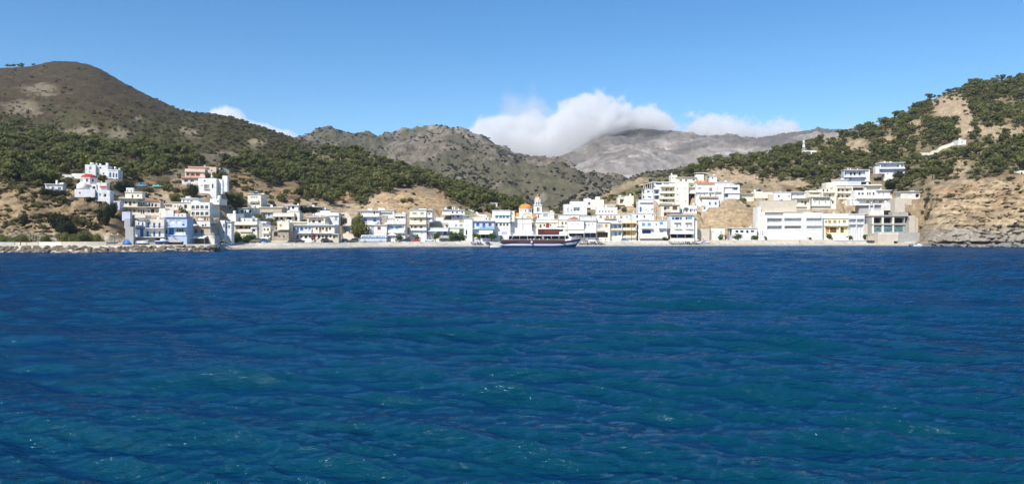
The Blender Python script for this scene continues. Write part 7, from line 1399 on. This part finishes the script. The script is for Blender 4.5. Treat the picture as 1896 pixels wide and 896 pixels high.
    for u, v, off, s in ((245.5, 410, 14, 'beside the grey retaining wall'), (402.5, 408, 26, 'before the white cube house'), (417.5, 401, 27, 'at the left end of the hedge bushes'), (602.5, 405, 21, 'in the middle of the brown half of the guesthouse'), (628, 408, 21, 'at the guesthouse right end'), (633.5, 402, 22, 'thickest of the two by the road ramp'), (757.5, 404, 22, 'between balcony house and four-storey block'), (968, 402, 23, 'before the blank storehouse left of the church'), (1034, 400, 24, 'before the cream end house'), (1169.5, 398, 19, 'before the ochre house'), (1215.5, 383, 31, 'at the wall of the tall white house'), (1463, 372, 60, 'above the big hotel roof')):
        pole(u, v, 'wooden utility pole ' + s, off)
    for u, vt, s in ((331, 318, 'dark pole left of the pink villa'), (353, 320, 'pole rising before the pink villa loggias'), (1563, 342, 'tall pole before the cream loggia house'), (1549, 360, 'pole at the left of the cream loggia house'), (325, 327, 'leftmost of the poles beside the pink villa')):
        D = ground_D(u, {331: 345, 353: 350, 1563: 378, 1549: 380, 325: 345}[u], 4.2); pole(u, vt, s, D=D, r=.1)
    y = float(np.interp(1314, TU, Ds)) + 17; x = PX(1314.5, y); t = empty('dead_palm', (x, y, gz(x, y)), 0, 'tall bare dead palm trunk on the promenade before the dry bank', 'tree'); t['kind'] = 'thing'
    p = MB(); p.bar((0, 0, -.4), (.1, 0, 4.5), .3, 0, 9, .24); p.bar((.1, 0, 4.5), (0, 0, 8.0), .24, 0, 9, .14); p.build('trunk', WOOD, t)
    for i in range(6): q = MB(); a = i * 1.05; q.bar((0, 0, 7.9), (.9 * math.cos(a), .9 * math.sin(a), 8.2 + .4 * math.sin(i * 3)), .06, 0, 5, .02); q.build('frond', STRAW, t)
    for u, s in ((803, 'by the grey awning restaurant'), (890, 'at the lilac cafe'), (1552, 'before the golden ground floor'), (1628, 'beside the concrete frame building')): pole(u, 431, 'slim white street lamp ' + s, 13.5, lamp=1, mat=METAL, r=.06)
    # lattice mast
    D = ground_D(1490, 284, 5.8); x = PX(1490, D); z = gz(x, D); t = empty('lattice_mast', (x, D + 2, z), .4, 'pale lattice radio mast on the right hill ridge', 'mast'); t['kind'] = 'thing'
    h = PZ(259.5, D) - z; p = MB()
    for sx, sy in ((-1, -1), (1, -1), (1, 1), (-1, 1)): p.bar((sx * .9, sy * .9, -1), (sx * .35, sy * .35, h), .09)
    for i in range(9):
        a, b = h * i / 9, h * (i + 1) / 9; wa, wb = .9 - .55 * i / 9, .9 - .55 * (i + 1) / 9
        for q in ((-1, -1, 1, -1), (1, -1, 1, 1), (1, 1, -1, 1), (-1, 1, -1, -1)): p.bar((q[0] * wa, q[1] * wa, a), (q[2] * wb, q[3] * wb, b), .05)
    p.build('lattice', BOATW, t); q = MB(); q.box(-.7, .7, -.5, .5, h * .55, h * .7); q.box(-.5, .5, -.5, .5, h * .85, h * .95); q.build('antenna_panel', BOATW, t)
    # walls and paths climbing the slopes
    def ribbon(pts, w, hgt, mt, name, label, cat, lo=4.2, kind='thing', lift=.0):
        P = []
        for u, v in pts: d = ground_D(u, v, lo) if not isinstance(v, str) else float(np.interp(u, TU, Ds)) + float(v[1:]); xx = PX(u, d); P.append(Vector((xx, d, gz(xx, d) + lift)))
        Q = []
        for a, b in zip(P, P[1:]): Q += [a.lerp(b, i / 6) for i in range(6)]
        Q.append(P[-1]); m = MB(); prev = None
        for i, p in enumerate(Q):
            d = (Q[min(i + 1, len(Q) - 1)] - Q[max(i - 1, 0)]); d.z = 0; d.normalize(); n = Vector((d.y, -d.x, 0)) * w / 2; zz = max(gz(p.x, p.y), p.z if i in (0, len(Q) - 1) else -9) + hgt
            cur = [(p.x - n.x, p.y - n.y, zz), (p.x + n.x, p.y + n.y, zz), (p.x + n.x, p.y + n.y, zz - hgt - 3), (p.x - n.x, p.y - n.y, zz - hgt - 3)]
            if prev:
                for k in range(3): m.face([prev[k], cur[k], cur[k + 1], prev[k + 1]])
                m.face([prev[3], cur[3], cur[0], prev[0]])
            prev = cur
        o = m.build(name, PL[mt] if mt in PL else mt); tag(o, label, cat, None, kind); return o
    ribbon([(652, 'f14'), (650, 'f24'), (644, 'f34'), (642, 425), (642, 405), (636, 396)], 4.5, .55, 'beige', 'road', None, None, 3.9, 'structure')
    ribbon([(868, 388), (884, 384.5)], .5, .9, 'warm', 'stair_wall', 'upper white parapet arm on the slope left of the white hut', 'wall'); ribbon([(868, 389), (880, 393), (887, 400), (902, 402)], .5, .9, 'white', 'stair_wall', 'zigzag white parapet descending the dry slope behind the beach', 'wall')
    ribbon([(1715, 289), (1740, 279), (1760, 271), (1780, 264)], .8, 2.2, 'warm', 'road_wall', 'long pale road wall slanting up the right hill', 'wall', 5.8)
    ribbon([(1310, 347), (1323, 360), (1331, 378)], 1.6, .5, 'tan', 'stairway', 'tan stair ramp right of the small blue-windowed cottage', 'stairs')
    ribbon([(400, 325), (412, 318), (424, 322)], .5, 1.6, 'white', 'garden_wall', 'white sloping wall on bare ground right of the pink villa', 'wall')
    # vehicles
    car('suv', 553.5, 'black SUV parked before the blue half of the guesthouse', (.012, .012, .014)); car('suv', 605, 'long black SUV parked before the brown half of the guesthouse', (.010, .010, .010)); car('suv', 654, 'dark grey car parked at the foot of the road ramp', (.03, .03, .035), flip=True); car('hatch', 641, 'silver car half hidden at the road ramp corner', (.35, .36, .38), off=19.5)
    car('pickup', 487, 'blue pickup parked right of the grey jeep', (.03, .11, .36), cat='pickup'); car('suv', 473.5, 'greyish green jeep parked left of the blue pickup', (.12, .12, .10), flip=True); car('hatch', 411, 'black car parked right of the taverna', (.012, .012, .014), off=18); car('hatch', 748, 'black hatchback right of the gazebo', (.012, .012, .014), flip=True); car('hatch', 770, 'bright red car before the cream four-storey block', (.50, .012, .02), flip=True)
    car('pickup', 795, 'white pickup parked right of the red car', (.75, .75, .74), cat='pickup'); car('pickup', 823, 'dark flatbed pickup before the red-shuttered restaurant', (.06, .05, .05), off=15.0, cat='pickup'); car('hatch', 1157, 'light blue car before the ochre house', (.16, .30, .48), off=14.5); car('hatch', 847, 'black car under the wide green trees', (.015, .015, .017), off=18)
    D = ground_D(261, 347, 4.5); car('pickup', 261, 'bright blue truck on the bare slope left of the green car', (.10, .36, .62), D=D, cat='truck', z=gz(PX(261, D), D)); D = ground_D(292, 348, 4.5); car('hatch', 292, 'turquoise green car on the bare slope below the pines', (.10, .34, .30), D=D, z=gz(PX(292, D), D))
    bus()
    small_boat(583, 459.2, 26, 'little blue motor boat floating off the beach below the guesthouse', paint('boat_blue', (.06, .27, .55), .4), BOATW, cuddy=False)
    small_boat(404, 0, 11, 'small brown rowing boat on the sand at the quay end', paint('boat_brown', (.22, .13, .07), .6), WOOD, D=14, z=2.3, cuddy=False)
    small_boat(263, 0, 24, 'white rowing boat on land before the grey boat garage', BOATW, WC['gr'], D=11.5, z=2.75, cuddy=False); small_boat(300, 0, 25, 'blue and white fishing boat on land before the boat garage', paint('boat_deep_blue', (.03, .09, .32), .4), BOATW, D=12, z=2.9); 
    small_boat(1701, 455.0, 19, 'white motor boat moored before the right-hand rocks', BOATW, WC['gr'], D=-6)
    y = float(np.interp(326, TU, Ds)) + 12; x = PX(326, y); t = empty('covered_boat', (x, y, gz(x, y)), 0, 'boat under a pale blue tarpaulin by the sky blue house', 'boat'); t['kind'] = 'thing'
    c = MB(); c.prism([(-2.3, .7), (2.2, .7), (1.9, 1.0), (.2, 1.5), (-1.0, 2.6), (-1.9, 1.5)], -1.0, 1.0); c.build('tarpaulin', PL['grey'], t, bevel=.15); c = MB(); c.prism([(-2.1, .05), (1.9, .05), (2.2, .7), (-2.3, .7)], -.7, .7); c.build('hull', WC['k'], t)
    y = float(np.interp(234.5, TU, Ds)) + 10.5; x = PX(234.5, y); t = empty('tarpaulin_heap', (x, y, gz(x, y)), 0, 'heap under blue tarpaulin beside the double-headed lamp', 'heap'); t['kind'] = 'thing'
    c = MB(); c.lathe([(1.3, 0), (1.2, .6), (.8, 1.2), (.25, 1.6), (.02, 1.65)], 9, sy=.7); c.build('cover', paint('blue_tarpaulin', (.04, .16, .45), .6), t)
    # rocks
    def rock_mesh(seed, mat):
        g = np.random.default_rng(seed); bm = bmesh.new(); bmesh.ops.create_icosphere(bm, subdivisions=2, radius=1)
        for v in bm.verts: p = np.array(v.co); q = 1 + .35 * perlin(np.array([p[0] * 1.3 + seed]), np.array([p[1] * 1.3 + p[2] * .9]), 3)[0]; v.co = Vector(np.round(p * q * 2.6) / 2.6 * .45 + p * q * .55); v.co.z *= .7
        me = bpy.data.meshes.new('rock'); bm.to_mesh(me); bm.free(); me.materials.append(mat); return me
    R1 = [rock_mesh(i, stone('riprap_stone', (.13, .105, .075), (.29, .235, .17), 1.0)) for i in range(5)]; R2 = [rock_mesh(10 + i, stone('shore_rock', (.17, .155, .15), (.30, .27, .24), .8)) for i in range(5)]
    g = np.random.default_rng(3)
    for i in range(270):
        u = -60 + 466 * (i + g.random()) / 270; q = g.random(); o = link(bpy.data.objects.new('riprap_rock', R1[i % 5])); y = float(np.interp(u, TU, Ds)) - .8 + 3.0 * q; s = .45 + .5 * g.random(); o.location = (PX(u, y), y, -.15 + 1.75 * q); o.scale = (s * 1.25, s, s); o.rotation_euler = (g.random() * .6, g.random() * .6, g.random() * 6)
        tag(o, 'brown rock of the bank below the left quay', 'rock', 'rocks below the left quay', 'thing')
    for i in range(60):
        u = 1685 + 250 * (i + g.random()) / 60; y = float(np.interp(u, TU, Ds)) - 1.5 + 5 * g.random() ** 1.5; o = link(bpy.data.objects.new('shore_rock', R2[i % 5])); s = .6 + 1.5 * g.random() ** 2; o.location = (PX(u, y), y, -.1 + .25 * g.random() + max(0, (y - np.interp(u, TU, Ds))) * .35); o.scale = (s * 1.5, s * 1.1, s); o.rotation_euler = (g.random() * .5, g.random() * .5, g.random() * 6)
        tag(o, 'grey rock at the waterline of the right headland', 'rock', 'rocks at the foot of the right headland', 'thing')
# ================================================================= CLOUDS AND AIR
def cloud(label, prof, vb, D, depth, dens=0.02, nscale=0.0035, rag=0.55, soft=90.0, wisp=0.0, bots=None):
    """a real volume: vapour fills the space under a lumpy top line given by prof [(u, v)...]"""
    x0, x1 = PX(prof[0][0], D), PX(prof[-1][0], D); zb = PZ(vb, D); zt = PZ(min(p[1] for p in prof), D) + 45; w = x1 - x0; h = zt - zb
    mb = MB(); mb.box(0, w, -depth / 2, depth / 2, 0, h)
    m = bpy.data.materials.new('cloud_vapour'); m.use_nodes = True; nt = m.node_tree; L = nt.links; nt.nodes.remove(nt.nodes['Principled BSDF'])
    out = nt.nodes['Material Output']; tc = N(nt, 'ShaderNodeTexCoord'); sx = N(nt, 'ShaderNodeSeparateXYZ'); L.new(tc.outputs['Object'], sx.inputs[0])
    r = nt.nodes.new('ShaderNodeValToRGB'); e = r.color_ramp.elements
    tops = [((PX(u, D) - x0) / w, (PZ(v, D) - zb) / h) for u, v in prof]
    e[0].position = 0; e[0].color = (tops[0][1],) * 3 + (1,); e[1].position = 1; e[1].color = (tops[-1][1],) * 3 + (1,)
    for p, t in tops[1:-1]: q = e.new(p); q.color = (t, t, t, 1)
    L.new(math_n(nt, 'DIVIDE', sx.outputs['X'], w), r.inputs[0])
    n1 = N(nt, 'ShaderNodeTexNoise', Scale=nscale, Detail=7.0, Roughness=0.6); L.new(tc.outputs['Object'], n1.inputs['Vector'])
    # depth below the top line, thinner towards the front and back of the bank, frayed by noise
    below = math_n(nt, 'SUBTRACT', math_n(nt, 'MULTIPLY', r.outputs[0], h), sx.outputs['Z'])
    n2 = N(nt, 'ShaderNodeTexNoise', Scale=nscale * 4.5, Detail=6.0, Roughness=0.65); L.new(tc.outputs['Object'], n2.inputs['Vector'])
    yq = math_n(nt, 'POWER', math_n(nt, 'ABSOLUTE', math_n(nt, 'DIVIDE', sx.outputs['Y'], depth / 2)), 2.0)
    thin = math_n(nt, 'MULTIPLY', yq, 150.0 if not wisp else 60.0)
    ends = math_n(nt, 'MINIMUM', math_n(nt, 'MINIMUM', sx.outputs['X'], math_n(nt, 'SUBTRACT', w, sx.outputs['X'])), 400.0)
    s = math_n(nt, 'SUBTRACT', below, thin); s = math_n(nt, 'MINIMUM', s, math_n(nt, 'SUBTRACT', math_n(nt, 'MULTIPLY', ends, 1.5), 10.0))
    s = math_n(nt, 'ADD', s, math_n(nt, 'MULTIPLY', math_n(nt, 'SUBTRACT', n1.outputs[0], 0.5), rag * 520.0)); s = math_n(nt, 'ADD', s, math_n(nt, 'MULTIPLY', math_n(nt, 'SUBTRACT', n2.outputs[0], 0.5), rag * 230.0))
    if bots:
        r2 = nt.nodes.new('ShaderNodeValToRGB'); e2 = r2.color_ramp.elements; bb = [((PX(u, D) - x0) / w, max(0.0, (PZ(v, D) - zb) / h)) for u, v in bots]
        e2[0].position = bb[0][0]; e2[0].color = (bb[0][1],) * 3 + (1,); e2[1].position = bb[-1][0]; e2[1].color = (bb[-1][1],) * 3 + (1,)
        for p, t in bb[1:-1]: q = e2.new(p); q.color = (t, t, t, 1)
        L.new(math_n(nt, 'DIVIDE', sx.outputs['X'], w), r2.inputs[0])
        ab = math_n(nt, 'SUBTRACT', sx.outputs['Z'], math_n(nt, 'MULTIPLY', r2.outputs[0], h)); ab = math_n(nt, 'ADD', ab, math_n(nt, 'MULTIPLY', math_n(nt, 'SUBTRACT', n1.outputs[0], 0.5), rag * 260.0)); s = math_n(nt, 'MINIMUM', s, ab)
    s = math_n(nt, 'SUBTRACT', s, wisp)
    d = nt.nodes.new('ShaderNodeMath'); d.operation = 'DIVIDE'; d.use_clamp = True; L.new(s, d.inputs[0]); d.inputs[1].default_value = soft
    pv = N(nt, 'ShaderNodeVolumePrincipled'); pv.inputs['Color'].default_value = (.995, .995, .998, 1); pv.inputs['Anisotropy'].default_value = 0.15
    L.new(math_n(nt, 'MULTIPLY', d.outputs[0], dens), pv.inputs['Density']); L.new(pv.outputs[0], out.inputs['Volume'])
    m.cycles.volume_step_rate = max(.02, 220.0 / max(w, depth, h)) if hasattr(m, 'cycles') else 1
    o = mb.build('cloud', m); o.location = (x0, D, zb); tag(o, label, None, None, 'stuff'); return o
def make_sky():
    cloud('broad white cloud bank resting on the far limestone mountain', [(862,262),(876,240),(890,228),(905,219),(925,212),(945,210),(962,216),(985,224),(1005,220),(1018,206),(1035,192),(1055,184),(1080,178),(1100,184),(1125,194),(1150,196),(1180,206),(1210,214),(1240,216),(1270,222),(1300,222),(1335,226),(1370,232),(1410,238),(1450,244),(1480,252)], 318, 4250, 900, nscale=.0048, rag=.9, soft=40, dens=.02, bots=[(862,318),(1030,318),(1060,292),(1105,272),(1130,258),(1155,245),(1235,248),(1285,270),(1360,282),(1420,268),(1480,258)])
    cloud('bright white cloud top showing over the left ridge', [(372,225),(388,210),(400,201),(425,198),(445,206),(465,218),(490,230),(520,243),(550,252),(572,262)], 290, 5900, 500, soft=50)
    cloud('thin white cloud edge behind the left ridge, left of the bright one', [(325,212),(340,203),(358,205),(375,213)], 235, 5900, 300, soft=60)
    cloud('small cloud peeping over the middle mountain', [(705,258),(722,249),(740,250),(758,260)], 275, 5900, 300, soft=60)
    cloud('faint wisp of cloud rising above the cloud bank', [(915,175),(935,150),(960,152),(985,150),(1005,165),(1030,195)], 232, 4700, 260, dens=.0045, nscale=.0075, rag=.95, soft=130, wisp=40)
    cloud('small pale cloud behind the right hill', [(1540,235),(1560,218),(1590,228),(1620,224),(1650,208),(1672,212),(1690,225)], 260, 5900, 300, dens=.006, rag=.8, soft=140, wisp=20)
def make_haze():
    zt = 0
    for o in COL.objects:
        if o.name in ('mountain', 'hillside', 'wooded_ridge'): zt = max(zt, max(v.co.z for v in o.data.vertices))
    mb = MB(); mb.box(-2600, 2600, -60, 2450, -5.5, zt + 6)
    m = bpy.data.materials.new('clear_air'); m.use_nodes = True; nt = m.node_tree; nt.nodes.remove(nt.nodes['Principled BSDF'])
    pv = N(nt, 'ShaderNodeVolumePrincipled'); pv.inputs['Color'].default_value = (.86, .92, 1.0, 1); pv.inputs['Density'].default_value = HAZE; pv.inputs['Anisotropy'].default_value = .2
    nt.links.new(pv.outputs[0], nt.nodes['Material Output'].inputs['Volume'])
    o = mb.build('haze', m); tag(o, 'clear sea air thinly veiling the far mountains', None, None, 'stuff'); return o
HAZE = 0.000065
# ================================================================= LIGHT, SKY, CAMERA
SUN_EL, SUN_AZ = 47.0, math.degrees(math.atan2(-0.50, -0.80))      # azimuth of the sun seen from above, atan2(x, y)
def make_light():
    sd = bpy.data.lights.new('sun', 'SUN'); sd.energy = 4.4; sd.angle = math.radians(0.53); sd.color = (1.0, 0.955, 0.88)
    so = bpy.data.objects.new('sun', sd); COL.objects.link(so)
    e = math.radians(SUN_EL); a = math.radians(SUN_AZ)
    d = Vector((math.sin(a) * math.cos(e), math.cos(a) * math.cos(e), math.sin(e)))
    so.rotation_euler = d.to_track_quat('Z', 'Y').to_euler(); so.location = d * 300
    w = bpy.data.worlds.new('World'); SC.world = w; w.use_nodes = True
    nt = w.node_tree; L = nt.links; bg = nt.nodes['Background']
    sky = nt.nodes.new('ShaderNodeTexSky'); sky.sky_type = 'NISHITA'; sky.sun_disc = False
    sky.sun_elevation = e; sky.sun_rotation = a % (2 * PI); sky.altitude = 0; sky.air_density = 1.0; sky.dust_density = 0.0; sky.ozone_density = 5.0
    hs = nt.nodes.new('ShaderNodeHueSaturation'); hs.inputs['Saturation'].default_value = 1.22; L.new(sky.outputs[0], hs.inputs['Color']); L.new(hs.outputs[0], bg.inputs[0]); bg.inputs[1].default_value = 0.105
def make_camera():
    cd = bpy.data.cameras.new('camera'); co = bpy.data.objects.new('camera', cd); COL.objects.link(co)
    cd.sensor_width = 36; cd.lens = F / 1896 * 36; cd.shift_y = -(448 - V0) / 1896; cd.clip_start = 0.5; cd.clip_end = 30000
    co.location = (0, 0, H0); co.rotation_euler = (PI / 2, 0, 0); SC.camera = co
    SC.view_settings.view_transform = 'Standard'; SC.view_settings.look = 'None'; SC.view_settings.gamma = 1; SC.view_settings.use_curve_mapping = False
    SC.view_settings.exposure = 0.5
    c = SC.cycles; c.use_denoising = True; c.denoising_prefilter = 'FAST'; c.denoising_input_passes = 'RGB_ALBEDO_NORMAL'; c.max_bounces = 6; c.diffuse_bounces = 3; c.glossy_bounces = 3; c.transmission_bounces = 3; c.volume_bounces = 4; c.transparent_max_bounces = 8
    c.sample_clamp_indirect = 6; c.caustics_reflective = False; c.caustics_refractive = False
village(); make_hillside(); MTS = make_mountains(); make_sea(); make_green(MTS); ferry(); beach(); people(); make_sky(); make_haze(); make_light(); make_camera()
